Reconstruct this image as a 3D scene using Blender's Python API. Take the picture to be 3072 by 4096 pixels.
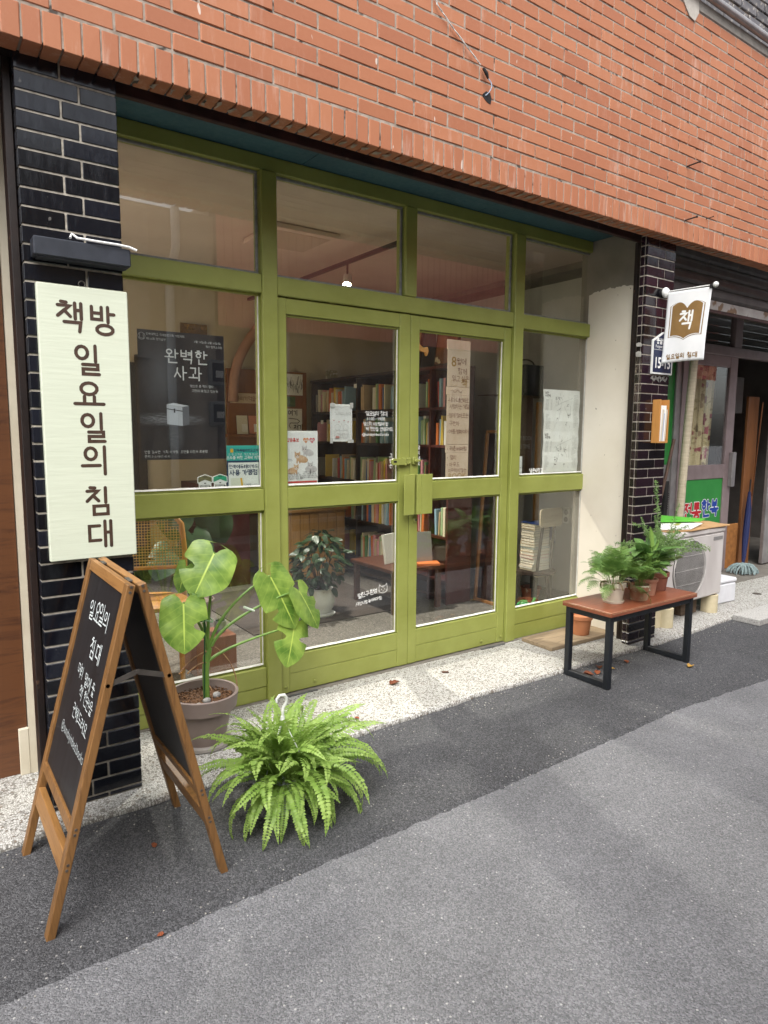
import bpy, bmesh, math, random
from mathutils import Vector, Matrix, noise

# ------------------------------------------------------------------ scene
for o in list(bpy.data.objects):
    bpy.data.objects.remove(o, do_unlink=True)
S = bpy.context.scene
COL = S.collection
R = math.radians
rnd = random.Random(11)

# camera (calibrated against the facade's own lines)
YAW, PITCH, ROLL, FPX = R(35.33), R(6.795), R(0.38), 2681.0
cam_d = bpy.data.cameras.new('camera')
cam = bpy.data.objects.new('camera', cam_d)
COL.objects.link(cam)
fw = Vector((math.sin(YAW)*math.cos(PITCH), math.cos(YAW)*math.cos(PITCH), -math.sin(PITCH)))
rt = Vector((math.cos(YAW), -math.sin(YAW), 0))
up = rt.cross(fw)
r2 = rt*math.cos(ROLL) + up*math.sin(ROLL)
u2 = -rt*math.sin(ROLL) + up*math.cos(ROLL)
cam.matrix_world = Matrix(((r2.x, u2.x, -fw.x, 0), (r2.y, u2.y, -fw.y, -2.55), (r2.z, u2.z, -fw.z, 1.46), (0, 0, 0, 1)))
cam_d.sensor_fit = 'VERTICAL'
cam_d.sensor_height = 36.0
cam_d.lens = FPX/4096*36.0
cam_d.clip_start = 0.02
cam_d.clip_end = 500
S.camera = cam

# sky and sun (overcast)
W = bpy.data.worlds.new('World')
S.world = W
W.use_nodes = True
wn = W.node_tree.nodes
wl = W.node_tree.links
bg = wn['Background']
sky = wn.new('ShaderNodeTexSky')
sky.sky_type = 'NISHITA'
sky.sun_disc = False
SUN_EL, SUN_AZ = R(55), R(220)          # azimuth from +Y towards +X
sky.sun_elevation = SUN_EL
sky.sun_rotation = SUN_AZ
sky.air_density = 1.0
sky.dust_density = 4.0
hs = wn.new('ShaderNodeHueSaturation')
hs.inputs['Saturation'].default_value = 0.3
wl.new(sky.outputs[0], hs.inputs['Color'])
wl.new(hs.outputs[0], bg.inputs[0])
bg.inputs[1].default_value = 0.118
sd = bpy.data.lights.new('sun', 'SUN')
sd.energy = 1.5
sd.angle = R(58)
sd.color = (1.0, 0.99, 0.975)
sun = bpy.data.objects.new('sun', sd)
COL.objects.link(sun)
sv = Vector((math.sin(SUN_AZ)*math.cos(SUN_EL), math.cos(SUN_AZ)*math.cos(SUN_EL), math.sin(SUN_EL)))
sun.rotation_euler = sv.to_track_quat('Z', 'Y').to_euler()
sun.location = (2, -6, 12)
S.view_settings.view_transform = 'Standard'
S.view_settings.look = 'None'
S.view_settings.gamma = 1
S.view_settings.exposure = 1.3
S.render.engine = 'CYCLES'
S.cycles.max_bounces = 6
S.cycles.diffuse_bounces = 3
S.cycles.glossy_bounces = 3
S.cycles.transparent_max_bounces = 12
S.cycles.use_denoising = True
S.cycles.use_adaptive_sampling = True
S.cycles.adaptive_threshold = 0.012
S.cycles.adaptive_min_samples = 16
S.cycles.sample_clamp_indirect = 6.0

# ------------------------------------------------------------------ helpers
def lin(h):
    if not isinstance(h, str):
        return (h[0], h[1], h[2], 1)
    h = h.lstrip('#')
    v = [int(h[i:i+2], 16)/255 for i in (0, 2, 4)]
    return tuple(c/12.92 if c <= .04045 else ((c+.055)/1.055)**2.4 for c in v) + (1,)

def tag(o, label=None, cat=None, group=None, kind=None):
    if label: o['label'] = label
    if cat: o['category'] = cat
    if group: o['group'] = group
    if kind: o['kind'] = kind
    return o

def link(name, data, parent=None, loc=None, rot=None):
    o = bpy.data.objects.new(name, data)
    COL.objects.link(o)
    if parent: o.parent = parent
    if loc: o.location = loc
    if rot: o.rotation_euler = rot
    return o

def thing(name, label, cat, loc=(0, 0, 0), rz=0, group=None, rot=None):
    o = link(name, None, None, loc, rot or (0, 0, rz))
    o.empty_display_size = .05
    return tag(o, label, cat, group)

class MB:
    """collects geometry; build() links it as one mesh object"""
    def __init__(s):
        s.v = []; s.f = []; s.uv = None
    def add(s, vs, fs):
        n = len(s.v)
        s.v += [tuple(v) for v in vs]
        s.f += [tuple(i+n for i in f) for f in fs]
        return s
    def box(s, x0, x1, y0, y1, z0, z1, b=0, M=None):
        if x0 > x1: x0, x1 = x1, x0
        if y0 > y1: y0, y1 = y1, y0
        if z0 > z1: z0, z1 = z1, z0
        if b <= 0:
            vs = [(x, y, z) for x in (x0, x1) for y in (y0, y1) for z in (z0, z1)]
            fs = [(0, 1, 3, 2), (4, 6, 7, 5), (0, 4, 5, 1), (2, 3, 7, 6), (0, 2, 6, 4), (1, 5, 7, 3)]
        else:
            b = min(b, (x1-x0)*.45, (y1-y0)*.45, (z1-z0)*.45)
            c = [(x0, x1), (y0, y1), (z0, z1)]
            vs = []; idx = {}
            for sx in (0, 1):
                for sy in (0, 1):
                    for sz in (0, 1):
                        sg = (sx, sy, sz)
                        for ax in range(3):
                            p = []
                            for k in range(3):
                                e = c[k][sg[k]]
                                p.append(e if k == ax else e + (b if sg[k] == 0 else -b))
                            idx[(sx, sy, sz, ax)] = len(vs); vs.append(tuple(p))
            fs = []
            for ax in range(3):
                o1, o2 = [k for k in range(3) if k != ax]
                for sg in (0, 1):
                    q = []
                    for a, bb in ((0, 0), (1, 0), (1, 1), (0, 1)):
                        t = [0, 0, 0]; t[ax] = sg; t[o1] = a; t[o2] = bb
                        q.append(idx[(t[0], t[1], t[2], ax)])
                    fs.append(tuple(q))
                # edges parallel to ax
                for a in (0, 1):
                    for bb in (0, 1):
                        t0 = [0, 0, 0]; t1 = [0, 0, 0]
                        t0[o1] = t1[o1] = a; t0[o2] = t1[o2] = bb; t1[ax] = 1
                        fs.append((idx[(*t0, o1)], idx[(*t1, o1)], idx[(*t1, o2)], idx[(*t0, o2)]))
            for sx in (0, 1):
                for sy in (0, 1):
                    for sz in (0, 1):
                        fs.append(tuple(idx[(sx, sy, sz, a)] for a in range(3)))
        if M is not None: vs = [M @ Vector(v) for v in vs]
        return s.add(vs, fs)
    def tube(s, pts, rad, n=8, cap=True):
        pts = [Vector(p) for p in pts]
        if not isinstance(rad, (list, tuple)): rad = [rad]*len(pts)
        vs = []; fs = []
        d0 = (pts[1]-pts[0]).normalized()
        a = Vector((0, 0, 1)) if abs(d0.z) < .9 else Vector((1, 0, 0))
        x = d0.cross(a).normalized()
        for i, p in enumerate(pts):
            d = (pts[min(i+1, len(pts)-1)]-pts[max(i-1, 0)])
            d = d.normalized() if d.length > 1e-9 else d0
            x = (x - d*x.dot(d))
            x = x.normalized() if x.length > 1e-6 else d.orthogonal().normalized()
            y = d.cross(x)
            for k in range(n):
                t = 2*math.pi*k/n
                vs.append(p + (x*math.cos(t)+y*math.sin(t))*rad[i])
        for i in range(len(pts)-1):
            for k in range(n):
                k2 = (k+1) % n
                fs.append((i*n+k, i*n+k2, (i+1)*n+k2, (i+1)*n+k))
        if cap:
            fs.append(tuple(range(n-1, -1, -1)))
            fs.append(tuple((len(pts)-1)*n+k for k in range(n)))
        return s.add(vs, fs)
    def lathe(s, prof, n=32, c=(0, 0, 0), wob=0):
        vs = []; fs = []
        for (r, z) in prof:
            for k in range(n):
                t = 2*math.pi*k/n
                rr = r*(1+wob*math.sin(3*t+z*9))
                vs.append((c[0]+rr*math.cos(t), c[1]+rr*math.sin(t), c[2]+z))
        for i in range(len(prof)-1):
            for k in range(n):
                k2 = (k+1) % n
                fs.append((i*n+k, i*n+k2, (i+1)*n+k2, (i+1)*n+k))
        if prof[0][0] > 1e-6: fs.append(tuple(range(n-1, -1, -1)))
        if prof[-1][0] > 1e-6: fs.append(tuple((len(prof)-1)*n+k for k in range(n)))
        return s.add(vs, fs)
    def prism(s, poly, fn, d0, d1):
        """poly of 2D points, fn(a,b,d)->3D"""
        n = len(poly)
        vs = [fn(a, b, d0) for a, b in poly] + [fn(a, b, d1) for a, b in poly]
        fs = [tuple(range(n)), tuple(range(2*n-1, n-1, -1))]
        fs += [(i, i+n, (i+1) % n+n, (i+1) % n) for i in range(n)]
        return s.add(vs, fs)
    def build(s, name, mat=None, parent=None, smooth=None, loc=None, rot=None):
        me = s.mesh(name, mat, smooth)
        return link(name, me, parent, loc, rot)
    def mesh(s, name, mat=None, smooth=None):
        me = bpy.data.meshes.new(name)
        me.from_pydata(s.v, [], s.f)
        me.update()
        bm = bmesh.new(); bm.from_mesh(me)
        bmesh.ops.recalc_face_normals(bm, faces=bm.faces)
        bm.to_mesh(me); bm.free()
        if s.uv:
            uvl = me.uv_layers.new(name='UVMap')
            for lp in me.loops:
                uvl.data[lp.index].uv = s.uv[lp.vertex_index]
        if smooth is not None:
            me.polygons.foreach_set('use_smooth', [True]*len(me.polygons))
            me.set_sharp_from_angle(angle=R(smooth))
        if mat: me.materials.append(mat)
        me.update()
        return me

def boxo(name, mat, parent, *a, b=.002, **k):
    return MB().box(*a, b=b).build(name, mat, parent, **k)

# plane mapper: O origin, u right, v up; normal = u x v
def plane(O, u, v, eps=.0006):
    O = Vector(O); u = Vector(u).normalized(); v = Vector(v).normalized(); n = u.cross(v)
    return lambda a, b, d=0: O + u*a + v*b + n*(eps+d)

# ---- font text (built-in font, falls back to its CJK face)
_fc = {}
def ftext(s, size, bold=0.0, align='LEFT', xs=1.0):
    key = (s, size, bold, align, xs)
    if key in _fc: return _fc[key]
    cu = bpy.data.curves.new('t', 'FONT')
    cu.body = s; cu.size = size; cu.offset = bold*size; cu.align_x = align
    cu.resolution_u = 2
    ob = bpy.data.objects.new('t', cu)
    me = ob.to_mesh()
    vs = [(v.co.x*xs, v.co.y) for v in me.vertices]
    fs = [tuple(p.vertices) for p in me.polygons]
    ob.to_mesh_clear()
    bpy.data.objects.remove(ob); bpy.data.curves.remove(cu)
    _fc[key] = (vs, fs)
    return vs, fs

def put_text(mb, fn, s, x, y, size, bold=0.0, align='LEFT', xs=1.0, d=0, vertical=False, pitch=1.15):
    if vertical:
        for i, ch in enumerate(s):
            put_text(mb, fn, ch, x, y-i*size*pitch, size, bold, align, xs, d)
        return
    if any(0xAC00 <= ord(c) <= 0xD7A3 for c in s):
        # hangul print is drawn with even strokes
        sz = size*.84
        tot = sum(sz*1.06*xs if 0xAC00 <= ord(c) <= 0xD7A3 else sz*(.4 if c in " .,:'|-()~" else .62) for c in s)
        x0 = x-(tot/2 if align == 'CENTER' else tot if align == 'RIGHT' else 0)
        hand(mb, fn, s, x0, y, sz, sz*(.085+bold*5.5), 1.06, 0, 1, xs=xs, d0=d, sp=.4)
        return
    vs, fs = ftext(s, size, bold, align, xs)
    mb.add([fn(x+a, y+b, d) for a, b in vs], fs)

# ---- monoline hangul for hand lettering
def circ(cx, cy, rx, ry=None, n=14, a0=90):
    ry = ry or rx
    return [(cx+rx*math.cos(R(a0)+2*math.pi*i/n), cy+ry*math.sin(R(a0)+2*math.pi*i/n)) for i in range(n+1)]
JC = {
 'ㄱ': [[(.05, .9), (.92, .9), (.85, .02)]],
 'ㄴ': [[(.1, .98), (.1, .08), (.97, .1)]],
 'ㄷ': [[(.92, .92), (.1, .92), (.1, .08), (.97, .08)]],
 'ㄹ': [[(.08, .96), (.9, .96), (.9, .53), (.1, .53), (.1, .05), (.97, .05)]],
 'ㅁ': [[(.1, .92), (.9, .92), (.9, .08), (.1, .08), (.1, .92)]],
 'ㅂ': [[(.1, 1), (.1, .04), (.9, .04), (.9, 1)], [(.1, .52), (.9, .52)]],
 'ㅅ': [[(.5, 1), (.42, .55), (.02, .02)], [(.45, .6), (.98, .02)]],
 'ㅇ': [circ(.5, .5, .46)],
 'ㅈ': [[(.04, .95), (.94, .95), (.5, .5), (.02, .02)], [(.52, .52), (.98, .02)]],
 'ㅊ': [[(.3, 1.08), (.7, 1.05)], [(.04, .8), (.94, .8), (.5, .42), (.02, 0)], [(.52, .45), (.98, 0)]],
 'ㅋ': [[(.05, .92), (.92, .92), (.8, .02)], [(.1, .5), (.86, .52)]],
 'ㅌ': [[(.92, .95), (.1, .95), (.1, .05), (.97, .05)], [(.1, .5), (.9, .5)]],
 'ㅍ': [[(.02, .93), (.98, .93)], [(.3, .93), (.33, .08)], [(.7, .93), (.67, .08)], [(0, .06), (1, .06)]],
 'ㅎ': [[(.32, 1.06), (.68, 1.06)], [(.03, .8), (.97, .8)], circ(.5, .3, .34, .3)],
}
L_ = list('ㄱㄲㄴㄷㄸㄹㅁㅂㅃㅅㅆㅇㅈㅉㅊㅋㅌㅍㅎ')
V_ = list('ㅏㅐㅑㅒㅓㅔㅕㅖㅗㅘㅙㅚㅛㅜㅝㅞㅟㅠㅡㅢㅣ')
F_ = ['', 'ㄱ', 'ㄲ', 'ㄱㅅ', 'ㄴ', 'ㄴㅈ', 'ㄴㅎ', 'ㄷ', 'ㄹ', 'ㄹㄱ', 'ㄹㅁ', 'ㄹㅂ', 'ㄹㅅ', 'ㄹㅌ', 'ㄹㅍ', 'ㄹㅎ', 'ㅁ', 'ㅂ', 'ㅂㅅ', 'ㅅ', 'ㅆ', 'ㅇ', 'ㅈ', 'ㅊ', 'ㅋ', 'ㅌ', 'ㅍ', 'ㅎ']
DBL = {'ㄲ': 'ㄱㄱ', 'ㄸ': 'ㄷㄷ', 'ㅃ': 'ㅂㅂ', 'ㅆ': 'ㅅㅅ', 'ㅉ': 'ㅈㅈ'}
def cons(c, b):
    c = DBL.get(c, c)
    out = []
    n = len(c)
    for i, ch in enumerate(c):
        x0 = b[0]+(b[2]-b[0])*(i/n+(.04 if i else 0)); x1 = b[0]+(b[2]-b[0])*((i+1)/n-(.04 if n > 1 and i == 0 else 0))
        for st in JC[ch]:
            out.append([(x0+(x1-x0)*p[0], b[1]+(b[3]-b[1])*p[1]) for p in st])
    return out
VV = {'ㅏ': ([.3], [(.3, 1, .55)]), 'ㅑ': ([.3], [(.3, 1, .68), (.3, 1, .42)]), 'ㅓ': ([.8], [(0, .8, .55)]), 'ㅕ': ([.8], [(0, .8, .68), (0, .8, .42)]),
      'ㅣ': ([.5], []), 'ㅐ': ([.2, .85], [(.2, .85, .55)]), 'ㅔ': ([.5, .95], [(0, .5, .55)]), 'ㅒ': ([.2, .85], [(.2, .85, .66), (.2, .85, .44)]), 'ㅖ': ([.5, .95], [(0, .5, .66), (0, .5, .44)])}
def vvert(v, b):
    st, tk = VV[v]
    X = lambda t: b[0]+(b[2]-b[0])*t
    Y = lambda t: b[1]+(b[3]-b[1])*t
    return [[(X(t), Y(1)), (X(t), Y(0))] for t in st] + [[(X(p), Y(q)), (X(r), Y(q))] for p, r, q in tk]
def vhor(v, b):
    X = lambda t: b[0]+(b[2]-b[0])*t
    Y = lambda t: b[1]+(b[3]-b[1])*t
    if v == 'ㅡ': return [[(X(0), Y(.5)), (X(1), Y(.5))]]
    upw = v in 'ㅗㅛ'
    base = .1 if upw else .9
    tk = [.5] if v in 'ㅗㅜ' else [.33, .67]
    return [[(X(0), Y(base)), (X(1), Y(base))]] + [[(X(t), Y(base)), (X(t), Y(1 if upw else 0))] for t in tk]
MIX = {'ㅘ': 'ㅗㅏ', 'ㅙ': 'ㅗㅐ', 'ㅚ': 'ㅗㅣ', 'ㅝ': 'ㅜㅓ', 'ㅞ': 'ㅜㅔ', 'ㅟ': 'ㅜㅣ', 'ㅢ': 'ㅡㅣ'}
def syll(ch):
    k = ord(ch)-0xAC00
    l, v, f = L_[k//588], V_[(k % 588)//28], F_[k % 28]
    if v in VV:
        if not f: return cons(l, (.02, .2, .5, .88)) + vvert(v, (.6, 0, .95, 1))
        return cons(l, (.02, .52, .5, .98)) + vvert(v, (.6, .45, .95, 1)) + cons(f, (.22, 0, .92, .36))
    if v in MIX:
        h, w = MIX[v]
        if not f: return cons(l, (.1, .52, .55, .98)) + vhor(h, (0, .18, .66, .46)) + vvert(w, (.7, 0, .98, 1))
        return cons(l, (.1, .66, .52, 1)) + vhor(h, (0, .42, .62, .62)) + vvert(w, (.68, .38, .98, 1)) + cons(f, (.2, 0, .9, .3))
    if not f: return cons(l, (.2, .46, .8, .98)) + vhor(v, (0, .06, 1, .4))
    return cons(l, (.22, .66, .78, 1)) + vhor(v, (0, .4, 1, .62)) + cons(f, (.22, 0, .82, .3))

def ribbon(mb, fn, pts, w, d=0):
    """mitred flat stroke with round caps"""
    P = [Vector(p) for p in pts]
    Q = [P[0]]
    for p in P[1:]:
        if (p-Q[-1]).length > 1e-6: Q.append(p)
    P = Q
    if len(P) < 2: return
    closed = (P[0]-P[-1]).length < 1e-6
    h = w/2
    vs = []; n = len(P)
    for i, p in enumerate(P):
        if closed:
            a = P[i-1] if i > 0 else P[-2]
            b = P[i+1] if i < n-1 else P[1]
        else:
            a = P[max(i-1, 0)]; b = P[min(i+1, n-1)]
        d1 = (p-a); d2 = (b-p)
        d1 = d1.normalized() if d1.length > 1e-9 else d2.normalized()
        d2 = d2.normalized() if d2.length > 1e-9 else d1
        n1 = Vector((-d1.y, d1.x)); n2 = Vector((-d2.y, d2.x))
        m = n1+n2
        if m.length < .3: m = n1
        m.normalize()
        k = h/max(.45, m.dot(n1))
        vs += [p+m*k, p-m*k]
    fs = [(2*i, 2*i+1, 2*i+3, 2*i+2) for i in range(n-1)]
    if not closed:
        for e, q in ((0, 1), (n-1, n-2)):
            t = (P[e]-P[q]).normalized(); nn = Vector((-t.y, t.x))
            base = len(vs)
            arc = [P[e]+nn*h*math.cos(th)+t*h*math.sin(th) for th in (R(0), R(45), R(90), R(135), R(180))]
            vs += arc
            fs.append(tuple(range(base, base+5)))
    mb.add([fn(v.x, v.y, d) for v in vs], fs)

def hand(mb, fn, s, x, y, size, w, gap=1.12, jit=0.0, seed=1, slant=0.0, drop=0.0, xs=1.0, vertical=False, d0=0.0, sp=.5):
    """hand lettering: hangul by strokes, other signs by the font"""
    rr = random.Random(seed)
    cx, cy = x, y
    k = 0
    for ch in s:
        if ch == ' ':
            if vertical: cy -= size*sp
            else: cx += size*sp*xs; cy += drop*sp
            continue
        if 0xAC00 <= ord(ch) <= 0xD7A3:
            jx, jy = rr.uniform(-jit, jit)*size, rr.uniform(-jit, jit)*size
            sc = 1+rr.uniform(-jit, jit)
            for st in syll(ch):
                pts = [(cx+jx+(p[0]*xs*sc+slant*p[1])*size+rr.uniform(-jit, jit)*size*.35, cy+jy+p[1]*size*sc+drop*p[0]+rr.uniform(-jit, jit)*size*.35) for p in st]
                if len(st) > 8:
                    pts[-1] = pts[0]
                ribbon(mb, fn, pts, w, d0+k*.00003); k += 1
            adv = size*gap*xs
        else:
            put_text(mb, fn, ch, cx, cy+size*.05, size*1.05, -.01, 'LEFT', .9, d0)
            adv = size*(.32 if ch in ".,:'!ilj-()" else .56)
        if vertical: cy -= size*gap
        else:
            cx += adv; cy += drop
    return cx
# ------------------------------------------------------------------ materials
def nodes(name):
    m = bpy.data.materials.new(name)
    m.use_nodes = True
    nt = m.node_tree
    return m, nt, nt.nodes['Principled BSDF']
def N(nt, typ, **kw):
    n = nt.nodes.new(typ)
    for k, v in kw.items():
        if k.startswith('i_'):
            key = k[2:]
            n.inputs[int(key) if key.isdigit() else key.replace('_', ' ')].default_value = v
        else: setattr(n, k, v)
    return n
def coords(nt, scale=(1, 1, 1), src='Object', loc=None):
    tc = N(nt, 'ShaderNodeTexCoord')
    mp = N(nt, 'ShaderNodeMapping')
    mp.inputs['Scale'].default_value = scale
    nt.links.new(tc.outputs[src], mp.inputs[0])
    if loc is not None:
        nt.links.new(loc, mp.inputs['Location'])
    return mp.outputs[0]
def ramp(nt, fac, stops):
    r = N(nt, 'ShaderNodeValToRGB')
    e = r.color_ramp.elements
    while len(e) < len(stops): e.new(.5)
    for i, (p, c) in enumerate(stops):
        e[i].position = p; e[i].color = lin(c) if not (isinstance(c, tuple) and len(c) == 4) else c
    nt.links.new(fac, r.inputs[0])
    return r.outputs[0]
def noise_tex(nt, vec, scale, detail=4, rough=.55, dist=0):
    n = N(nt, 'ShaderNodeTexNoise')
    n.inputs['Scale'].default_value = scale; n.inputs['Detail'].default_value = detail
    n.inputs['Roughness'].default_value = rough; n.inputs['Distortion'].default_value = dist
    nt.links.new(vec, n.inputs['Vector'])
    return n.outputs[0]
def mixc(nt, fac, a, b, blend='MIX'):
    m = N(nt, 'ShaderNodeMix', data_type='RGBA', blend_type=blend)
    for sock, v in ((m.inputs[0], fac), (m.inputs[6], a), (m.inputs[7], b)):
        if hasattr(v, 'is_output'): nt.links.new(v, sock)
        elif isinstance(v, (int, float)): sock.default_value = v
        else: sock.default_value = lin(v)
    return m.outputs[2]
def math_(nt, op, a, b=None):
    m = N(nt, 'ShaderNodeMath', operation=op)
    for i, v in enumerate((a, b)):
        if v is None: continue
        if hasattr(v, 'is_output'): nt.links.new(v, m.inputs[i])
        else: m.inputs[i].default_value = v
    return m.outputs[0]
def bump(nt, bs, h, strength=.3, dist=.002):
    b = N(nt, 'ShaderNodeBump')
    b.inputs['Strength'].default_value = strength; b.inputs['Distance'].default_value = dist
    nt.links.new(h, b.inputs['Height'])
    nt.links.new(b.outputs[0], bs.inputs['Normal'])
def objrand(nt, island=False):
    if island:
        return N(nt, 'ShaderNodeNewGeometry').outputs['Random Per Island']
    return N(nt, 'ShaderNodeObjectInfo').outputs['Random']

_mc = {}
def mat(name, c1, c2=None, scale=6, rough=.6, bmp=0, bscale=60, var=0, stretch=(1, 1, 1), metal=0, spec=.5, speck=None, island=False, detail=4, lo=.35, hi=.65, bdist=.002):
    if name in _mc: return _mc[name]
    m, nt, bs = nodes(name)
    c2 = c2 or c1
    vec = coords(nt, stretch)
    col = ramp(nt, noise_tex(nt, vec, scale, detail), [(lo, c1), (hi, c2)])
    if speck:
        col = mixc(nt, ramp(nt, noise_tex(nt, vec, speck[1], 2), [(speck[2], '000000'), (speck[2]+.05, 'ffffff')]), col, speck[0])
    if var:
        v = N(nt, 'ShaderNodeHueSaturation')
        mr = N(nt, 'ShaderNodeMapRange'); mr.inputs[3].default_value = 1-var; mr.inputs[4].default_value = 1+var
        nt.links.new(objrand(nt, island), mr.inputs[0]); nt.links.new(mr.outputs[0], v.inputs['Value'])
        nt.links.new(col, v.inputs['Color']); col = v.outputs[0]
    nt.links.new(col, bs.inputs['Base Color'])
    rr = N(nt, 'ShaderNodeMapRange'); rr.inputs[3].default_value = max(.02, rough-.08); rr.inputs[4].default_value = min(1, rough+.1)
    nt.links.new(noise_tex(nt, vec, scale*2.3, 3), rr.inputs[0]); nt.links.new(rr.outputs[0], bs.inputs['Roughness'])
    bs.inputs['Metallic'].default_value = metal
    bs.inputs['Specular IOR Level'].default_value = spec
    if bmp: bump(nt, bs, noise_tex(nt, vec, bscale, 5, .6), bmp, bdist)
    _mc[name] = m
    return m
def flat(hexc, rough=.55, spec=.4):
    return mat('flat_'+str(hexc)+str(rough), hexc, rough=rough, spec=spec)

def wood(name, c1, c2, axis='z', rough=.5, scale=9, grain=14, var=.05):
    if name in _mc: return _mc[name]
    m, nt, bs = nodes(name)
    st = {'x': (.09, 1, 1), 'y': (1, .09, 1), 'z': (1, 1, .09)}[axis]
    vec = coords(nt, tuple(s*scale for s in st))
    g = noise_tex(nt, vec, grain/scale*5, 6, .65, .6)
    big = noise_tex(nt, vec, 1.2, 2)
    col = ramp(nt, g, [(.3, c2), (.52, c1), (.75, c1)])
    col = mixc(nt, math_(nt, 'MULTIPLY', big, .55), col, c2)
    v = N(nt, 'ShaderNodeHueSaturation')
    mr = N(nt, 'ShaderNodeMapRange'); mr.inputs[3].default_value = 1-var; mr.inputs[4].default_value = 1+var
    nt.links.new(objrand(nt), mr.inputs[0]); nt.links.new(mr.outputs[0], v.inputs['Value']); nt.links.new(col, v.inputs['Color'])
    nt.links.new(v.outputs[0], bs.inputs['Base Color'])
    bs.inputs['Roughness'].default_value = rough
    bump(nt, bs, g, .25, .0012)
    _mc[name] = m
    return m

def brick_mat(name, island):
    m, nt, bs = nodes(name)
    rv = objrand(nt, island)
    tc = N(nt, 'ShaderNodeTexCoord')
    geo = N(nt, 'ShaderNodeNewGeometry')
    vec = geo.outputs['Position']
    # fired colour
    base = ramp(nt, rv, [(0, '9d6246'), (.35, 'a5694a'), (.7, 'ab7050'), (1, 'a06547')])
    fine = noise_tex(nt, vec, 55, 5, .7)
    base = mixc(nt, ramp(nt, fine, [(.35, '000000'), (.75, '666666')]), base, 'b98465')
    mot = noise_tex(nt, vec, 9, 3)
    base = mixc(nt, ramp(nt, mot, [(.5, '000000'), (.75, '555555')]), base, '935640')
    # lime bloom running down the wall
    mp = N(nt, 'ShaderNodeMapping'); mp.inputs['Scale'].default_value = (1, 1, .16)
    nt.links.new(vec, mp.inputs[0])
    st = noise_tex(nt, mp.outputs[0], 26, 5, .7)
    zone = noise_tex(nt, vec, 1.05, 2)
    k = math_(nt, 'MULTIPLY', ramp(nt, st, [(.52, '000000'), (.72, 'ffffff')]), ramp(nt, zone, [(.47, '000000'), (.66, 'ffffff')]))
    base = mixc(nt, math_(nt, 'MULTIPLY', k, .55), base, 'd9c3b4')
    # paint flecks
    mp2 = N(nt, 'ShaderNodeMapping'); mp2.inputs['Scale'].default_value = (1, 1, .3)
    nt.links.new(vec, mp2.inputs[0])
    fl = noise_tex(nt, mp2.outputs[0], 42, 1, .4)
    base = mixc(nt, ramp(nt, fl, [(.765, '000000'), (.79, 'dddddd')]), base, 'd8cfc4')
    # soot
    so = noise_tex(nt, mp.outputs[0], 7, 4)
    base = mixc(nt, ramp(nt, so, [(.62, '000000'), (.85, '666666')]), base, '5d3a30')
    nt.links.new(base, bs.inputs['Base Color'])
    bs.inputs['Roughness'].default_value = .62
    bs.inputs['Specular IOR Level'].default_value = .35
    bump(nt, bs, fine, .25, .0012)
    return m
M_BRICK = brick_mat('red_brick', False)
M_BRICK_I = brick_mat('red_brick_far', True)
M_MORTAR = mat('mortar', 'a5988b', '85796d', 30, .95, .6, 90, speck=('4a443e', 14, .62))

def tile_mat():
    m, nt, bs = nodes('black_glazed_tile')
    rv = objrand(nt)
    base = ramp(nt, rv, [(0, '0b0c10'), (.5, '101219'), (1, '181b25')])
    geo = N(nt, 'ShaderNodeNewGeometry')
    vec = geo.outputs['Position']
    mp = N(nt, 'ShaderNodeMapping'); mp.inputs['Scale'].default_value = (1, 1, .18)
    nt.links.new(vec, mp.inputs[0])
    sc = noise_tex(nt, mp.outputs[0], 60, 5, .7)
    base = mixc(nt, ramp(nt, sc, [(.55, '000000'), (.85, '333333')]), base, '6a6d78')
    fl = noise_tex(nt, vec, 30, 2)
    base = mixc(nt, ramp(nt, fl, [(.74, '000000'), (.78, '999999')]), base, '9a9690')
    nt.links.new(base, bs.inputs['Base Color'])
    rr = ramp(nt, sc, [(.4, (.1, .1, .1, 1)), (.8, (.32, .32, .32, 1))])
    nt.links.new(rr, bs.inputs['Roughness'])
    wob = noise_tex(nt, vec, 14, 2)
    bump(nt, bs, wob, .12, .004)
    return m
M_TILE = tile_mat()
def tile2_mat():
    m = M_TILE.copy(); m.name = 'plum_black_glazed_tile'
    for n in m.node_tree.nodes:
        if n.type == 'VALTORGB' and len(n.color_ramp.elements) == 3:
            for e, c in zip(n.color_ramp.elements, ('0e0c11', '1d1119', '241520')): e.color = lin(c)
    return m
M_TILE2 = tile2_mat()
M_GROUT = mat('grout', 'b9b2a4', '8e877b', 40, .9, .3, 120)

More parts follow.
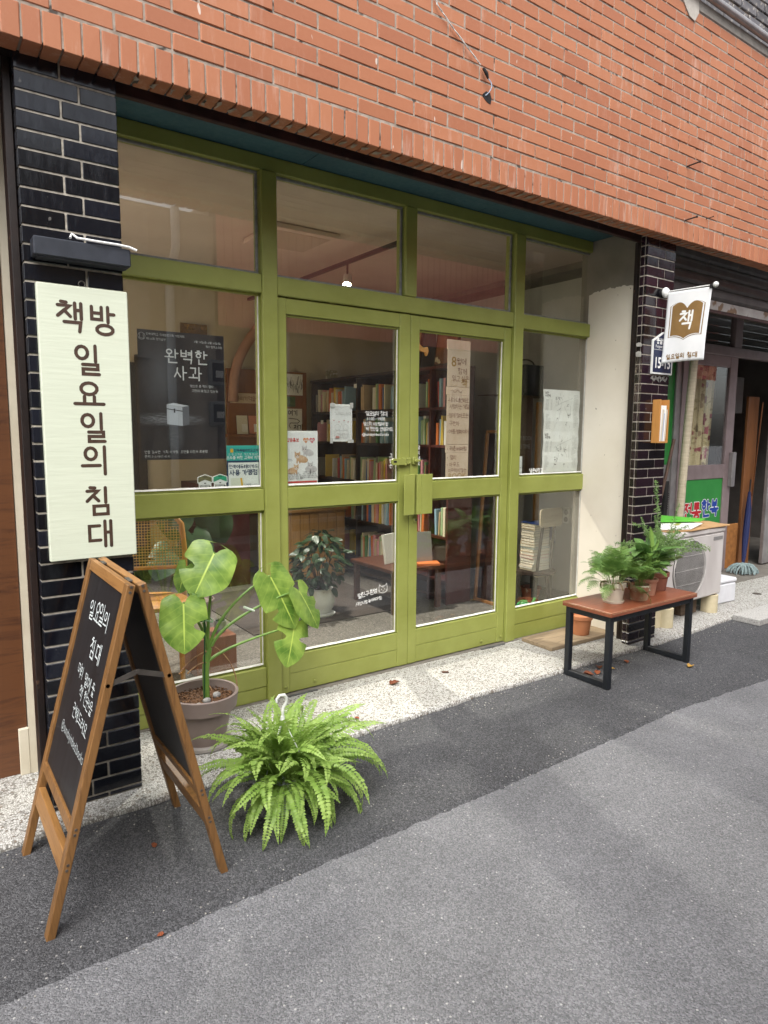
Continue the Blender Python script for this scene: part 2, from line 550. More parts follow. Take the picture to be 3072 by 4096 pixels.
def asphalt(name, c1, c2, c3, fleck):
    m, nt, bs = nodes(name)
    geo = N(nt, 'ShaderNodeNewGeometry'); vec = geo.outputs['Position']
    vo = N(nt, 'ShaderNodeTexVoronoi'); vo.inputs['Scale'].default_value = 230; nt.links.new(vec, vo.inputs['Vector'])
    vo2 = N(nt, 'ShaderNodeTexVoronoi'); vo2.inputs['Scale'].default_value = 105; nt.links.new(vec, vo2.inputs['Vector'])
    col = ramp(nt, vo.outputs['Color'], [(0, c1), (.5, c2), (1, c3)])
    big = noise_tex(nt, vec, 1.6, 5, .6)
    hv = N(nt, 'ShaderNodeHueSaturation'); mr = N(nt, 'ShaderNodeMapRange'); mr.inputs[1].default_value = .3; mr.inputs[2].default_value = .7
    mr.inputs[3].default_value = .8; mr.inputs[4].default_value = 1.18
    nt.links.new(big, mr.inputs[0]); nt.links.new(mr.outputs[0], hv.inputs['Value']); nt.links.new(col, hv.inputs['Color']); col = hv.outputs[0]
    mid = noise_tex(nt, vec, 11, 7, .7)
    col = mixc(nt, ramp(nt, mid, [(.5, '000000'), (.75, '555555')]), col, c1)
    col = mixc(nt, ramp(nt, noise_tex(nt, vec, .7, 5, .6), [(.58, '000000'), (.72, '444444')]), col, c1)
    # pale chips
    w = N(nt, 'ShaderNodeTexWhiteNoise'); nt.links.new(vo2.outputs['Color'], w.inputs['Vector'])
    chip = math_(nt, 'MULTIPLY', ramp(nt, w.outputs[0], [(.975, '000000'), (.982, 'ffffff')]), ramp(nt, vo2.outputs['Distance'], [(.25, 'ffffff'), (.42, '000000')]))
    col = mixc(nt, math_(nt, 'MULTIPLY', chip, .8), col, fleck)
    # scuffs
    mp = N(nt, 'ShaderNodeMapping'); mp.inputs['Scale'].default_value = (.5, 2.2, 1); mp.inputs['Rotation'].default_value = (0, 0, R(-18)); nt.links.new(vec, mp.inputs[0])
    sc = noise_tex(nt, mp.outputs[0], 5, 8, .75)
    col = mixc(nt, ramp(nt, sc, [(.6, '000000'), (.78, '444444')]), col, fleck)
    nt.links.new(col, bs.inputs['Base Color'])
    bs.inputs['Roughness'].default_value = .88
    bs.inputs['Specular IOR Level'].default_value = .3
    h = math_(nt, 'ADD', math_(nt, 'MULTIPLY', vo.outputs['Distance'], -1.0), math_(nt, 'MULTIPLY', vo2.outputs['Distance'], -.8))
    bump(nt, bs, h, .8, .004)
    return m
M_ROAD = asphalt('worn_asphalt', '58585a', '727274', '8e8e90', 'b8b6b2')
M_PATCH = asphalt('dark_asphalt', '2e2e30', '4a4a4c', '6a6a6c', 'a09d99')

def terrazzo(name, cem, chips, scale=120, big=1):
    m, nt, bs = nodes(name)
    geo = N(nt, 'ShaderNodeNewGeometry'); vec0 = geo.outputs['Position']
    mp = N(nt, 'ShaderNodeMapping'); mp.inputs['Scale'].default_value = (1, 1, .4); nt.links.new(vec0, mp.inputs[0]); vec = mp.outputs[0]
    vo = N(nt, 'ShaderNodeTexVoronoi'); vo.feature = 'DISTANCE_TO_EDGE'; vo.inputs['Scale'].default_value = scale; nt.links.new(vec, vo.inputs['Vector'])
    vc = N(nt, 'ShaderNodeTexVoronoi'); vc.inputs['Scale'].default_value = scale; nt.links.new(vec, vc.inputs['Vector'])
    w = N(nt, 'ShaderNodeTexWhiteNoise'); nt.links.new(vc.outputs['Color'], w.inputs['Vector'])
    cc = ramp(nt, w.outputs[0], chips)
    fac = ramp(nt, vo.outputs['Distance'], [(.05, '000000'), (.13, 'ffffff')])
    dirt = noise_tex(nt, vec0, 3.2, 6, .65)
    cemc = mixc(nt, dirt, cem, '5d574e')
    col = mixc(nt, fac, cemc, cc)
    col = mixc(nt, ramp(nt, dirt, [(.42, '000000'), (.72, '888888')]), col, '77726a')
    rust = noise_tex(nt, vec0, 2.1, 4, .6, .5)
    col = mixc(nt, ramp(nt, rust, [(.66, '000000'), (.8, '777777')]), col, '9b7a52')
    nt.links.new(col, bs.inputs['Base Color'])
    bs.inputs['Roughness'].default_value = .7
    bump(nt, bs, vo.outputs['Distance'], .3, .003)
    return m
M_TERR = terrazzo('pale_terrazzo', '8e8b84', [(0, 'bcbbb6'), (.55, 'cfcec9'), (.75, 'a5a39c'), (.9, '64615d'), (.96, '766555'), (1, 'cac8c2')])
M_TERR_IN = terrazzo('dark_terrazzo', '46423d', [(0, '6d6861'), (.6, '7d776f'), (.85, '524d48'), (1, '8a857c')], 64)

def glass(name, tint=(.96, .98, .97, 1), dirt=.02):
    m = bpy.data.materials.new(name); m.use_nodes = True
    nt = m.node_tree; nt.nodes.clear()
    out = N(nt, 'ShaderNodeOutputMaterial')
    tr = N(nt, 'ShaderNodeBsdfTransparent'); tr.inputs[0].default_value = tint
    gl = N(nt, 'ShaderNodeBsdfGlossy'); gl.inputs['Roughness'].default_value = 0.0
    fr = N(nt, 'ShaderNodeFresnel')
    gb = N(nt, 'ShaderNodeNewGeometry'); mi = N(nt, 'ShaderNodeMapRange'); mi.inputs[3].default_value = 1.92; mi.inputs[4].default_value = 1/1.92
    nt.links.new(gb.outputs['Backfacing'], mi.inputs[0]); nt.links.new(mi.outputs[0], fr.inputs[0])   # both faces reflect like air to glass
    mx = N(nt, 'ShaderNodeMixShader')
    nt.links.new(fr.outputs[0], mx.inputs[0]); nt.links.new(tr.outputs[0], mx.inputs[1]); nt.links.new(gl.outputs[0], mx.inputs[2])
    df = N(nt, 'ShaderNodeBsdfDiffuse'); df.inputs[0].default_value = (.7, .68, .64, 1)
    geo = N(nt, 'ShaderNodeNewGeometry')
    mp = N(nt, 'ShaderNodeMapping'); mp.inputs['Scale'].default_value = (1, 1, .35); nt.links.new(geo.outputs['Position'], mp.inputs[0])
    dn = noise_tex(nt, mp.outputs[0], 9, 7, .75)
    f = math_(nt, 'MULTIPLY', ramp(nt, dn, [(.45, '000000'), (.85, 'ffffff')]), dirt)
    mx2 = N(nt, 'ShaderNodeMixShader')
    nt.links.new(f, mx2.inputs[0]); nt.links.new(mx.outputs[0], mx2.inputs[1]); nt.links.new(df.outputs[0], mx2.inputs[2])
    # slightly wavy old panes
    wv = noise_tex(nt, geo.outputs['Position'], 1.6, 1)
    b = N(nt, 'ShaderNodeBump'); b.inputs['Strength'].default_value = .06; b.inputs['Distance'].default_value = .01
    nt.links.new(wv, b.inputs['Height']); nt.links.new(b.outputs[0], gl.inputs['Normal'])
    nt.links.new(mx2.outputs[0], out.inputs[0])
    return m
M_GLASS = glass('window_glass')

def paint(name, c1, c2, rough=.42, chips=None, bmp=.12):
    m, nt, bs = nodes(name)
    geo = N(nt, 'ShaderNodeNewGeometry'); vec = geo.outputs['Position']
    n1 = noise_tex(nt, vec, 3.5, 5, .6)
    col = ramp(nt, n1, [(.35, c1), (.68, c2)])
    mp = N(nt, 'ShaderNodeMapping'); mp.inputs['Scale'].default_value = (6, 6, 6); nt.links.new(vec, mp.inputs[0])
    n2 = noise_tex(nt, mp.outputs[0], 6, 6, .75)
    gr = noise_tex(nt, vec, 2.4, 8, .72)
    col = mixc(nt, ramp(nt, gr, [(.55, '000000'), (.78, '777777')]), col, tuple(.55*v for v in lin(c1)[:3]))
    mb_ = N(nt, 'ShaderNodeMapping'); mb_.inputs['Scale'].default_value = (3, 40, 22); nt.links.new(vec, mb_.inputs[0])
    br = noise_tex(nt, mb_.outputs[0], 3, 3)
    col = mixc(nt, ramp(nt, br, [(.5, '000000'), (.8, '444444')]), col, c2 if chips is None else chips)
    if chips:
        col = mixc(nt, ramp(nt, n2, [(.74, '000000'), (.77, 'aaaaaa')]), col, chips)
    nt.links.new(col, bs.inputs['Base Color'])
    rr = ramp(nt, n2, [(.3, (rough-.1,)*3+(1,)), (.7, (rough+.14,)*3+(1,))])
    nt.links.new(rr, bs.inputs['Roughness'])
    bump(nt, bs, noise_tex(nt, vec, 120, 4, .6), bmp, .0008)
    return m
M_GREEN = paint('olive_green_paint', '878d43', '959b50', .4, 'a9a878')
M_TEAL = paint('teal_paint', '3a5f69', '31545f', .6, '5e8088')
M_LINTEL = mat('red_oxide_steel', '43231f', '2c1613', 12, .55, .3, 60, speck=('5a4a44', 30, .7))
M_RAIL = mat('brown_black_steel', '241814', '17100e', 10, .45, .15, 40, speck=('4a3526', 22, .68))
M_CREAM = mat('cream_plaster', 'e1dacb', 'd6cebd', 2.2, .85, .35, 24, speck=('8b8271', 26, .73))
M_CREAMTOP = mat('unpainted_plaster', '8f897d', '7f796e', 4, .9, .35, 30)
M_PUTTY = mat('white_putty', 'd5d4cd', 'bdbcb4', 25, .7, .4, 90)
M_SILI = mat('grey_sealant', '8f918f', '777977', 25, .6, .4, 80)
M_SIGN = None
def sign_mat():
    m, nt, bs = nodes('cream_sign_paint')
    geo = N(nt, 'ShaderNodeNewGeometry')
    mp = N(nt, 'ShaderNodeMapping'); mp.inputs['Scale'].default_value = (.35, 1, 5); nt.links.new(geo.outputs['Position'], mp.inputs[0])
    n = noise_tex(nt, mp.outputs[0], 22, 5, .6)
    nt.links.new(ramp(nt, n, [(.3, 'ccd2bd'), (.7, 'd3d9c4')]), bs.inputs['Base Color'])
    bs.inputs['Roughness'].default_value = .55
    bump(nt, bs, n, .35, .002)
    return m
M_SIGN = sign_mat()
M_SIGNTXT = mat('brown_letter_paint', '4a3426', '3a281d', 40, .6)
M_INK = flat('1d1c1d', .7)
M_WHITEINK = flat('e8e8e4', .6)
M_PAPER = mat('white_paper', 'ebeae6', 'e2e0db', 12, .85, .15, 60)
M_CARD = mat('cardboard', 'b99468', 'a98459', 7, .9, .15, 60)
M_CARDPALE = mat('pale_card', 'd9c2aa', 'ccb397', 9, .9, .1, 60)
M_BLACKM = mat('black_powder_coat', '1a1e24', '14171c', 14, .5, .1, 90, speck=('6d7076', 60, .74))
M_DGREY = mat('dark_grey_metal', '30343d', '262a32', 14, .5, .1, 60)
M_ALU = mat('aluminium', 'a7a4a3', '8f8c8c', 8, .38, .05, 60, metal=.55)
M_STEEL = mat('dull_steel', '6d6862', '57524d', 20, .45, .1, 60, metal=.7)
M_WHITEPL = mat('white_plastic', 'd9dad6', 'cfd0cc', 10, .4)
M_TERRA = mat('terracotta', 'a45f43', '8f4f37', 9, .85, .3, 50, speck=('c3a892', 24, .63))
M_TERRA2 = mat('orange_terracotta', 'c07f57', 'b3734d', 7, .8, .15, 50)
M_POTWH = mat('bone_clay', 'd2c8b6', 'c1b6a3', 7, .8, .2, 40)
M_POTTAUPE = mat('taupe_plastic', '877871', '7a6b64', 6, .5, .05, 40)
M_SOIL = mat('bark_soil', '3a2617', '6b4a2f', 60, .95, 1.0, 80, detail=6)
M_PEBBLE = mat('grey_pebble', '9c9a95', '7d7b77', 30, .8, .3, 50)

def leaf_mat(name, c1, c2, rib, edge=None, trans=.25, rough=.42, veins=False, var=.12):
    m, nt, bs = nodes(name)
    vec = coords(nt)
    n = noise_tex(nt, vec, 12, 3)
    col = ramp(nt, n, [(.35, c1), (.65, c2)])
    if veins:
        uv = N(nt, 'ShaderNodeUVMap'); sp = N(nt, 'ShaderNodeSeparateXYZ'); nt.links.new(uv.outputs[0], sp.inputs[0])
        a = math_(nt, 'ABSOLUTE', sp.outputs[0])
        ph = math_(nt, 'MULTIPLY', math_(nt, 'SUBTRACT', sp.outputs[1], math_(nt, 'MULTIPLY', a, .28)), 38)
        sn = math_(nt, 'SINE', ph)
        col = mixc(nt, ramp(nt, sn, [(.9, '000000'), (1.0, '777777')]), col, rib)
        col = mixc(nt, ramp(nt, a, [(.015, 'ffffff'), (.05, '000000')]), col, rib)
        if edge: col = mixc(nt, ramp(nt, math_(nt, 'ADD', a, math_(nt, 'MULTIPLY', n, .25)), [(1.0, '000000'), (1.12, 'dddddd')]), col, edge)
    v = N(nt, 'ShaderNodeHueSaturation')
    mr = N(nt, 'ShaderNodeMapRange'); mr.inputs[3].default_value = 1-var; mr.inputs[4].default_value = 1+var
    nt.links.new(objrand(nt), mr.inputs[0]); nt.links.new(mr.outputs[0], v.inputs['Value']); nt.links.new(col, v.inputs['Color'])
    col = v.outputs[0]
    nt.links.new(col, bs.inputs['Base Color'])
    bs.inputs['Roughness'].default_value = rough
    bs.inputs['Specular IOR Level'].default_value = .45
    tr = N(nt, 'ShaderNodeBsdfTranslucent'); nt.links.new(col, tr.inputs[0])
    mx = N(nt, 'ShaderNodeMixShader'); mx.inputs[0].default_value = trans
    out = nt.nodes['Material Output']
    nt.links.new(bs.outputs[0], mx.inputs[1]); nt.links.new(tr.outputs[0], mx.inputs[2]); nt.links.new(mx.outputs[0], out.inputs[0])
    return m
M_MONST = leaf_mat('monstera_leaf', '577a30', '92ac50', 'b7cc62', 'b9b23c', .2, .35, True)
M_FERN = leaf_mat('bright_fern', '82a348', 'a5bf66', 'a3c060', None, .35, .5)
M_FERN2 = leaf_mat('dark_fern', '567838', '7e9c52', '6a9a4a', None, .3, .5)
M_FERN3 = leaf_mat('mid_fern', '5f8038', '86a352', '7aa04a', None, .3, .5)
M_ASP = leaf_mat('asparagus_fern', '64844a', '86a362', '7aa04a', None, .3, .55)
M_CALA = leaf_mat('striped_leaf', '4d7238', '648648', '9dbf7d', None, .2, .38, True)
M_LEAFG = leaf_mat('glossy_green_leaf', '5a8038', '78994c', '8db55a', None, .25, .35, True)
M_STEM = mat('green_stem', '6d8f3d', '5b7d33', 20, .45, .1, 60)
M_DARKLEAF = leaf_mat('indoor_leaf', '22381f', '2f4a2a', '4a6a40', None, .15, .4)
# ------------------------------------------------------------------ ground
def sheet(name, poly, z, m):
    me = bpy.data.meshes.new(name)
    me.from_pydata([(x, y, z) for x, y in poly], [], [tuple(range(len(poly)))])
    me.materials.append(m); me.update()
    return link(name, me)
tag(sheet('road', [(-60, -60), (80, -60), (80, 1.5), (-60, 1.5)], 0, M_ROAD), kind='structure')

def poly_at(pts, x):
    for (x0, y0), (x1, y1) in zip(pts, pts[1:]):
        if x0 <= x <= x1: return y0+(y1-y0)*(x-x0)/(x1-x0)
    return pts[-1][1] if x > pts[-1][0] else pts[0][1]
KERB = [(-6, -.05), (.17, -.029), (.46, -.014), (.92, -.02), (1.6, .015), (2.2, .037), (2.5, .05), (2.85, .037), (3.2, .035), (4.1, .026), (4.7, .04), (5.3, .07), (9, .16), (20, .3)]
PATCH = [(-6, -.74), (.1, -.72), (.6, -.712), (1.3, -.697), (2.1, -.69), (2.8, -.68), (3.26, -.662), (3.8, -.69), (4.1, -.72), (9, -.85), (20, -1.0)]
def jag(x, a, s):
    return a*(noise.noise((x*s, 3.1, 0))+.5*noise.noise((x*s*2.7, 9.1, 0))+.35*noise.noise((x*s*7, 5.1, 0)))
xs = [-6+i*.12 for i in range(40)] + [-1.2+i*.01 for i in range(860)] + [7.4+i*.12 for i in range(100)]
# dark resurfaced strip beside the kerb, feathered edge 6 mm thick
mb = MB(); row0 = []; row1 = []; row2 = []
for x in xs:
    e = poly_at(PATCH, x)+jag(x, .008, 3)+jag(x+9, .009, 18)+jag(x+5, .006, 55)
    row0.append((x, e-.006, .0006)); row1.append((x, e+.012+jag(x+40, .006, 9), .0065)); row2.append((x, poly_at(KERB, x)+.02, .0065))
n = len(xs)
mb.add(row0+row1+row2, [(i, i+1, n+i+1, n+i) for i in range(n-1)]+[(n+i, n+i+1, 2*n+i+1, 2*n+i) for i in range(n-1)])
tag(mb.build('road_patch', M_PATCH), kind='structure')
# pavement slab with a worn front arris
mb = MB(); rows = [[] for _ in range(5)]
for x in xs:
    e = poly_at(KERB, x)+jag(x, .012, 2.5)
    j = abs(jag(x+20, .006, 6))
    for r, (yy, zz) in zip(rows, ((e-.004, -.05), (e, .016-j), (e+.006, .026-j*.5), (e+.02, .03), (1.4, .03))): r.append((x, yy, zz))
for a in range(4):
    base = len(mb.v)
    mb.add(rows[a]+rows[a+1], [(i, i+1, n+i+1, n+i) for i in range(n-1)])
tag(mb.build('pavement', M_TERR), kind='structure')

# ------------------------------------------------------------------ brick building
BLD = thing('brick_building', 'red brick shop building with glazed black tile pillars and a rowlock course', 'building', (0, 0, 0))
X0, X1, ZS, ZR, ZT = -.55, 6.7, 2.695, 2.808, 4.12
mb = MB(); mb.box(X0, X1, .0035, .10, ZS+.012, ZT)
mb.build('mortar_wall', M_MORTAR, BLD)
def brick_mesh(name, lx, lz, dy, m, seed, b=.0025):
    q = MB().box(-lx/2, lx/2, 0, dy, -lz/2, lz/2, b=b)
    r = random.Random(seed)
    q.v = [(x+r.uniform(-.0012, .0012), y+r.uniform(-.0007, .0007), z+r.uniform(-.001, .001)) for x, y, z in q.v]
    return q
PITCH_X, ROW = .1985, .0657
stm = [brick_mesh('brick', PITCH_X-.0075, ROW-.0085, .09, None, i).mesh('brick', M_BRICK) for i in range(7)]
rlm = [brick_mesh('rowlock_brick', .0607-.0065, ZR-ZS-.006, .1, None, i+20).mesh('rowlock_brick', M_BRICK) for i in range(6)]
for i in range(int((X1-X0)/.0607)):
    x = 1.229+.0607*(i-29)+.0303
    if x < X0+.03 or x > X1-.03: continue
    link('rowlock_brick', rnd.choice(rlm), BLD, (x, rnd.uniform(-.0015, .0015), (ZS+ZR)/2+rnd.uniform(-.001, .001)), (rnd.uniform(-.006, .006), rnd.uniform(-.006, .006), rnd.uniform(-.008, .008)))
cands = []
nrow = int((4.09-ZR)/ROW)
fwd = Vector((fw.x, fw.y, fw.z)); cpos = Vector((0, -2.55, 1.46))
for r in range(nrow):
    z = ZR+.004+(r+.5)*ROW
    off = 0 if r % 2 == 0 else PITCH_X/2
    k = 0
    while True:
        x = 1.461-PITCH_X*10+off+PITCH_X*(k+.5)+jag(r*3.3, .012, 1.0); k += 1
        if x < X0+.1: continue
        if x > X1-.1: break
        d = Vector((x, 0, z))-cpos
        sx, sy, sz = d.dot(r2), d.dot(u2), d.dot(fwd)
        vis = abs(sx/sz) < .5*3072/FPX*1.06 and abs(sy/sz) < .5*4096/FPX*1.06
        cands.append((0 if vis else 1, d.length, x, z))
cands.sort()
far = MB()
for i, (nv, dl, x, z) in enumerate(cands):
    yy = rnd.uniform(-.002, .002); rt_ = (rnd.uniform(-.008, .008), rnd.uniform(-.005, .005), rnd.uniform(-.006, .006))
    if i < 300:
        link('brick', rnd.choice(stm), BLD, (x, yy, z), rt_)
    else:
        q = brick_mesh('b', PITCH_X-.0075, ROW-.0085, .06, None, i)
        far.add([(a+x, b+yy, c+z) for a, b, c in q.v], q.f)
tag(far.build('brick', M_BRICK_I, BLD), kind='stuff')
# mortar smears on the underside of the rowlock course
sm = MB()
for i in range(70):
    x = .75+i*.0607+rnd.uniform(-.01, .01)
    pts = [(x+rnd.uniform(-.008, .008)+rnd.uniform(.006, .016)*math.cos(t), .03+.03*rnd.random()+.03*math.sin(t)*rnd.uniform(.6, 1)) for t in [k*math.pi/4 for k in range(8)]]
    sm.add([(a, max(.004, min(.098, b)), ZS-.0016) for a, b in pts], [tuple(range(8))])
tag(sm.build('mortar_smear', M_MORTAR, BLD), kind='stuff')
# upper dark brick storey above the pipe
M_DBRICK = mat('sooty_brick', '4a4a4e', '6a6768', 18, .9, .6, 60, var=.3, speck=('8c8780', 30, .62))
boxo('upper_mortar_wall', M_MORTAR, BLD, 3.5, X1, .03, .3, ZT, 5.4, b=0)
dbm = [brick_mesh('dark_brick', .19, .058, .05, None, 50+i, .004).mesh('dark_brick', M_DBRICK) for i in range(4)]
for r in range(17):
    for k in range(17):
        x = 3.6+k*.2+(r % 2)*.1
        if x > X1-.1: continue
        link('dark_brick', rnd.choice(dbm), BLD, (x, .02+rnd.uniform(-.004, .004), ZT+.05+r*.068), (0, rnd.uniform(-.02, .02), 0))
boxo('coping', mat('cement', '8d8880', '75706a', 12, .9, .6, 40), BLD, 3.5, X1, -.004, .04, 4.062, ZT+.012, b=.006)
pp = MB().tube([(3.2, -.03, 4.16), (4.4, -.032, 4.15), (5.6, -.03, 4.145), (6.7, -.03, 4.14)], .024, 12)
pp.build('conduit_pipe', M_ALU, BLD, 40)
# plaster patch beside the pipe
pl = [(3.93, 4.16), (4.0, 4.06), (4.07, 4.0), (4.13, 3.99), (4.17, 4.05), (4.16, 4.11), (4.22, 4.16)]
MB().prism(pl, lambda a, b, d: (a, d, b), -.006, .02).build('plaster_patch', mat('pale_plaster', 'b9b3aa', 'a29c92', 14, .9, .6, 40), BLD)

def pillar(name, xa, xb, m, split, zrow0, rows, zbot, seed):
    yf_, side = .095, .15
    p = MB(); p.box(xa+.004, xb-.004, yf_+.004, side+.0, zbot-.02, ZS+.02)
    P = p.build(name, M_GROUT, BLD)
    rr = random.Random(seed)
    pitch = .0618
    hz = pitch-.0075
    cache = {}
    def tile(lx, lz, axis):
        key = (round(lx, 3), round(lz, 3), axis)
        if key not in cache:
            q = MB().box(-lx/2, lx/2, 0, .02, -lz/2, lz/2, b=.0022) if axis == 'y' else MB().box(0, .02, -lx/2, lx/2, -lz/2, lz/2, b=.0022)
            cache[key] = q.mesh('tile', m)
        return cache[key]
    z = zrow0; k = 0
    while z > zbot-.001:
        z0 = max(zbot+.002, z-pitch+.00375); z1 = z-.00375
        if z1-z0 > .01:
            zc, lz = (z0+z1)/2, z1-z0
            f = split[k % 2]; xm = xa+.006+(xb-xa-.012)*f
            for a, b in ((xa, xm-.0035), (xm+.0035, xb)):
                link('tile', tile(b-a, lz, 'y'), P, ((a+b)/2, yf_+rr.uniform(-.0008, .0008), zc), (rr.uniform(-.012, .012), 0, rr.uniform(-.01, .01)))
            link('tile', tile(side-yf_-.026, lz, 'x'), P, (xa+rr.uniform(-.0006, .0006), (side+yf_+.022)/2, zc), (0, rr.uniform(-.01, .01), rr.uniform(-.01, .01)))
        z -= pitch; k += 1
    return P
pillar('pillar', .362, .688, M_TILE, (.43, .62), 2.709, 45, .032, 3)
pillar('pillar', 3.918, 4.226, M_TILE2, (.4, .64), 2.713, 45, .032, 4)

# lintel, soffit, shutter box, guides
b_ = MB(); b_.box(.43, 4.03, .185, .212, 2.697, 2.742, b=.003)
b_.build('lintel', M_LINTEL, BLD)
for (xa, xb) in ((.5, 1.72), (1.724, 2.93), (2.934, 4.12)):
    boxo('soffit_board', M_TEAL, BLD, xa, xb, .262, .72, 2.802, 2.82, b=.001)
# raised rolling shutter seen edge-on above the lintel
sh = MB()
for i in range(5):
    sh.box(.45, 3.985, .15+.004*(i % 2), .18+.004*(i % 2), 2.735+i*.03, 2.735+i*.03+.027, b=.004)
sh.build('rolled_shutter', mat('slate_blue_metal', '39505b', '2e434d', 14, .5, .1, 50), BLD)
for (xa, xb) in ((.37, .43), (3.985, 4.03)):
    q = MB(); q.box(xa, xb, .215, .24, .03, ZS+.01, b=.003); q.box(xa, xb, .155, .175, .03, ZS+.01, b=.003); q.box(xa+.004, xb-.004, .17, .22, .03, ZS, b=0)
    q.build('shutter_guide', M_RAIL, BLD)
# outer trim on the left guide
q = MB(); q.box(.335, .362, .152, .235, .03, ZS+.01, b=.003); q.build('shutter_guide', M_RAIL, BLD)
# right reveal: cream paint below, bare plaster above with a brushed edge
rv = MB(); top = []
yy = [.24+i*.0125 for i in range(32)]
for i, y in enumerate(yy): top.append((y, 2.456+.012*noise.noise((y*25, 0, 0))+.012*noise.noise((y*90, 2, 0))-.02*abs((y-.43)/.2)**3))
prof = [(.24, .03)] + top + [(yy[-1], .03)]
rv.prism(prof, lambda a, b, d: (d, a, b), 4.03, 4.12)
rv.build('reveal_wall', M_CREAM, BLD)
boxo('reveal_plaster', M_CREAMTOP, BLD, 4.033, 4.13, .242, .70, .028, 2.80, b=0)

# ------------------------------------------------------------------ neighbour at the left
NB = thing('neighbour_entrance', 'brown plywood panel beside a cream wall edge, left of the tiled pillar', 'entrance', (0, .5, .03))
M_PLY = wood('stained_plywood', '6b4326', '46291a', 'x', .45, 5, 9)
boxo('panel', M_PLY, NB, -1.6, .335, -.01, .02, .0, 2.75, b=.002)
boxo('header', M_RAIL, NB, -1.6, .46, -.39, .1, 2.672, 2.95, b=0)
q = MB()
nn = 40
for i in range(nn):
    z0 = i*2.72/nn; z1 = (i+1)*2.72/nn
    a0 = .352+.006*noise.noise((z0*6, 1, 1)); a1 = .352+.006*noise.noise((z1*6, 1, 1))
    q.add([(.345, -.03, z0), (.345, -.03, z1), (.42+a1-.352, -.03, z1), (.42+a0-.352, -.03, z0)], [(0, 1, 2, 3)])
q.box(.338, .43, -.028, .05, 0, 2.72)
q.build('wall_edge', mat('cream_gloss', 'd6cdb8', 'c4baa4', 4, .6, .2, 30), NB)
boxo('wall_edge', mat('cream_gloss', '', ''), NB, .30, .338, -.03, -.012, 0, .2, b=.003)

# ------------------------------------------------------------------ shopfront
YF = .625
SF = thing('shopfront', 'olive green timber shopfront with a double door and glazed bays', 'shopfront', (0, 0, 0))
ZB, ZSO = .034, 2.80
def member(name, x0, x1, y0, y1, z0, z1, parent=SF, b=.004, m=None):
    return boxo(name, m or M_GREEN, parent, x0, x1, y0, y1, z0, z1, b=b)
P1 = (1.487, 1.570); P3 = (3.262, 3.348); PR = (4.046, 4.03+.098)
member('post', .60, .69, .605, .70, ZB, ZSO)
member('post', *P1, .600, .70, ZB, 2.727)
member('post', *P3, .600, .70, ZB, 2.727)
member('post', 4.046, 4.118, .608, .70, ZB, ZSO)
member('mullion', 2.378, 2.459, .604, .70, 2.236, 2.727)
member('head_rail', .69, 4.046, .612, .70, 2.727, ZSO)
for a, b in ((.69, P1[0]), (P1[1], P3[0]), (P3[1], 4.046)):
    member('transom', a, b, .608, .70, 2.143, 2.234)
for a, b, zb in ((.69, P1[0], .214), (P3[1], 4.046, .244)):
    member('mid_rail', a, b, .615, .69, 1.052, 1.165)
    member('bottom_rail', a, b, .615, .69, zb-.105, zb)
    member('kick_board', a, b, .618, .69, ZB, zb-.107)
def bead(parent, x0, x1, z0, z1, y, m, s=.012, name='glazing_bead'):
    q = MB()
    q.box(x0, x1, y-.008, y+.006, z0, z0+s, b=.002); q.box(x0, x1, y-.008, y+.006, z1-s, z1, b=.002)
    q.box(x0, x0+s, y-.0075, y+.005, z0+s, z1-s, b=.002); q.box(x1-s, x1, y-.0075, y+.005, z0+s, z1-s, b=.002)
    q.build(name, m, parent)
def putty(parent, x0, x1, z, y, m=None):
    q = MB(); k = 30
    top = []; bot = []
    for i in range(k+1):
        x = x0+(x1-x0)*i/k
        top.append((x, y, z+.007+.0025*noise.noise((x*22, z, 0)))); bot.append((x, y-.012, z-.0005))
    q.add(top+bot, [(i, i+1, k+2+i, k+1+i) for i in range(k)])
    q.build('putty', m or M_PUTTY, parent)
def pane(parent, x0, x1, z0, z1, y=.65, green=True):
    boxo('pane', M_GLASS, parent, x0, x1, y, y+.004, z0, z1, b=0)
for a, b in ((.69, P1[0]-.004), (P1[1]+.006, 2.376), (2.46, P3[0]-.004), (P3[1], 4.05)):
    pane(SF, a, b, 2.232, 2.732)
    bead(SF, a, b, 2.236, 2.727, .645, M_SILI, .013)
for a, b, zb in ((.69, P1[0], .214), (P3[1], 4.046, .244)):
    pane(SF, a, b, 1.16, 2.15); pane(SF, a, b, zb-.004, 1.056)
    bead(SF, a, b, 1.166, 2.143, .644, M_GREEN, .011); bead(SF, a, b, zb, 1.051, .644, M_GREEN, .011)
    putty(SF, a+.012, b-.012, 1.178, .642); putty(SF, a+.012, b-.012, zb+.012, .642)
    for zz0, zz1 in ((1.18, 2.13), (zb+.013, 1.04)):
        boxo('putty', M_PUTTY, SF, b-.0155, b-.0105, .632, .640, zz0, zz1, b=.001)
screwm = MB().lathe([(0, -.004), (.006, -.004), (.0085, -.002), (.009, 0)], 14).mesh('screw', M_GREEN, 50)
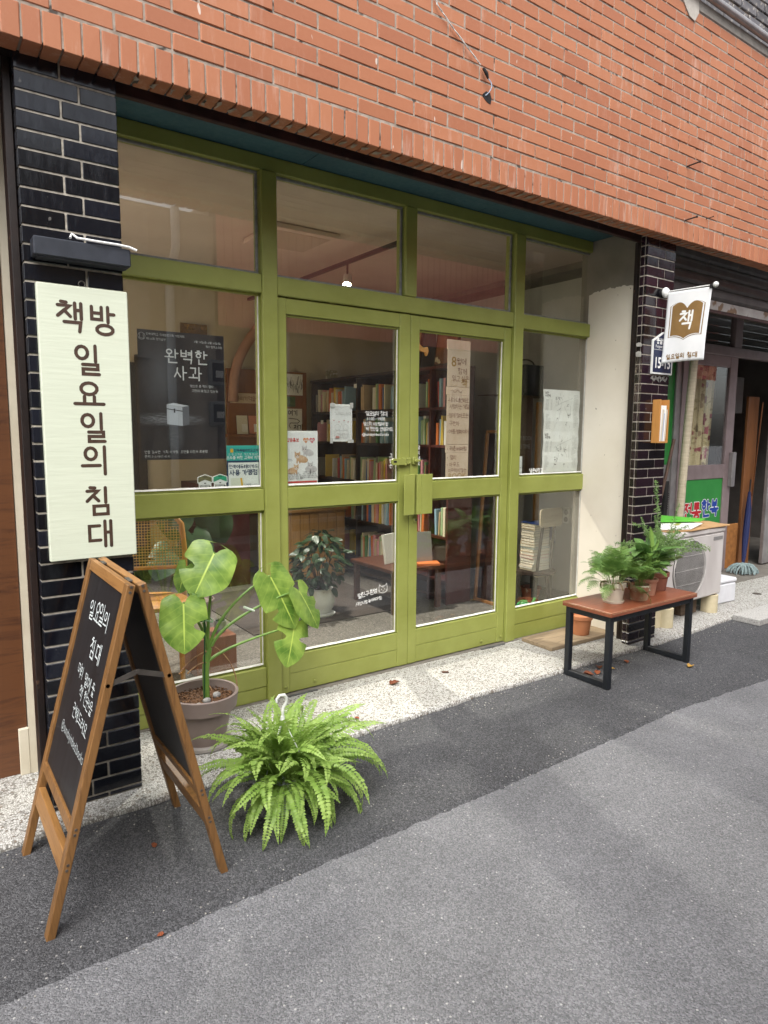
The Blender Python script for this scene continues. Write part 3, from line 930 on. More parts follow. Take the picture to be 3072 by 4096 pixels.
def door(name, x0, x1, sl, sr, label):
    q = MB(); y0, y1 = .622, .664
    zt = 2.138
    q.box(x0, x0+sl, y0, y1, ZB+.006, zt, b=.003); q.box(x1-sr, x1, y0, y1, ZB+.006, zt, b=.003)
    a, b = x0+sl, x1-sr
    q.box(a, b, y0+.002, y1, 2.058, zt, b=.003); q.box(a, b, y0+.002, y1, 1.053, 1.165, b=.003)
    q.box(a, b, y0+.002, y1, .146, .250, b=.003); q.box(a, b, y0+.003, y1, ZB+.006, .1445, b=.003)
    D = q.build(name, M_GREEN, SF); D['label'] = label
    for z0, z1 in ((1.166, 2.057), (.251, 1.052)):
        boxo('pane', M_GLASS, D, a-.003, b+.003, .65, .654, z0-.003, z1+.003, b=0)
        bead(D, a, b, z0, z1, .644, M_GREEN, .009)
        putty(D, a+.01, b-.01, z0+.010, .642)
        boxo('putty', M_PUTTY, D, b-.0135, b-.0085, .632, .640, z0+.012, z1-.012, b=.001)
    return D
DL = door('door', 1.576, 2.431, .050, .078, 'left leaf of the green double door')
DR = door('door', 2.434, 3.258, .064, .062, 'right leaf of the green double door')
for D, xs_ in ((DL, (1.60, 1.78)), (DR, (3.05, 3.23))):
    for x in xs_:
        o = link('screw', screwm, D, (x, .6185, .078), (R(-90), 0, 0))
# pull plates
for D, x0, x1 in ((DL, 2.350, 2.427), (DR, 2.446, 2.562)):
    q = MB(); q.box(x0, x1, .560, .566, .975, 1.214, b=.002); 
    if D is DR: q.box(x0, x0+.006, .566, .622, .975, 1.214, b=.002); q.box(x0+.028, x0+.032, .556, .560, .975, 1.214, b=.001)
    else: q.box(x1-.006, x1, .566, .622, .975, 1.214, b=.002)
    q.build('handle', M_GREEN, D, )
# hasp and staple
q = MB()
q.prism([(2.286, 1.275), (2.281, 1.287), (2.286, 1.303), (2.296, 1.308), (2.38, 1.308), (2.38, 1.27), (2.296, 1.27)], lambda a, b, d: (a, d, b), .596, .604)
q.box(2.375, 2.428, .600, .622, 1.272, 1.312, b=.003); q.tube([(2.384, .597, 1.268), (2.384, .597, 1.316)], .006, 10)
q.build('hasp', M_GREEN, DL, 40)
boxo('hasp_slot', M_INK, DL, 2.297, 2.318, .5945, .597, 1.284, 1.295, b=0)
for x in (2.398, 2.418):
    for z in (1.28, 1.304): link('screw', screwm, DL, (x, .6, z), (R(-90), 0, 0)).scale = (.5, .5, .6)
q = MB(); q.box(2.446, 2.486, .607, .622, 1.27, 1.315, b=.003); q.box(2.452, 2.478, .588, .607, 1.283, 1.303, b=.004); q.tube([(2.478, .597, 1.293), (2.496, .597, 1.293)], .006, 8)
q.build('staple', M_GREEN, DR, 40)
q = MB().lathe([(0, -.012), (.009, -.012), (.014, -.01), (.0185, -.002), (.019, 0)], 20)
o = q.build('lock_cylinder', M_GREEN, DR, 50); o.location = (2.478, .622, .935); o.rotation_euler = (R(-90), 0, 0)
q = MB().lathe([(0, -.0135), (.006, -.0135), (.008, -.012)], 16); o = q.build('keyway', M_STEEL, DR, 50); o.location = (2.478, .622, .935); o.rotation_euler = (R(-90), 0, 0)
# rubber draught strips under the doors
M_RUB = mat('grey_rubber', '5a5a5a', '474747', 20, .7, .3, 50)
boxo('threshold_strip', M_RUB, SF, 1.6, 1.78, .585, .60, .031, .036, b=.001); boxo('threshold_strip', M_RUB, SF, 3.02, 3.24, .58, .60, .031, .036, b=.001)
boxo('threshold', mat('worn_sill', '7d776d', '67615a', 14, .85, .4, 40), SF, .62, 4.1, .60, .72, .026, .0345, b=.001)

# ------------------------------------------------------------------ room behind the glass
def struct(name, m, *a):
    return tag(boxo(name, m, None, *a, b=0), kind='structure')
M_WALLW = mat('warm_wall', 'c9bda8', 'c0b39c', 2, .9, .15, 30)
M_CEIL = mat('room_ceiling', 'c4b5ac', 'baaaa1', 2, .9, .1, 30)
struct('wall_back', M_WALLW, .2, 6.0, 3.95, 4.05, 0, 2.85)
struct('wall_left', M_WALLW, .2, .36, .70, 3.95, 0, 2.85)
struct('wall_right', mat('white_wall', 'c2c2be', 'b4b4b0', 3, .85, .3, 20), 4.78, 4.9, .72, 3.95, 0, 2.85)
struct('pier_right', mat('white_wall', '', ''), 4.14, 4.9, .70, .74, 0, 2.85)
struct('ceiling', M_CEIL, .2, 6.0, .71, 4.0, 2.83, 2.9)
struct('room_floor', M_TERR_IN, .3, 5.0, .70, 4.0, .0, .035)
struct('floor_mat', mat('brown_mat', '4d443e', '433b36', 8, .95, .3, 200), 1.9, 3.3, 1.70, 3.0, .035, .043)
# ------------------------------------------------------------------ house across the alley (seen mirrored in the glass)
OPP = thing('opposite_house', 'pink sided house across the alley, mirrored in the shop glass', 'building', (0, -4.3, 0))
M_PINK = mat('pink_render', 'ee9384', 'e28678', 3, .8, .2, 30)
M_GREYW = mat('beige_render', 'b5a998', 'a89c8b', 3, .85, .3, 30)
boxo('wall', M_GREYW, OPP, -8, 3.2, -3, 0, 0, 4.05, b=0)
boxo('wall', mat('dim_render', '8d7d70', '7d6e62', 3, .9, .2, 30), OPP, 3.2, 16, -3, -.12, 0, 4.3, b=0)
q = MB(); k = 0
x = 3.2
prof = []
while x < 16:
    prof += [(x, 0), (x+.05, 0), (x+.06, -.018), (x+.1, -.018)]
    x += .11
vs = [(a, .1+b, 2.75) for a, b in prof]+[(a, .1+b, 4.30) for a, b in prof]
n_ = len(prof)
q.add(vs, [(i, i+1, n_+i+1, n_+i) for i in range(n_-1)])
q.build('siding', M_PINK, OPP)
boxo('eave', mat('eave_metal', '8a8178', '7a7169', 4, .6), OPP, 3.1, 16, -.5, .28, 4.30, 4.36, b=.01)
boxo('wall_pier', mat('white_wall', '', ''), OPP, 3.9, 4.2, -.2, .06, 0, 4.05, b=.01)
MB().tube([(2.62, .07, 0), (2.62, .07, 3.2), (2.7, .1, 3.6), (2.7, .1, 4.04)], .05, 10).build('drain_pipe', M_WHITEPL, OPP, 40)
boxo('window_panel', mat('stucco', 'b9b0a2', 'aaa192', 10, .9, .6, 60), OPP, 1.9, 2.4, 0, .06, 2.3, 4.0, b=.01)
def mtr(z):
    q = MB(); q.box(3.08, 3.32, .0, .10, z, z+.31, b=.02)
    o = q.build('electricity_meter', mat('meter_grey', '8b8c8a', '7e7f7d', 8, .5), OPP, 40)
    boxo('meter_window', mat('meter_glass', '20242c', '1a1d24', 8, .15), OPP, 3.11, 3.29, .1, .108, z+.05, z+.27, b=.01)
    boxo('meter_dial', M_WHITEPL, OPP, 3.15, 3.25, .108, .111, z+.10, z+.18, b=0)
mtr(2.02); mtr(1.52)
# folding lattice gate
q = MB()
for i in range(27):
    x = 4.3+i*.17
    q.box(x-.008, x+.008, .02, .03, .25, 2.35)
    for j in range(7):
        z = .3+j*.29
        for s in (0, 1):
            za, zb = (z, z+.29) if s == 0 else (z+.29, z)
            q.tube([(x, .035+.006*s, za), (x+.17, .035+.006*s, zb)], .0085, 4, False)
q.build('lattice_gate', mat('gate_steel', '7b7876', '6b6866', 8, .45, metal=.5), OPP)
boxo('gate_track', M_ALU, OPP, 4.2, 9, .0, .06, .2, .26, b=.005)
boxo('step', mat('cement', '', ''), OPP, -8, 16, 0, .55, 0, .1, b=.01)
# number plate on the far pier
q = MB(); pts = [(7.0, 1.93), (7.24, 1.93), (7.24, 2.1), (7.12, 2.17), (7.0, 2.1)]
q.prism(pts, lambda a, b, d: (a, d, b), .065, .075); q.build('number_plate', M_WHITEPL, OPP)
q = MB(); pts = [(7.01, 1.94), (7.23, 1.94), (7.23, 2.095), (7.12, 2.158), (7.01, 2.095)]
q.prism(pts, lambda a, b, d: (a, d, b), .075, .078); q.build('number_field', flat('1d2a4d'), OPP)
q = MB(); put_text(q, plane((7.22, .079, 1.96), (-1, 0, 0), (0, 0, 1)), '15-16', .0, 0, .085, .01); q.build('lettering', M_WHITEINK, OPP)
boxo('wall_pier', M_GREYW, OPP, 6.85, 7.5, -.2, .06, 0, 2.76, b=.01)
# ------------------------------------------------------------------ vertical signboard
SG = thing('signboard', 'tall cream signboard with brown hand painted lettering on the black tiled pillar', 'sign', (.392, .06, .99))
boxo('board', M_SIGN, SG, 0, .3, 0, .03, 0, .972, b=.003)
q = MB(); f = plane((0, 0, 0), (1, 0, 0), (0, 0, 1), .0006)
sgw = .0118
def sgl(ch, x, z, w, h):
    k = 0
    for st in syll(ch):
        ribbon(q, f, [(x+p[0]*w, z+p[1]*h) for p in st], sgw, k*.00005); k += 1
sgl('책', .060, .815, .088, .098); sgl('방', .168, .812, .086, .098)
sgl('일', .112, .668, .088, .102); sgl('요', .105, .556, .098, .086); sgl('일', .122, .428, .088, .102)
sgl('의', .120, .31, .092, .10); sgl('침', .128, .16, .086, .10); sgl('대', .128, .042, .09, .094)
q.build('lettering', M_SIGNTXT, SG)
ring = MB().tube([(.148+.011*math.cos(t*.6283), .012, .983+.011*math.sin(t*.6283)) for t in range(11)], .002, 6); ring.build('hanging_ring', M_STEEL, SG, 60)

LP = thing('sign_lamp', 'flat dark grey metal wall lamp above the cream signboard', 'lamp', (.385, .095, 2.05))
boxo('housing', M_DGREY, LP, .0, .315, -.07, 0, -.006, .056, b=.004)
boxo('diffuser', mat('dark_diffuser', '3a3d42', '303338', 10, .5), LP, .012, .303, -.062, -.008, -.01, -.006, b=0)
q = MB()
pts = [(.118, -.05, .066), (.128, -.03, .085), (.14, -.06, .066), (.2, -.072, .062), (.27, -.072, .062), (.31, -.07, .06), (.335, -.072, .052)]
q.tube([Vector(p)+Vector((0, -.004, .002)) for p in pts], .0045, 6)
q.build('tape_strip', M_WHITEINK, LP)

# ------------------------------------------------------------------ chalkboard A-frame
M_AF = wood('oiled_oak', '8d6538', '5f4123', 'z', .5, 9, 16)
M_AFL = wood('sunlit_oak', 'a57844', '7d562d', 'y', .5, 9, 16)  # lighter copy of the oak, sunlight put into its colour
def chalk():
    m, nt, bs = nodes('chalkboard')
    vec = coords(nt)
    a = noise_tex(nt, coords(nt, (1, 5, .6)), 5, 6, .7)
    nt.links.new(ramp(nt, a, [(.35, '121316'), (.7, '26282b')]), bs.inputs['Base Color'])
    bs.inputs['Roughness'].default_value = .5
    return m
M_CHALKB = chalk()
M_CHALK = mat('chalk_marker', 'd7dcda', 'b9c4c4', 120, .8)
AF = thing('chalkboard_sign', 'wooden A-frame chalkboard with chalk lettering standing at the kerb', 'sign', (.51, -.31, 0))
# local: u = -y from left, lies in a leaning plane
def leaf_frame(sgn, foot, top, ztop, w0, w1):
    """transform: local (a along width, b along slope, c normal outwards)"""
    h = Vector((top-foot, 0, ztop)); L = h.length
    v = h.normalized(); u = Vector((0, -1, 0))*sgn
    n = u.cross(v)
    O = Vector((foot, -w0 if sgn > 0 else w1, 0))
    M = Matrix(((u.x, v.x, n.x, O.x), (u.y, v.y, n.y, O.y), (u.z, v.z, n.z, O.z), (0, 0, 0, 1)))
    return M, L
HW = .255
for sgn, foot, top, nm in ((1, -.265, -.002, 'front'), (-1, .262, .028, 'back')):
    M_, L = leaf_frame(sgn, foot, top, 1.012, -HW, -HW)
    Wd = 2*HW; st = .036; th = .024
    for a0, a1 in ((0, st), (Wd-st, Wd)):
        q = MB().box(a0, a1, 0, L, -th/2, th/2, b=.002, M=M_); q.build('leg', M_AF, AF)
    for b0, b1, mm in ((L-st, L, M_AFL), (.30, .335, M_AF), (.185, .245, M_AFL if sgn > 0 else M_AF)):
        q = MB().box(st, Wd-st, b0, b1, -th/2+.001, th/2-.001, b=.002, M=M_); q.build('rail', mm, AF)
    q = MB().box(st-.004, Wd-st+.004, .333, L-st+.002, -.003, .003, M=M_); q.build('panel', M_CHALKB, AF)
    for b0 in (.215, .318, L-.014):
        for s_ in (-.008, .008):
            qq = MB().lathe([(0, .0012), (.004, .0012), (.0045, 0)], 10)
            for face in (0, 1):
                a = (0 if face == 0 else Wd)
                T_ = M_ @ Matrix.Translation((a, b0+s_, 0)) @ Matrix.Rotation(R(-90 if face == 0 else 90), 4, 'Y')
                x = MB().add([T_ @ Vector(v) for v in qq.v], qq.f); x.build('rivet', M_STEEL, AF)
    if sgn > 0: MF, LF = M_, L
    else: MBk, LB = M_, L
# stays
for yy_ in (-HW+.004, HW-.004):
    q = MB()
    pa = Vector((-.265+.263*.705, yy_, .705*1.012+.01)); pb = Vector((.262-.234*.70, yy_, .70*1.012+.01)); pm = (pa+pb)/2+Vector((-.005, 0, .028))
    for a, b in ((pa, pm), (pm, pb)):
        d = (b-a).normalized(); nrm = Vector((0, 1, 0)); up_ = d.cross(nrm)
        q.add([a+up_*.008-nrm*.001, a-up_*.008-nrm*.001, b-up_*.008-nrm*.001, b+up_*.008-nrm*.001, a+up_*.008+nrm*.001, a-up_*.008+nrm*.001, b-up_*.008+nrm*.001, b+up_*.008+nrm*.001],
              [(0, 1, 2, 3), (4, 7, 6, 5), (0, 3, 7, 4), (1, 5, 6, 2), (0, 4, 5, 1), (3, 2, 6, 7)])
    for c in (pa, pm, pb): q.tube([c+Vector((0, -.004, 0)), c+Vector((0, .004, 0))], .006, 10)
    q.build('folding_stay', M_STEEL, AF)
for b in (-.16, .16):
    boxo('hinge', M_STEEL, AF, .006, .020, b-.025, b+.025, 1.006, 1.0125, b=.001)
fnb = lambda a, b, d=0: MF @ Vector((a, b, .0036+d))
sl = lambda z: z/1.012*LF
def chalk_line(fn):
    q = MB(); fn(q); q.build('lettering', M_CHALK, AF)
chalk_line(lambda q: hand(q, fnb, '일요일의', .135, sl(.836), .062, .0052, .98, .08, 3, 0, .002))
chalk_line(lambda q: hand(q, fnb, '침대', .245, sl(.742), .062, .0056, 1.1, .08, 4, 0, 0))
chalk_line(lambda q: hand(q, fnb, '머리 맡에 둘', .155, sl(.655), .042, .0031, .98, .09, 5, 0, -.0005))
chalk_line(lambda q: hand(q, fnb, '책', .232, sl(.602), .042, .0031, .98, .09, 6, 0, -.001))
chalk_line(lambda q: hand(q, fnb, '한권을', .294, sl(.602), .042, .0031, .98, .09, 6, 0, -.001))
chalk_line(lambda q: hand(q, fnb, '권해드려요', .205, sl(.542), .042, .0031, 1.0, .09, 7, 0, -.001))
chalk_line(lambda q: put_text(q, fnb, '@sundayinbed.books', .11, sl(.468), .044, -.014, 'LEFT', .86))

for x, z, l, a in ((.43, .66, .05, -60), (.44, .32, .03, 70), (.06, .45, .02, 20)):
    q = MB(); ribbon(q, fnb, [(x, sl(z)), (x+l*math.cos(R(a)), sl(z)+l*math.sin(R(a)))], .0012); q.build('chalk_scratch', mat('faint_chalk', '6d6f70', '5d5f60', 20, .8), AF)
# ------------------------------------------------------------------ leaves
def blade_leaf(base, tip, width, up_, notches=(), droop=.1, fold=.12, heart=.22, rows=26, cols=5, wmax=.42, seed=1):
    """heart shaped leaf between base and tip, facing up_; notches: (side,t0,t1,depth)"""
    base = Vector(base); tip = Vector(tip)
    ax = tip-base; L = ax.length; ax.normalize()
    nrm = Vector(up_).normalized(); nrm = (nrm-ax*nrm.dot(ax)).normalized()
    sd_ = ax.cross(nrm)
    rr = random.Random(seed)
    mb = MB(); mb.uv = []
    def half(t):
        if t < 0: return width*.5*math.sqrt(max(0, 1-(t/heart)**2))*.92 if heart else 0
        if t < wmax: return width*.5*(.92+.08*math.sin(t/wmax*math.pi/2))
        k = (t-wmax)/(1-wmax)
        return width*.5*(max(0, 1-k**1.9))**.85
    for side in (-1, 1):
        t0 = -heart
        grid = []
        for i in range(rows+1):
            t = t0+(1-t0)*i/rows
            h = half(t)
            inn = 0 if t >= 0 else min(h*.98, width*.5*(.10+.42*(abs(t)/heart)**2) if heart else 0)
            out = h
            for (s, a, b, dp) in notches:
                if s == side and a < t < b:
                    k = 1-abs((t-(a+b)/2)/((b-a)/2))**2.5
                    out = h*(1-dp*k)
            out = max(out, inn+1e-4)
            row = []
            for j in range(cols+1):
                x = inn+(out-inn)*j/cols
                rel = x/(width*.5)
                zz = fold*width*rel**1.5*.5 - droop*L*max(0, t)**2 + .02*width*math.sin(t*11+side)*rel + rr.uniform(-1, 1)*.0008
                zz -= .10*width*rel**3
                p = base+ax*(t*L)+sd_*(side*x)+nrm*zz
                mb.v.append(tuple(p)); mb.uv.append((side*(x/max(h, 1e-5) if t >= 0 else .2+.8*x/max(h, 1e-5)), t)); row.append(len(mb.v)-1)
            grid.append(row)
        for i in range(rows):
            for j in range(cols):
                mb.f.append((grid[i][j], grid[i][j+1], grid[i+1][j+1], grid[i+1][j]))
    return mb
def bez(a, b, c, d, n=10):
    a, b, c, d = map(Vector, (a, b, c, d))
    return [a*(1-t)**3+b*3*t*(1-t)**2+c*3*t*t*(1-t)+d*t**3 for t in [i/n for i in range(n+1)]]

# ------------------------------------------------------------------ monstera
PX, PY = 1.035, .335
MO = thing('monstera_plant', 'young monstera with big split leaves in a taupe pot beside the door', 'plant', (PX, PY, .03))
q = MB().lathe([(.088, .0), (.116, .0), (.124, .006), (.124, .02), (.118, .022), (.09, .018)], 40); q.build('saucer', mat('grey_saucer', '97918b', '8a847e', 8, .5), MO, 40)
q = MB().lathe([(.086, .016), (.094, .018), (.130, .172), (.134, .174), (.150, .178), (.158, .238), (.159, .246), (.152, .25), (.146, .246), (.140, .20), (.138, .196)], 48); q.build('pot', M_POTTAUPE, MO, 35)
q = MB(); q.lathe([(0.0, .212), (.06, .214), (.11, .208), (.142, .200)], 36)
q.v = [(x, y, z+.010*noise.noise((x*60, y*60, 1))+.006*noise.noise((x*150, y*150, 3))) for x, y, z in q.v]
q.build('soil', M_SOIL, MO, 60)
q = MB()
for i in range(520):
    a = rnd.uniform(0, 6.283); r = .138*math.sqrt(rnd.random()); s = rnd.uniform(.002, .006)
    M_ = Matrix.Translation((r*math.cos(a), r*math.sin(a), .212+rnd.uniform(-.003, .006))) @ Matrix.Rotation(rnd.uniform(0, 6), 4, 'Z') @ Matrix.Rotation(rnd.uniform(-1, 1), 4, 'X')
    q.box(-s, s, -s*.6, s*.6, -s*.4, s*.4, M=M_)
tag(q.build('bark_chips', mat('bark_chip', '7a5636', '3c281a', 160, .95, .3, 50, island=True, var=.35), MO), kind='stuff')
def pebble(parent, x, y, z, s, m=None, name='pebble'):
    bm = bmesh.new(); bmesh.ops.create_icosphere(bm, subdivisions=2, radius=1)
    for v in bm.verts:
        v.co *= 1+.12*noise.noise(v.co*1.5+Vector((x*50, y*50, 0)))
        v.co = Vector((v.co.x*s, v.co.y*s*.85, v.co.z*s*.7))
    me = bpy.data.meshes.new(name); bm.to_mesh(me); bm.free()
    me.polygons.foreach_set('use_smooth', [True]*len(me.polygons)); me.materials.append(m or M_PEBBLE)
    return link(name, me, parent, (x, y, z))
for x, y, s in ((.055, -.02, .022), (-.005, -.06, .02), (-.05, -.085, .013), (.01, -.10, .01)): pebble(MO, x, y, .222, s)
ST = lambda p: Vector((p[0]-PX, p[1]-PY, p[2]-.03))
stem = [(1.05, .33, .22), (1.05, .335, .30), (1.052, .34, .37), (1.06, .345, .43), (1.075, .35, .47)]
q = MB().tube([ST(p) for p in stem], [.014, .015, .0155, .017, .013], 10); q.build('stem', M_STEM, MO, 50)
LV = [ # base tip width normal notches stem-start
 ((1.093, .30, .922), (.972, .25, .742), .235, (-.25, -.8, .35), ((1, .30, .56, .55),), (1.066, .345, .45)),
 ((.935, .27, .722), (.912, .20, .512), .205, (-.2, -.85, .3), ((-1, .36, .60, .6),), (1.066, .345, .46)),
 ((1.375, .33, .775), (1.49, .26, .515), .215, (.05, -.85, .35), ((-1, .36, .46, .35), (1, .5, .62, .6), (-1, .64, .76, .6)), (1.075, .35, .47)),
 ((1.512, .30, .695), (1.605, .24, .505), .165, (.35, -.8, .35), ((-1, .12, .34, .6), (-1, .5, .66, .45)), (1.085, .35, .475)),
 ((1.488, .30, .520), (1.425, .24, .335), .185, (.1, -.85, .3), ((1, .18, .42, .6), (-1, .22, .40, .6)), (1.055, .34, .40)),
 ((1.135, .40, .86), (1.185, .43, .71), .14, (.2, -.6, .6), (), (1.07, .36, .46)),
 ((.985, .36, .86), (.945, .38, .735), .10, (-.5, -.6, .5), (), (1.07, .36, .46)),
]
for i, (b, t, w, nr, no, s0) in enumerate(LV):
    lm_ = blade_leaf(ST(b), ST(t), w, nr, no, .1, .10, .2, seed=i)
    lm_.build('leaf', M_MONST, MO, 60)
    d = Vector(b)-Vector(s0)
    c1 = Vector(s0)+Vector((d.x*.12, 0, d.z*.5)); c2 = Vector(b)-Vector((d.x*.35, 0, d.z*.12 if abs(d.x) > .2 else d.z*.3))
    q = MB().tube([ST(p) for p in bez(s0, c1, c2, b, 14)], [.0085-.0045*k/14 for k in range(15)], 8); q.build('petiole', M_STEM, MO, 60)
M_ROOT = mat('aerial_root', '9a7a55', '6d4a32', 30, .8)
for pts in ([(1.055, .335, .46), (1.0, .30, .465), (.95, .28, .45), (.90, .25, .41)], [(1.05, .33, .41), (1.01, .29, .43), (.965, .27, .42), (.94, .26, .40)], [(1.10, .345, .47), (1.16, .32, .42), (1.20, .31, .33), (1.185, .30, .235)], [(1.06, .33, .30), (1.075, .30, .28), (1.05, .27, .25), (1.045, .25, .235)]):
    MB().tube([ST(p) for p in bez(*pts, 12)], .0032, 6).build('aerial_root', M_ROOT, MO, 60)
MB().tube([ST((1.03, .31, .22)), ST((1.045, .315, .63))], .0035, 8).build('stake', flat('1f4a2c', .5), MO, 60)
MB().tube([ST((1.062+.022*math.cos(t*.5236), .325+.02*math.sin(t*.5236), .605+.006*math.sin(t))) for t in range(13)], .003, 6).build('plant_tie', flat('7aa07a', .5), MO, 60)
a_, b__ = ST((1.235, .32, .645)), ST((1.285, .315, .62))
MB().tube([a_, (a_+b__)/2, b__], .006, 6).build('plant_tie', flat('b9c9b0', .5), MO, 60)

# ------------------------------------------------------------------ ferns
def frond(L, pairs, w, arch, seed, taper=1.0, wav=.15, curl=.0):
    """pinnate frond growing along +X, arching down; unit tube rachis plus leaflets"""
    rr = random.Random(seed)
    mb = MB(); pts = []
    n = 16
    p = Vector((0, 0, 0)); ang = R(62)
    for i in range(n+1):
        pts.append(p.copy())
        p = p+Vector((math.cos(ang), 0, math.sin(ang)))*(L/n)
        ang -= arch/n*(.5+1.0*i/n)
    side = [rr.uniform(-wav, wav) for _ in range(3)]
    pts = [Vector((q.x, L*(side[0]*math.sin(i/n*2)+side[1]*(i/n)**2), q.z)) for i, q in enumerate(pts)]
    mb.tube(pts, [.0016*(1-.7*i/n) for i in range(n+1)], 4, False)
    for k in range(pairs):
        t = .10+.9*(k+.5)/pairs
        f = t*n; i = min(int(f), n-1); u = f-i
        c = pts[i]*(1-u)+pts[i+1]*u
        d = (pts[i+1]-pts[i]).normalized()
        up_ = d.cross(Vector((0, 1, 0))); up_ = -up_ if up_.z < 0 else up_
        sdv = d.cross(up_).normalized()
        h = w*(math.sin(min(1, t*2.6)*math.pi/2))*(1-t**3.0*taper)**.9
        for s in (-1, 1):
            ln = h*rr.uniform(.88, 1.08); wd = L*.9/pairs*rr.uniform(.5, .62)
            out = (sdv*s+d*.22+up_*rr.uniform(-.05, .22)).normalized()
            fw_ = (d-out*d.dot(out)).normalized()
            tw = up_*rr.uniform(-.35, .35)
            fw_ = (fw_+tw).normalized()
            b0 = c
            m1 = c+out*ln*.35+up_*.03*ln; m2 = c+out*ln*.75; tp = c+out*ln-up_*.12*ln+fw_*wd*.3
            mb.add([b0, m1-fw_*wd, m2-fw_*wd*.75, tp, m2+fw_*wd*.8, m1+fw_*wd], [(0, 1, 5), (1, 2, 4, 5), (2, 3, 4)])
    return mb
FX, FY = 1.115, -.31
FE = thing('hanging_fern', 'bright green sword fern spilling from a pale hanging basket on the asphalt', 'plant', (FX, FY, .0065))
q = MB().lathe([(.058, 0), (.07, .0), (.082, .02), (.108, .105), (.118, .112), (.118, .122), (.108, .122), (.1, .105)], 36); q.build('basket', mat('pale_grey_plastic', 'b9bdc2', 'abb0b6', 8, .45), FE, 40)
MB().lathe([(0, .105), (.1, .102)], 24).build('soil', M_SOIL, FE)
q = MB()
hk = [(.0, 0, .36), (.004, 0, .40), (.016, 0, .415), (.018, 0, .432), (.008, 0, .447), (-.012, 0, .449), (-.024, 0, .437), (-.024, 0, .425)]
q.tube([Vector(p) for p in hk], [.005, .006, .006, .0065, .0065, .006, .0055, .005], 8); q.tube([(0, 0, .345), (0, 0, .365)], [.011, .007], 8)
q.build('hook', M_WHITEPL, FE, 60)
for a in (200, 320, 80):
    MB().tube([(.004*math.cos(R(a)), .004*math.sin(R(a)), .35), (.113*math.cos(R(a)), .113*math.sin(R(a)), .118)], .0022, 5).build('hanger_cord', M_WHITEPL, FE)
frm = []
for i in range(12):
    L = (.30, .34, .38, .42, .46, .33, .40, .36, .43, .31, .45, .37)[i]
    frm.append(frond(L*1.02, int(L*74), .036+.004*(i % 3), R((80, 95, 112, 130, 148, 70, 105, 120, 85, 60, 160, 92)[i]), 100+i).mesh('frond', M_FERN))
for i in range(130):
    a = i*2.39996+rnd.uniform(-.25, .25)
    k = rnd.randrange(12)
    r0 = rnd.uniform(.01, .07)
    tilt = rnd.uniform(-.7, .55)
    sc = rnd.uniform(.62, 1.0)
    dirx = math.cos(a); diry = math.sin(a)
    if dirx*-.2+diry > .75: sc *= .9
    o = link('frond', frm[k], FE, (r0*math.cos(a), r0*math.sin(a), .105+rnd.uniform(-.005, .02)))
    o.rotation_euler = (rnd.uniform(-.6, .6), tilt, a); o.scale = (sc, sc, sc)
for a, k, sc, tl in ((100, 9, 1.0, -.62), (150, 5, 1.0, -.6), (45, 9, .95, -.55), (180, 9, .95, -.5), (20, 5, 1.0, -.5), (-20, 4, 1.02, 0), (-35, 10, 1.05, .1), (-50, 4, 1.0, .15), (-100, 10, 1.0, .2), (-75, 3, 1.05, .2), (8, 8, 1.08, .1), (-10, 8, 1.08, .2)):
    o = link('frond', frm[k], FE, (.03*math.cos(R(a)), .03*math.sin(R(a)), .11)); o.rotation_euler = (0, tl, R(a)); o.scale = (sc,)*3

for i in range(22):
    a = -165+i*6.5+rnd.uniform(-5, 5)
    o = link('frond', frm[(4, 10, 3, 7)[i % 4]], FE, (.05*math.cos(R(a)), .05*math.sin(R(a)), .105)); o.rotation_euler = (rnd.uniform(-.4, .4), rnd.uniform(.35, .75), R(a)); sc = rnd.uniform(.6, .82); o.scale = (sc,)*3
# grit and crumbs gathered along the kerb and the seam
q = MB(); rr = random.Random(77)
for i in range(700):
    x = rr.uniform(-.2, 6.5)
    if i % 3: y = poly_at(KERB, x)-abs(rr.gauss(.0, .07))-.008; z = .0066
    else: y = poly_at(PATCH, x)+rr.gauss(0, .05); z = .0068 if y > poly_at(PATCH, x)+.03 else .0015
    s_ = rr.uniform(.001, .0028)
    Mx = Matrix.Translation((x, y, z+s_*.4)) @ Matrix.Rotation(rr.uniform(0, 6), 4, 'Z') @ Matrix.Rotation(rr.uniform(-.5, .5), 4, 'X')
    q.box(-s_, s_, -s_*.8, s_*.8, -s_*.5, s_*.5, M=Mx)
tag(q.build('grit', mat('grit', 'aaa79f', '77736c', 300, .9, island=True, var=.45)), 'loose pale grit scattered along the kerb and the asphalt seam', 'grit', kind='stuff')

# ------------------------------------------------------------------ bench
BE = thing('bench', 'low bench with reddish wood top and black steel frame carrying potted plants', 'bench', (3.155, -.305, .0065))
M_BTOP = wood('red_brown_veneer', '8f5238', '6f3b28', 'x', .38, 5, 8)
BL, BW, BH = .865, .335, .455
boxo('top', M_BTOP, BE, -.005, BL+.005, -.005, BW+.005, BH-.026, BH, b=.0015)
q = MB()
for i in range(60):
    x = BL*i/60; wd = BL/60
    q.add([(x, -.0055, BH-.004-.004*rnd.random()), (x+wd, -.0055, BH-.004-.004*rnd.random()), (x+wd, -.0055+.002+.005*rnd.random(), BH+.0006), (x, -.0055+.002+.005*rnd.random(), BH+.0006)], [(0, 1, 2, 3)])
for i in range(24):
    y = BW*i/24; wd = BW/24
    q.add([(-.0055, y, BH-.004-.003*rnd.random()), (-.0055, y+wd, BH-.004-.003*rnd.random()), (-.0055+.002+.004*rnd.random(), y+wd, BH+.0006), (-.0055+.002+.004*rnd.random(), y, BH+.0006)], [(0, 1, 2, 3)])
tag(q.build('chipped_edge', mat('raw_chipboard', 'c2a883', 'a58a66', 40, .9), BE), kind='stuff')
tb = .034
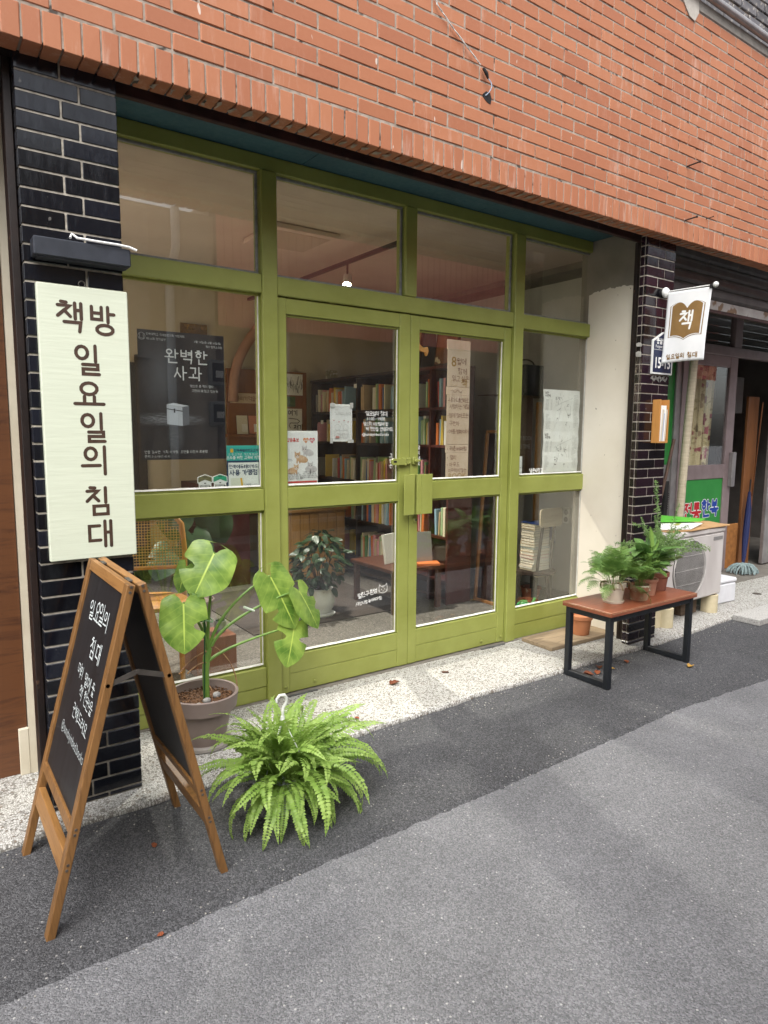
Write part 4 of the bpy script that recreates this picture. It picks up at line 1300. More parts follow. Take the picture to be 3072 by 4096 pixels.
for x0 in (.01, BL-.01-tb):
    q = MB(); y0, y1 = .01, BW-.01
    q.box(x0, x0+tb, y0, y0+tb, 0.004, BH-.027, b=.002); q.box(x0, x0+tb, y1-tb, y1, .004, BH-.027, b=.002)
    q.box(x0, x0+tb, y0+tb, y1-tb, .004, .004+tb, b=.002); q.box(x0, x0+tb, y0+tb, y1-tb, BH-.027-tb, BH-.027, b=.002)
    q.build('leg_frame', M_BLACKM, BE)
    q = MB(); q.box(x0+.003, x0+tb-.003, y0+.003, y0+tb-.003, 0, .004); q.build('foot_pad', M_INK, BE)
for y in (.01, BW-.01-tb):
    boxo('side_rail', M_BLACKM, BE, .01+tb, BL-.01-tb, y, y+tb, BH-.027-tb, BH-.027, b=.002)
# ---- pots on the bench
def pot_profile(r0, r1, h, rim=.02, lip=.006, t=.007):
    return [(r0*.96, 0), (r0, .002), (r0+(r1-r0)*(1-rim/h)-lip*.2, h-rim), (r1-lip*.2+.001, h-rim+.001), (r1+lip*.4, h-rim+.003), (r1+lip*.6, h-.002), (r1+lip*.2, h), (r1-t, h), (r1-t-.002, h-.02), (r1-t-.004, h-.022)]
BZ = BH+.0065+.0006
def potplant(name, label, x, y, r0, r1, h, m, saucer=False, z=BZ, rim=.02):
    t = thing(name, label, 'plant', (x, y, z), group=None)
    z0 = 0
    if saucer:
        MB().lathe([(r0*.9, 0), (r0*1.16, 0), (r0*1.24, .014), (r0*1.2, .015), (r0*1.1, .006)], 32).build('saucer', m, t, 40); z0 = .006
    q = MB().lathe([(r, zz+z0) for r, zz in pot_profile(r0, r1, h, rim)], 36); q.build('pot', m, t, 35)
    q = MB().lathe([(0, h+z0-.018), (r1-.008, h+z0-.021)], 24); q.build('soil', M_SOIL, t)
    return t
pA = potplant('footed_fern', 'lacy fern in a bone white clay pot with handles, first on the bench', 3.385, -.15, .05, .067, .115, M_POTWH, True, rim=.028)
for s in (-1, 1):
    MB().tube(bez((s*.064, 0, .1), (s*.10, 0, .105), (s*.095, 0, .075), (s*.06, 0, .078), 10), .007, 8).build('pot_handle', M_POTWH, pA, 60)
pB = potplant('small_fern', 'small upright fern in a mossy terracotta pot on the bench', 3.565, -.20, .05, .063, .095, mat('mossy_terracotta', '8c5a40', '9a8a6c', 14, .9, .4, 50, speck=('b8b49a', 20, .6)), rim=.035)
pC = potplant('striped_houseplant', 'broad striped leaf plant in a pinkish clay pot behind the small fern', 3.72, -.155, .045, .058, .105, mat('pink_clay', 'bf8d74', 'ad7c64', 8, .85, .2, 40))
pD = potplant('asparagus_fern', 'feathery asparagus fern in a brown clay pot at the far end of the bench', 3.90, -.11, .05, .066, .118, mat('brown_clay', '8a5947', '764838', 8, .85, .25, 40), rim=.03)
for i in range(14):
    a = rnd.uniform(0, 6.28); r = rnd.uniform(.01, .06)
    pebble(pD, r*math.cos(a)*.8, r*math.sin(a)*.8, .105, rnd.uniform(.008, .014))
def lacy(L, seed, w=.5):
    """broad triangular twice-pinnate frond along +X"""
    rr = random.Random(seed); mb = MB(); n = 14; pts = []; p = Vector(); ang = R(68); arch = R(rr.uniform(85, 130))
    for i in range(n+1):
        pts.append(p.copy()); p = p+Vector((math.cos(ang), 0, math.sin(ang)))*(L/n); ang -= arch/n*(.4+1.2*i/n)
    mb.tube(pts, [.0016*(1-.6*i/n) for i in range(n+1)], 4, False)
    for k in range(11):
        t = .36+.62*k/10; f = t*n; i = min(int(f), n-1); u = f-i
        c = pts[i]*(1-u)+pts[i+1]*u; d = (pts[i+1]-pts[i]).normalized()
        up_ = d.cross(Vector((0, 1, 0))); up_ = -up_ if up_.z < 0 else up_; sdv = d.cross(up_).normalized()
        ln = L*w*(1-t)**.8*.75+.006
        for s in (-1, 1):
            o_ = (sdv*s*.85+d*.5+up_*rr.uniform(-.1, .25)).normalized(); fwv = (d-o_*d.dot(o_)).normalized()
            m_ = max(3, int(ln/.0065))
            for j in range(m_):
                q_ = (j+.6)/m_; cc = c+o_*ln*q_-up_*ln*.25*q_*q_
                l2 = ln*.34*(1-q_)**.7+.003
                for s2 in (-1, 1):
                    oo = (fwv*s2+o_*.55).normalized(); wv = o_*(ln/m_*.42)
                    mb.add([cc-wv*.6, cc+oo*l2*.6-wv*.8, cc+oo*l2, cc+oo*l2*.55+wv, cc+wv*.7], [(0, 1, 2, 3, 4)])
    return mb
lm1 = [lacy(.27+.03*(i % 3), 300+i).mesh('frond', M_FERN2) for i in range(7)]
for i in range(26):
    a = i*2.39996+rnd.uniform(-.3, .3); sc = rnd.uniform(.62, 1.05)
    o = link('frond', rnd.choice(lm1), pA, (.03*math.cos(a), .03*math.sin(a), .10)); o.rotation_euler = (rnd.uniform(-.3, .3), rnd.uniform(-.5, .2), a); o.scale = (sc,)*3
for a, tl in ((-50, 1.15), (180, .6), (205, .75), (160, .5)):
    o = link('frond', rnd.choice(lm1), pA, (.05*math.cos(R(a)), .05*math.sin(R(a)), .105)); o.rotation_euler = (0, tl, R(a)); o.scale = (.8,)*3
M_RHIZ = mat('fuzzy_rhizome', '8a7a5c', '6a5a40', 60, .95, .6, 120)
for a in (-120, -150, 160, -60):
    MB().tube(bez((.05*math.cos(R(a)), .05*math.sin(R(a)), .125), (.09*math.cos(R(a)), .09*math.sin(R(a)), .14), (.1*math.cos(R(a)), .1*math.sin(R(a)), .12), (.095*math.cos(R(a+8)), .095*math.sin(R(a+8)), .09), 8), .005, 6).build('rhizome', M_RHIZ, pA, 60)
lm2 = [lacy(.21+.02*(i % 3), 330+i, .38).mesh('frond', M_FERN3) for i in range(5)]
for i in range(22):
    a = i*2.39996; sc = rnd.uniform(.7, 1.1)
    o = link('frond', rnd.choice(lm2), pB, (.02*math.cos(a), .02*math.sin(a), .078)); o.rotation_euler = (0, rnd.uniform(-.6, -.05), a); o.scale = (sc,)*3
cl = [blade_leaf((0, 0, 0), (.16, 0, .02), .075, (-.1, 0, 1), (), .25, .25, .04, 18, 4, .4, seed=400+i).mesh('leaf', M_CALA, 60) for i in range(2)]
cl2 = [blade_leaf((0, 0, 0), (.115, 0, .02), .05, (-.1, 0, 1), (), .25, .3, .02, 16, 4, .4, seed=410+i).mesh('leaf', M_LEAFG, 60) for i in range(2)]
def leafy(t, n, r0, h0, h1, meshes, seed, lean=.6):
    rr = random.Random(seed)
    for i in range(n):
        a = i*2.39996+rr.uniform(-.4, .4); h = rr.uniform(h0, h1); rad = rr.uniform(.25, .8)*h*lean
        tip = Vector((rad*math.cos(a), rad*math.sin(a), .1+h))
        b0 = Vector((r0*math.cos(a), r0*math.sin(a), .095))
        MB().tube(bez(b0, b0+Vector((0, 0, h*.5)), tip-Vector((0, 0, h*.2)), tip, 6), .0018, 5, False).build('petiole', M_STEM, t)
        o = link('leaf', rr.choice(meshes), t, tip); o.rotation_euler = (rr.uniform(-.3, .3), rr.uniform(-.7, .35), a+rr.uniform(-.4, .4)); s_ = rr.uniform(.7, 1.1); o.scale = (s_,)*3
leafy(pC, 14, .02, .09, .21, cl, 5)
leafy(pC, 18, .03, .06, .19, cl2, 6)
# young rolled leaf standing above the rest
o = blade_leaf((0, 0, 0), (0, .02, .13), .045, (0, -1, .1), (), 0, .5, .02, 16, 3, .4).build('leaf', M_FERN3, pC, 60, (0.02, 0, .30)); 
MB().tube([(0.02, 0, .1), (0.022, .002, .30)], .0022, 5).build('petiole', M_STEM, pC)
o = blade_leaf((0, 0, 0), (.09, 0, .01), .07, (0, 0, 1), (), .1, .2, .18, 14, 4).build('leaf', M_MONST, pD, 60, (.02, -.06, .20), (-.6, -.2, -.6))
MB().tube([(0, -.02, .12), (.02, -.06, .20)], .002, 5).build('petiole', M_STEM, pD)
def plume(L, seed, w, arch, dens=1.0):
    """foxtail-like spray: a stem with whorls of tiny branchlets"""
    rr = random.Random(seed); mb = MB(); n = 18; pts = []; p = Vector(); ang = R(86)
    for i in range(n+1):
        pts.append(p.copy()); p = p+Vector((math.cos(ang), 0, math.sin(ang)))*(L/n); ang -= arch/n*(.3+1.4*i/n)
    mb.tube(pts, [.0018*(1-.6*i/n) for i in range(n+1)], 4, False)
    K = int(L*240*dens)
    for k in range(K):
        t = .12+.88*k/K; f = t*n; i = min(int(f), n-1); u = f-i
        c = pts[i]*(1-u)+pts[i+1]*u; d = (pts[i+1]-pts[i]).normalized()
        x = d.orthogonal().normalized(); y = d.cross(x); a = rr.uniform(0, 6.28)
        o_ = (x*math.cos(a)+y*math.sin(a)+d*.35).normalized()
        ln = w*(1-.75*t)*rr.uniform(.6, 1.1)+.004
        for j in range(max(2, int(ln/.005))):
            cc = c+o_*(.003+.005*j)
            for m_ in range(2):
                e = Vector((rr.uniform(-1, 1), rr.uniform(-1, 1), rr.uniform(-.6, 1))).normalized()
                s_ = e.cross(o_).normalized()*.0019; l_ = rr.uniform(.007, .012)
                mb.add([cc-s_, cc+s_, cc+e*l_], [(0, 1, 2)])
    return mb
pm1 = [plume(.40+.05*(i % 2), 500+i, .04, R((10, 18, 30)[i % 3])).mesh('spray', M_ASP) for i in range(4)]
pm2 = [plume(.36, 520+i, .055, R(70+18*i)).mesh('spray', M_ASP) for i in range(4)]
for i, (a, tl, sc) in enumerate(((150, -.05, .9), (60, -.03, 1.3), (200, .12, .72), (-30, .1, 1.0), (170, .3, .6), (90, .2, .8))):
    o = link('spray', pm1[i % 4], pD, (.015*math.cos(R(a)), .015*math.sin(R(a)), .12)); o.rotation_euler = (0, tl, R(a)); o.scale = (sc,)*3
for i in range(30):
    a = -75+i*6+rnd.uniform(-8, 8) if i < 22 else 150+i*14
    o = link('spray', pm2[i % 4], pD, (.02*math.cos(R(a)), .02*math.sin(R(a)), .12)); o.rotation_euler = (rnd.uniform(-.3, .3), rnd.uniform(-.15, .45), R(a)); s_ = rnd.uniform(.7, 1.1); o.scale = (s_,)*3

# empty pot and plank under the bench
PK = thing('plank', 'weathered chipboard plank lying on the pavement under the bench', 'plank', (3.38, .30, .031), R(-1))
boxo('board', wood('weathered_wood', 'a08c70', '6d5d4b', 'x', .8, 5, 9), PK, 0, .71, 0, .27, 0, .024, b=.002)
EP = thing('terracotta_pot', 'plain orange terracotta pot standing on the plank under the bench', 'pot', (3.80, .40, .0555))
MB().lathe(pot_profile(.058, .078, .14, .03), 36).build('body', M_TERRA2, EP, 35)

# fallen leaves
M_DEAD = leaf_mat('dead_leaf', '8a4a2a', '6d3a22', '8a6a4a', None, .15, .7, False, .4)
M_DEADY = leaf_mat('yellow_dead_leaf', 'c9a14c', 'b98a3a', '8a6a4a', None, .15, .7, False, .15)
def dead(x, y, z, s, a, m, label):
    rr = random.Random(int(x*1000+y*77))
    q = blade_leaf((0, 0, 0), (s, 0, 0), s*.7, (0, 0, 1), (), -.1, .8, .1, 8, 3, .4, seed=int(x*999))
    q.v = [(a_, b_, max(.0008, c_*rr.uniform(.6, 1.3)+.004)) for a_, b_, c_ in q.v]
    o = q.build('fallen_leaf', m); o.location = (x, y, z); o.rotation_euler = (0, 0, a)
    return tag(o, label, 'leaf', 'fallen leaves')
zA, zP = .0068, .0305
for i, (x, y, z, s, m, lb) in enumerate([
 (2.16, .42, zP, .06, M_DEAD, 'dark red fallen leaf on the pavement before the door'),
 (1.56, .38, zP, .03, M_DEAD, 'small orange fallen leaf on the pavement near the hanging hook'),
 (3.95, -.34, zA, .055, M_DEADY, 'yellow fallen leaf on the asphalt in front of the bench'),
 (3.27, -.05, zA, .06, M_DEAD, 'large brown fallen leaf under the near end of the bench'),
 (3.33, -.10, zA, .05, M_DEAD, 'brown curled leaf in the pile under the near end of the bench'),
 (3.24, -.12, zA, .05, M_DEAD, 'reddish leaf in the pile under the near end of the bench'),
 (3.45, -.02, zA, .055, M_DEAD, 'brown fallen leaf against the kerb behind the near bench leg'),
 (3.46, -.08, zA, .045, M_DEADY, 'tan fallen leaf by the near bench leg'),
 (3.66, -.08, zA, .04, M_DEAD, 'dark fallen leaf under the middle of the bench'),
 (4.08, -.12, zA, .05, M_DEAD, 'rusty fallen leaf on the far foot of the bench'),
 (1.36, -.03, zA, .05, M_DEAD, 'brown fallen leaf on the asphalt right of the fern'),
 (1.45, -.10, zA, .03, M_DEAD, 'tiny orange fallen leaf on the asphalt right of the fern'),
 (.62, -.30, zA, .025, M_DEAD, 'tiny fallen leaf on the asphalt under the chalkboard'),
 (.52, -.72, .001, .02, M_DEAD, 'tiny red fallen leaf on the worn asphalt below the chalkboard'),
 (1.75, .16, zP, .03, M_DEAD, 'small brown leaf on the pavement by the kerb')]):
    dead(x, y, z, s, i*1.7, m, lb)
o = tag(MB().box(-.02, .02, -.014, .014, 0, .005, b=.002).build('door_stop', mat('rusty_metal', '5a3a2a', '3a2a22', 30, .8, .4, 60)), 'small rusty floor catch set in the pavement before the doors', 'door stop'); o.location = (2.55, .40, .0302); o.rotation_euler = (0, 0, -.5)
# ------------------------------------------------------------------ facade fittings
WI = thing('loose_cable', 'twisted white cable hanging down the brick wall to a black plug and hole', 'cable', (2.41, 0, 3.13))
wp = [(-.36, -.012, .30), (-.335, -.012, .245), (-.25, -.012, .185), (-.12, -.014, .105), (-.05, -.015, .06)]
for s in (0, 1):
    MB().tube([(x+.003*math.sin(i*2+s*3), y-.003*math.cos(i*2+s*3), z) for i, (x, y, z) in enumerate([tuple(Vector(wp[k])*(1-t)+Vector(wp[k+1])*t) for k in range(4) for t in (0, .25, .5, .75)])], .0022, 5).build('strand', M_WHITEPL, WI)
MB().tube([(-.05, -.016, .062), (-.03, -.02, .04), (-.02, -.02, .02)], [.006, .009, .004], 8).build('plug', M_INK, WI, 60)
MB().tube(bez((-.02, -.02, .02), (.01, -.03, .0), (.0, -.03, -.03), (-.02, -.004, -.05), 10), .0025, 6).build('strand', flat('9fb0c4'), WI)
q = MB(); q.prism([(-.035+.0, -.045), (-.015, -.028), (.012, -.03), (.022, -.055), (.015, -.08), (-.008, -.075), (-.03, -.062)], lambda a, b, d: (a, d, b), -.0035, .02); q.build('wall_hole', M_INK, WI)
M_RUST = mat('rusty_iron', '3f2a20', '2a1b15', 40, .85, .4, 90)
for x, z, s, lb in ((4.14, 3.142, 1, 'upper rusty bolt sticking out of the brick wall over the flag'), (4.148, 2.815, .95, 'lower rusty bolt at the rowlock course over the flag'), (4.40, 2.872, .55, 'thin rusty nail in the brick wall right of the lower bolt')):
    q = MB(); q.tube([(0, .02, 0), (.02*s, -.075*s, .012*s)], .005*s, 8); q.tube([(.02*s, -.072*s, .012*s), (.022*s, -.08*s, .013*s)], .008*s, 8)
    tag(q.build('bolt', M_RUST, None, 60, (x, 0, z)), lb, 'bolt', 'rusty bolts in the brick wall')

# flag
FL = thing('shop_flag', 'white shop flag with a brown open book hanging from a white pole', 'flag', (4.09, .095, 2.372))
MB().tube([(0, -.028, .005), (0, -.35, -.002)], .0045, 8).build('pole', M_WHITEPL, FL, 60)
o = MB().lathe([(0, -.018), (.011, -.014), (.017, -.004), (.017, .004), (.011, .014), (0, .018)], 16).build('finial', M_WHITEPL, FL, 70); o.location = (0, -.362, -.003)
q = MB().lathe([(.028, 0), (.028, .018), (.022, .02)], 20); o = q.build('bracket', M_INK, FL, 40); o.rotation_euler = (R(90), 0, 0)
q = MB().lathe([(.031, 0), (.034, .006), (.034, .014), (.026, .024), (.01, .030), (0, .031)], 24); o = q.build('bracket_cap', M_WHITEPL, FL, 50); o.location = (0, -.02, 0); o.rotation_euler = (R(90), 0, 0)
# cloth hangs in the plane x=0 (local), from y=-.045 to -.34, 0.445 long; seen from -x side: right = -y
CW, CH = .295, .452
def clo(a, b, d=0):
    # a 0..CW along the pole, b 0..-CH down
    t = -b/CH
    x = .006*math.sin(a*19+1)*t + .010*math.sin(a*9+t*4)*t*.8 + .008*t*t
    y = -.045-a*(1-.02*t) + .028*t
    return Vector((x-d, y, b+.004*math.sin(a*8)*t-.012*(a/CW)*(1-t)))
q = MB(); na, nb = 24, 30
for i in range(na+1):
    for j in range(nb+1): q.v.append(tuple(clo(CW*i/na, -CH*j/nb)))
for i in range(na):
    for j in range(nb): q.f.append((i*(nb+1)+j, (i+1)*(nb+1)+j, (i+1)*(nb+1)+j+1, i*(nb+1)+j+1))
CLM = mat('white_cotton', 'e6e7e7', 'dddfe0', 8, .9, .12, 300)
co = q.build('cloth', CLM, FL, 60)
so_ = co.modifiers.new('thickness', 'SOLIDIFY'); so_.thickness = .0012; so_.offset = 0
fcl = lambda a, b, d=0: clo(a, b-CH, .0014+d)
M_FBR = mat('flag_brown', '8a6a3c', '7d5f34', 12, .85)
def bookshape(grow, notch):
    """open book outline, centre x CW/2"""
    w = .104+grow; top = .352; bot = .155-grow*.6
    pts = []
    for s in (-1, 1):
        seq = [(s*w*(1-k/10.), top+.006+.022*math.sin(math.pi*min(1, (1-k/10.)*.75+.25*(1-k/10.))) - .020*(k/10.)**4) for k in range(11)]
        pts.append(seq)
    L_s = pts[0]; R_s = pts[1][::-1]
    topl = L_s + R_s[1:]
    botl = [(w*(1-k/10.), bot+.018*math.sin(math.pi*(1-k/10.)*.62+.2)-.012*(k/10.)**3) for k in range(11)] + [(-w*k/10., bot+.018*math.sin(math.pi*(k/10.)*.62+.2)-.012*(1-k/10.)**3) for k in range(1, 11)]
    return [(CW/2+a, b) for a, b in topl+botl]
def fillpoly(mb, fn, poly, d=0, nx=1):
    """tessellate a polygon on a curved sheet by columns between its top and bottom chains"""
    n = len(poly); h = n//2+1
    topc = poly[:21]; botc = poly[21:]
    botc = botc[::-1]
    for (a, b), (c, e) in zip(list(zip(topc, topc[1:])), list(zip(botc, botc[1:]))):
        m = 8
        prev = None
        for k in range(m+1):
            t = k/m
            p = fn(a[0]*(1-t)+c[0]*t, a[1]*(1-t)+c[1]*t, d); r = fn(b[0]*(1-t)+e[0]*t, b[1]*(1-t)+e[1]*t, d)
            if prev is not None: mb.add([prev[0], prev[1], r, p], [(0, 1, 2, 3)])
            prev = (p, r)
q = MB(); fillpoly(q, fcl, bookshape(.015, 0)); q.build('book_print', M_FBR, FL)
q = MB(); fillpoly(q, fcl, bookshape(.009, 0), .0006); q.build('book_print', CLM, FL)
q = MB(); fillpoly(q, fcl, bookshape(0, 0), .0012); q.build('book_print', M_FBR, FL)
q = MB()
for st in syll('책'): ribbon(q, fcl, [(CW/2-.045+p[0]*.096, .205+p[1]*.112) for st_ in [st] for p in st_], .0135, .0018)
q.build('lettering', M_WHITEINK, FL)
q = MB(); hand(q, fcl, '일요일의 침대', .035, .022, .031, .0046, 1.12, 0, 1, d0=.0012)
q.build('lettering', M_FBR, FL)
MB().box(-.006, .006, -.345, -.325, -.022, .004, b=.001).build('binder_clip', M_INK, FL)

# address plate
AD = thing('address_plate', 'dark blue house number plate reading 15-15 partly behind the flag', 'sign', (4.005, .088, 1.853))
def plate(g): return [(g, g), (.232-g, g), (.232-g, .215-g*.6), (.116, .275-g), (g, .215-g*.6)]
MB().prism(plate(0), lambda a, b, d: (a, d, b), -.004, .006).build('plate', M_WHITEPL, AD)
MB().prism(plate(.011), lambda a, b, d: (a, d, b), -.0048, -.003).build('field', flat('1b2340', .4), AD)
f = plane((0, -.0048, 0), (1, 0, 0), (0, 0, 1), .0005)
q = MB(); put_text(q, f, '15-15', .116, .04, .098, .018, 'CENTER', .82); put_text(q, f, '풍남문4길', .116, .195, .042, .01, 'CENTER', .9); put_text(q, f, 'Pungnammun 4-gil', .116, .17, .026, 0, 'CENTER', .9)
for a, b, c, e in ((.012, .156, .22, .158),): q.add([f(a, b), f(c, b), f(c, e), f(a, e)], [(0, 1, 2, 3)])
q.build('lettering', M_WHITEINK, AD)
# smear of old glue below the plate and paper scraps on the pillar edge
q = MB(); f = plane((3.998, .0935, 1.79), (1, 0, 0), (0, 0, 1), .001)
pts = [(.02+.17*i/16+.008*math.sin(i*2.1), .035+.012*math.sin(i*1.6)) for i in range(17)]
ribbon(q, f, pts, .016)
tag(q.build('glue_smear', mat('dried_glue', '77756f', '5c5a55', 30, .8)), 'wavy grey smear of dried glue on the tiles below the number plate', 'smear')
for z, s, lb in ((2.02, .028, 'upper torn white paper scrap on the right pillar edge'), (1.955, .038, 'lower torn white paper scrap on the right pillar edge')):
    q = MB(); pts = [(.0, 0), (.03, .004), (.034, s*.8), (.02, s), (.004, s*.9), (-.002, s*.4)]
    q.prism(pts, lambda a, b, d: (3.914+d, .105+a*1.2, z+b), -.0012, .0)
    tag(q.build('paper_scrap', mat('old_paper', 'a8a69f', '8d8b84', 40, .9)), lb, 'paper', 'torn paper scraps')
# leaflet box
LB_ = thing('leaflet_box', 'open fronted wooden leaflet box fixed to the right tiled pillar', 'box', (4.055, .095, 1.40))
M_PINE = wood('pine', 'c08a4a', 'a06d34', 'z', .5, 8, 14)
boxo('side', M_PINE, LB_, 0, .012, -.055, 0, 0, .285, b=.001); boxo('side', M_PINE, LB_, .098, .109, -.055, 0, 0, .285, b=.001)
boxo('back', M_PINE, LB_, .012, .098, -.008, 0, 0, .285, b=.001); boxo('base', M_PINE, LB_, .012, .098, -.055, -.008, 0, .011, b=.001)
for i in range(5):
    x0_ = .022+i*.014
    tag(MB().box(-.005, .005, -.02, .018, 0, .235-.025*(i % 3), b=.0008).build('leaflet', (M_PAPER, flat('c9bfae'), flat('b3b9c4'))[i % 3], None, None, (4.055+x0_, .064, 1.412), (.03, .02*(i % 3), .1)), ('nearest', 'second', 'middle', 'fourth', 'farthest')[i]+' upright leaflet in the wooden leaflet box', 'leaflet', 'leaflets in the wooden box')

# ------------------------------------------------------------------ neighbour shop at the right
NS = thing('neighbour_shop', 'hanbok shop front with half raised shutter, aluminium sliding door and green panels', 'shop', (0, 1.03, .03))
M_MAUVE = mat('pinkish_aluminium', '9a8a8a', '897a7a', 6, .4, .05, 40, metal=.35)
M_GRN = mat('green_sheet', '2f8a3c', '277f35', 5, .35)
# transom frame
q = MB(); q.box(4.5, 9.5, -.03, .03, 2.20, 2.29, b=.004); q.build('transom_rail', M_MAUVE, NS)
boxo('head_rail', M_MAUVE, NS, 4.5, 9.5, -.03, .03, 2.62, 2.72, b=.004)
for x in (5.3, 6.79, 8.2): boxo('mullion', M_MAUVE, NS, x, x+.14, -.028, .028, 2.29, 2.62, b=.004)
boxo('transom_glass', M_GLASS, NS, 4.5, 9.5, .0, .005, 2.285, 2.63, b=0)
# sliding door
def sdoor(x0, x1, y, lab, curtain):
    q = MB(); q.box(x0, x0+.12, y-.02, y+.02, .02, 2.20, b=.004); q.box(x1-.14, x1, y-.02, y+.02, .02, 2.20, b=.004)
    q.box(x0+.12, x1-.14, y-.018, y+.018, 2.09, 2.20, b=.003); q.box(x0+.12, x1-.14, y-.018, y+.018, .99, 1.13, b=.003); q.box(x0+.12, x1-.14, y-.018, y+.018, .02, .12, b=.003)
    d = q.build('sliding_door', M_MAUVE if curtain else M_ALU, NS); d['label'] = lab
    boxo('door_glass', M_GLASS, d, x0+.11, x1-.13, y-.003, y+.002, 1.12, 2.10, b=0)
    boxo('green_panel', M_GRN, d, x0+.115, x1-.135, y-.008, y+.002, .115, .995, b=0)
    return d
d1 = sdoor(5.96, 6.89, -.0, 'sliding door with floral curtain behind the glass', True)
d2 = sdoor(7.58, 8.6, -.05, 'right sliding door, mostly outside the view', False)
boxo('handle', M_ALU, d1, 6.83, 6.90, -.06, -.02, .9, 1.25, b=.004)
boxo('jamb', M_ALU, NS, 5.80, 5.96, -.03, .03, 0, 2.2, b=.004); boxo('jamb', M_MAUVE, NS, 5.88, 5.94, -.045, -.03, 0, 2.2, b=.004)
boxo('green_strip', M_GRN, NS, 4.55, 5.80, -.01, .01, 1.15, 2.2, b=0); boxo('side_panel', M_ALU, NS, 4.55, 5.80, -.01, .01, .0, 1.145, b=0)
f = plane((6.02, -.0085, .0), (1, 0, 0), (0, 0, 1), .001)
for s, x, m, z in (('전통', .05, flat('b3202a', .4), .60), ('한복', .375, flat('1c3f96', .4), .615)):
    q = MB(); put_text(q, f, s, x, z, .185, .030, 'LEFT', .95); q.build('lettering', M_WHITEINK, d1)
    q = MB(); put_text(q, f, s, x, z, .185, .016, 'LEFT', .95, .0012); q.build('lettering', m, d1)
q = MB(); q.box(6.78, 6.815, -.007, -.004, 1.22, 1.50); q.build('sticker', flat('26408a', .4), d1)
q = MB(); put_text(q, plane((6.79, -.0075, 1.445), (1, 0, 0), (0, 0, 1)), '고정문', 0, 0, .045, .01, vertical=True, pitch=1.9); q.build('lettering', M_WHITEINK, d1)
# curtain
def curtain_mat():
    m, nt, bs = nodes('floral_curtain')
    vec0 = coords(nt, (1, .3, 1))
    wn_ = N(nt, 'ShaderNodeTexNoise'); wn_.inputs['Scale'].default_value = 9; nt.links.new(vec0, wn_.inputs['Vector'])
    va = N(nt, 'ShaderNodeVectorMath', operation='MULTIPLY_ADD'); nt.links.new(wn_.outputs['Color'], va.inputs[0]); va.inputs[1].default_value = (.12, .12, .12); nt.links.new(vec0, va.inputs[2]); vec = va.outputs[0]
    base = ramp(nt, noise_tex(nt, vec, 3, 3), [(.3, 'eadab4'), (.7, 'e0cda0')])
    v1 = N(nt, 'ShaderNodeTexVoronoi'); v1.inputs['Scale'].default_value = 11; nt.links.new(vec, v1.inputs['Vector'])
    w = N(nt, 'ShaderNodeTexWhiteNoise'); nt.links.new(v1.outputs['Color'], w.inputs['Vector'])
    pet = math_(nt, 'ADD', v1.outputs['Distance'], math_(nt, 'MULTIPLY', noise_tex(nt, vec, 28, 3), .35))
    base = mixc(nt, ramp(nt, pet, [(.5, 'ffffff'), (.6, '000000')]), base, ramp(nt, w.outputs[0], [(0, '8a2836'), (.35, 'b8606e'), (.55, '6a5a2a'), (.8, 'c9b090'), (1, '5a3a20')]))
    lf = noise_tex(nt, vec, 17, 2, .5, .8)
    base = mixc(nt, ramp(nt, lf, [(.62, '000000'), (.66, 'bbbbbb')]), base, '7d7040')
    base = mixc(nt, ramp(nt, noise_tex(nt, vec, 40, 2), [(.68, '000000'), (.72, '888888')]), base, '6a3a30')
    nt.links.new(base, bs.inputs['Base Color']); bs.inputs['Roughness'].default_value = .9
    return m
q = MB(); nu, nv = 90, 12
for i in range(nu+1):
    for j in range(nv+1):
        t = j/nv; x = 6.04+(.54-.05*t)*i/nu
        q.v.append((x+.01*math.sin(i*.9), .055+.03*math.sin(i*.62+.4*math.sin(t*3)), 2.12-1.0*t))
for i in range(nu):
    for j in range(nv): q.f.append((i*(nv+1)+j, (i+1)*(nv+1)+j, (i+1)*(nv+1)+j+1, i*(nv+1)+j+1))
q.build('curtain', curtain_mat(), NS, 70)
# half raised shutter
SHm = mat('grey_shutter', '57534f', '46423f', 8, .5, .1, 30, speck=('7a6a5a', 18, .7))
q = None
for i in range(7):
    z0 = 2.47+i*.085-.03
    qq = MB(); pr = [(-.75, z0), (-.762, z0+.02), (-.762, z0+.055), (-.75, z0+.078), (-.735, z0+.078), (-.735, z0)]
    qq.prism(pr, lambda a, b, d: (d, a, b), 4.24, 9.5)
    qq.build('shutter_slat', SHm, NS)
q = MB(); q.prism([(-.765, 2.365), (-.765, 2.43), (-.73, 2.436), (-.73, 2.365)], lambda a, b, d: (d, a, b), 4.24, 9.5); q.build('shutter_bar', mat('pale_worn_metal', 'a09c98', '8a857f', 8, .5, .2, 30, speck=('6a5138', 9, .6)), NS)
boxo('shutter_edge', M_LINTEL, NS, 4.24, 9.5, -.762, -.735, 2.343, 2.365, b=.002)
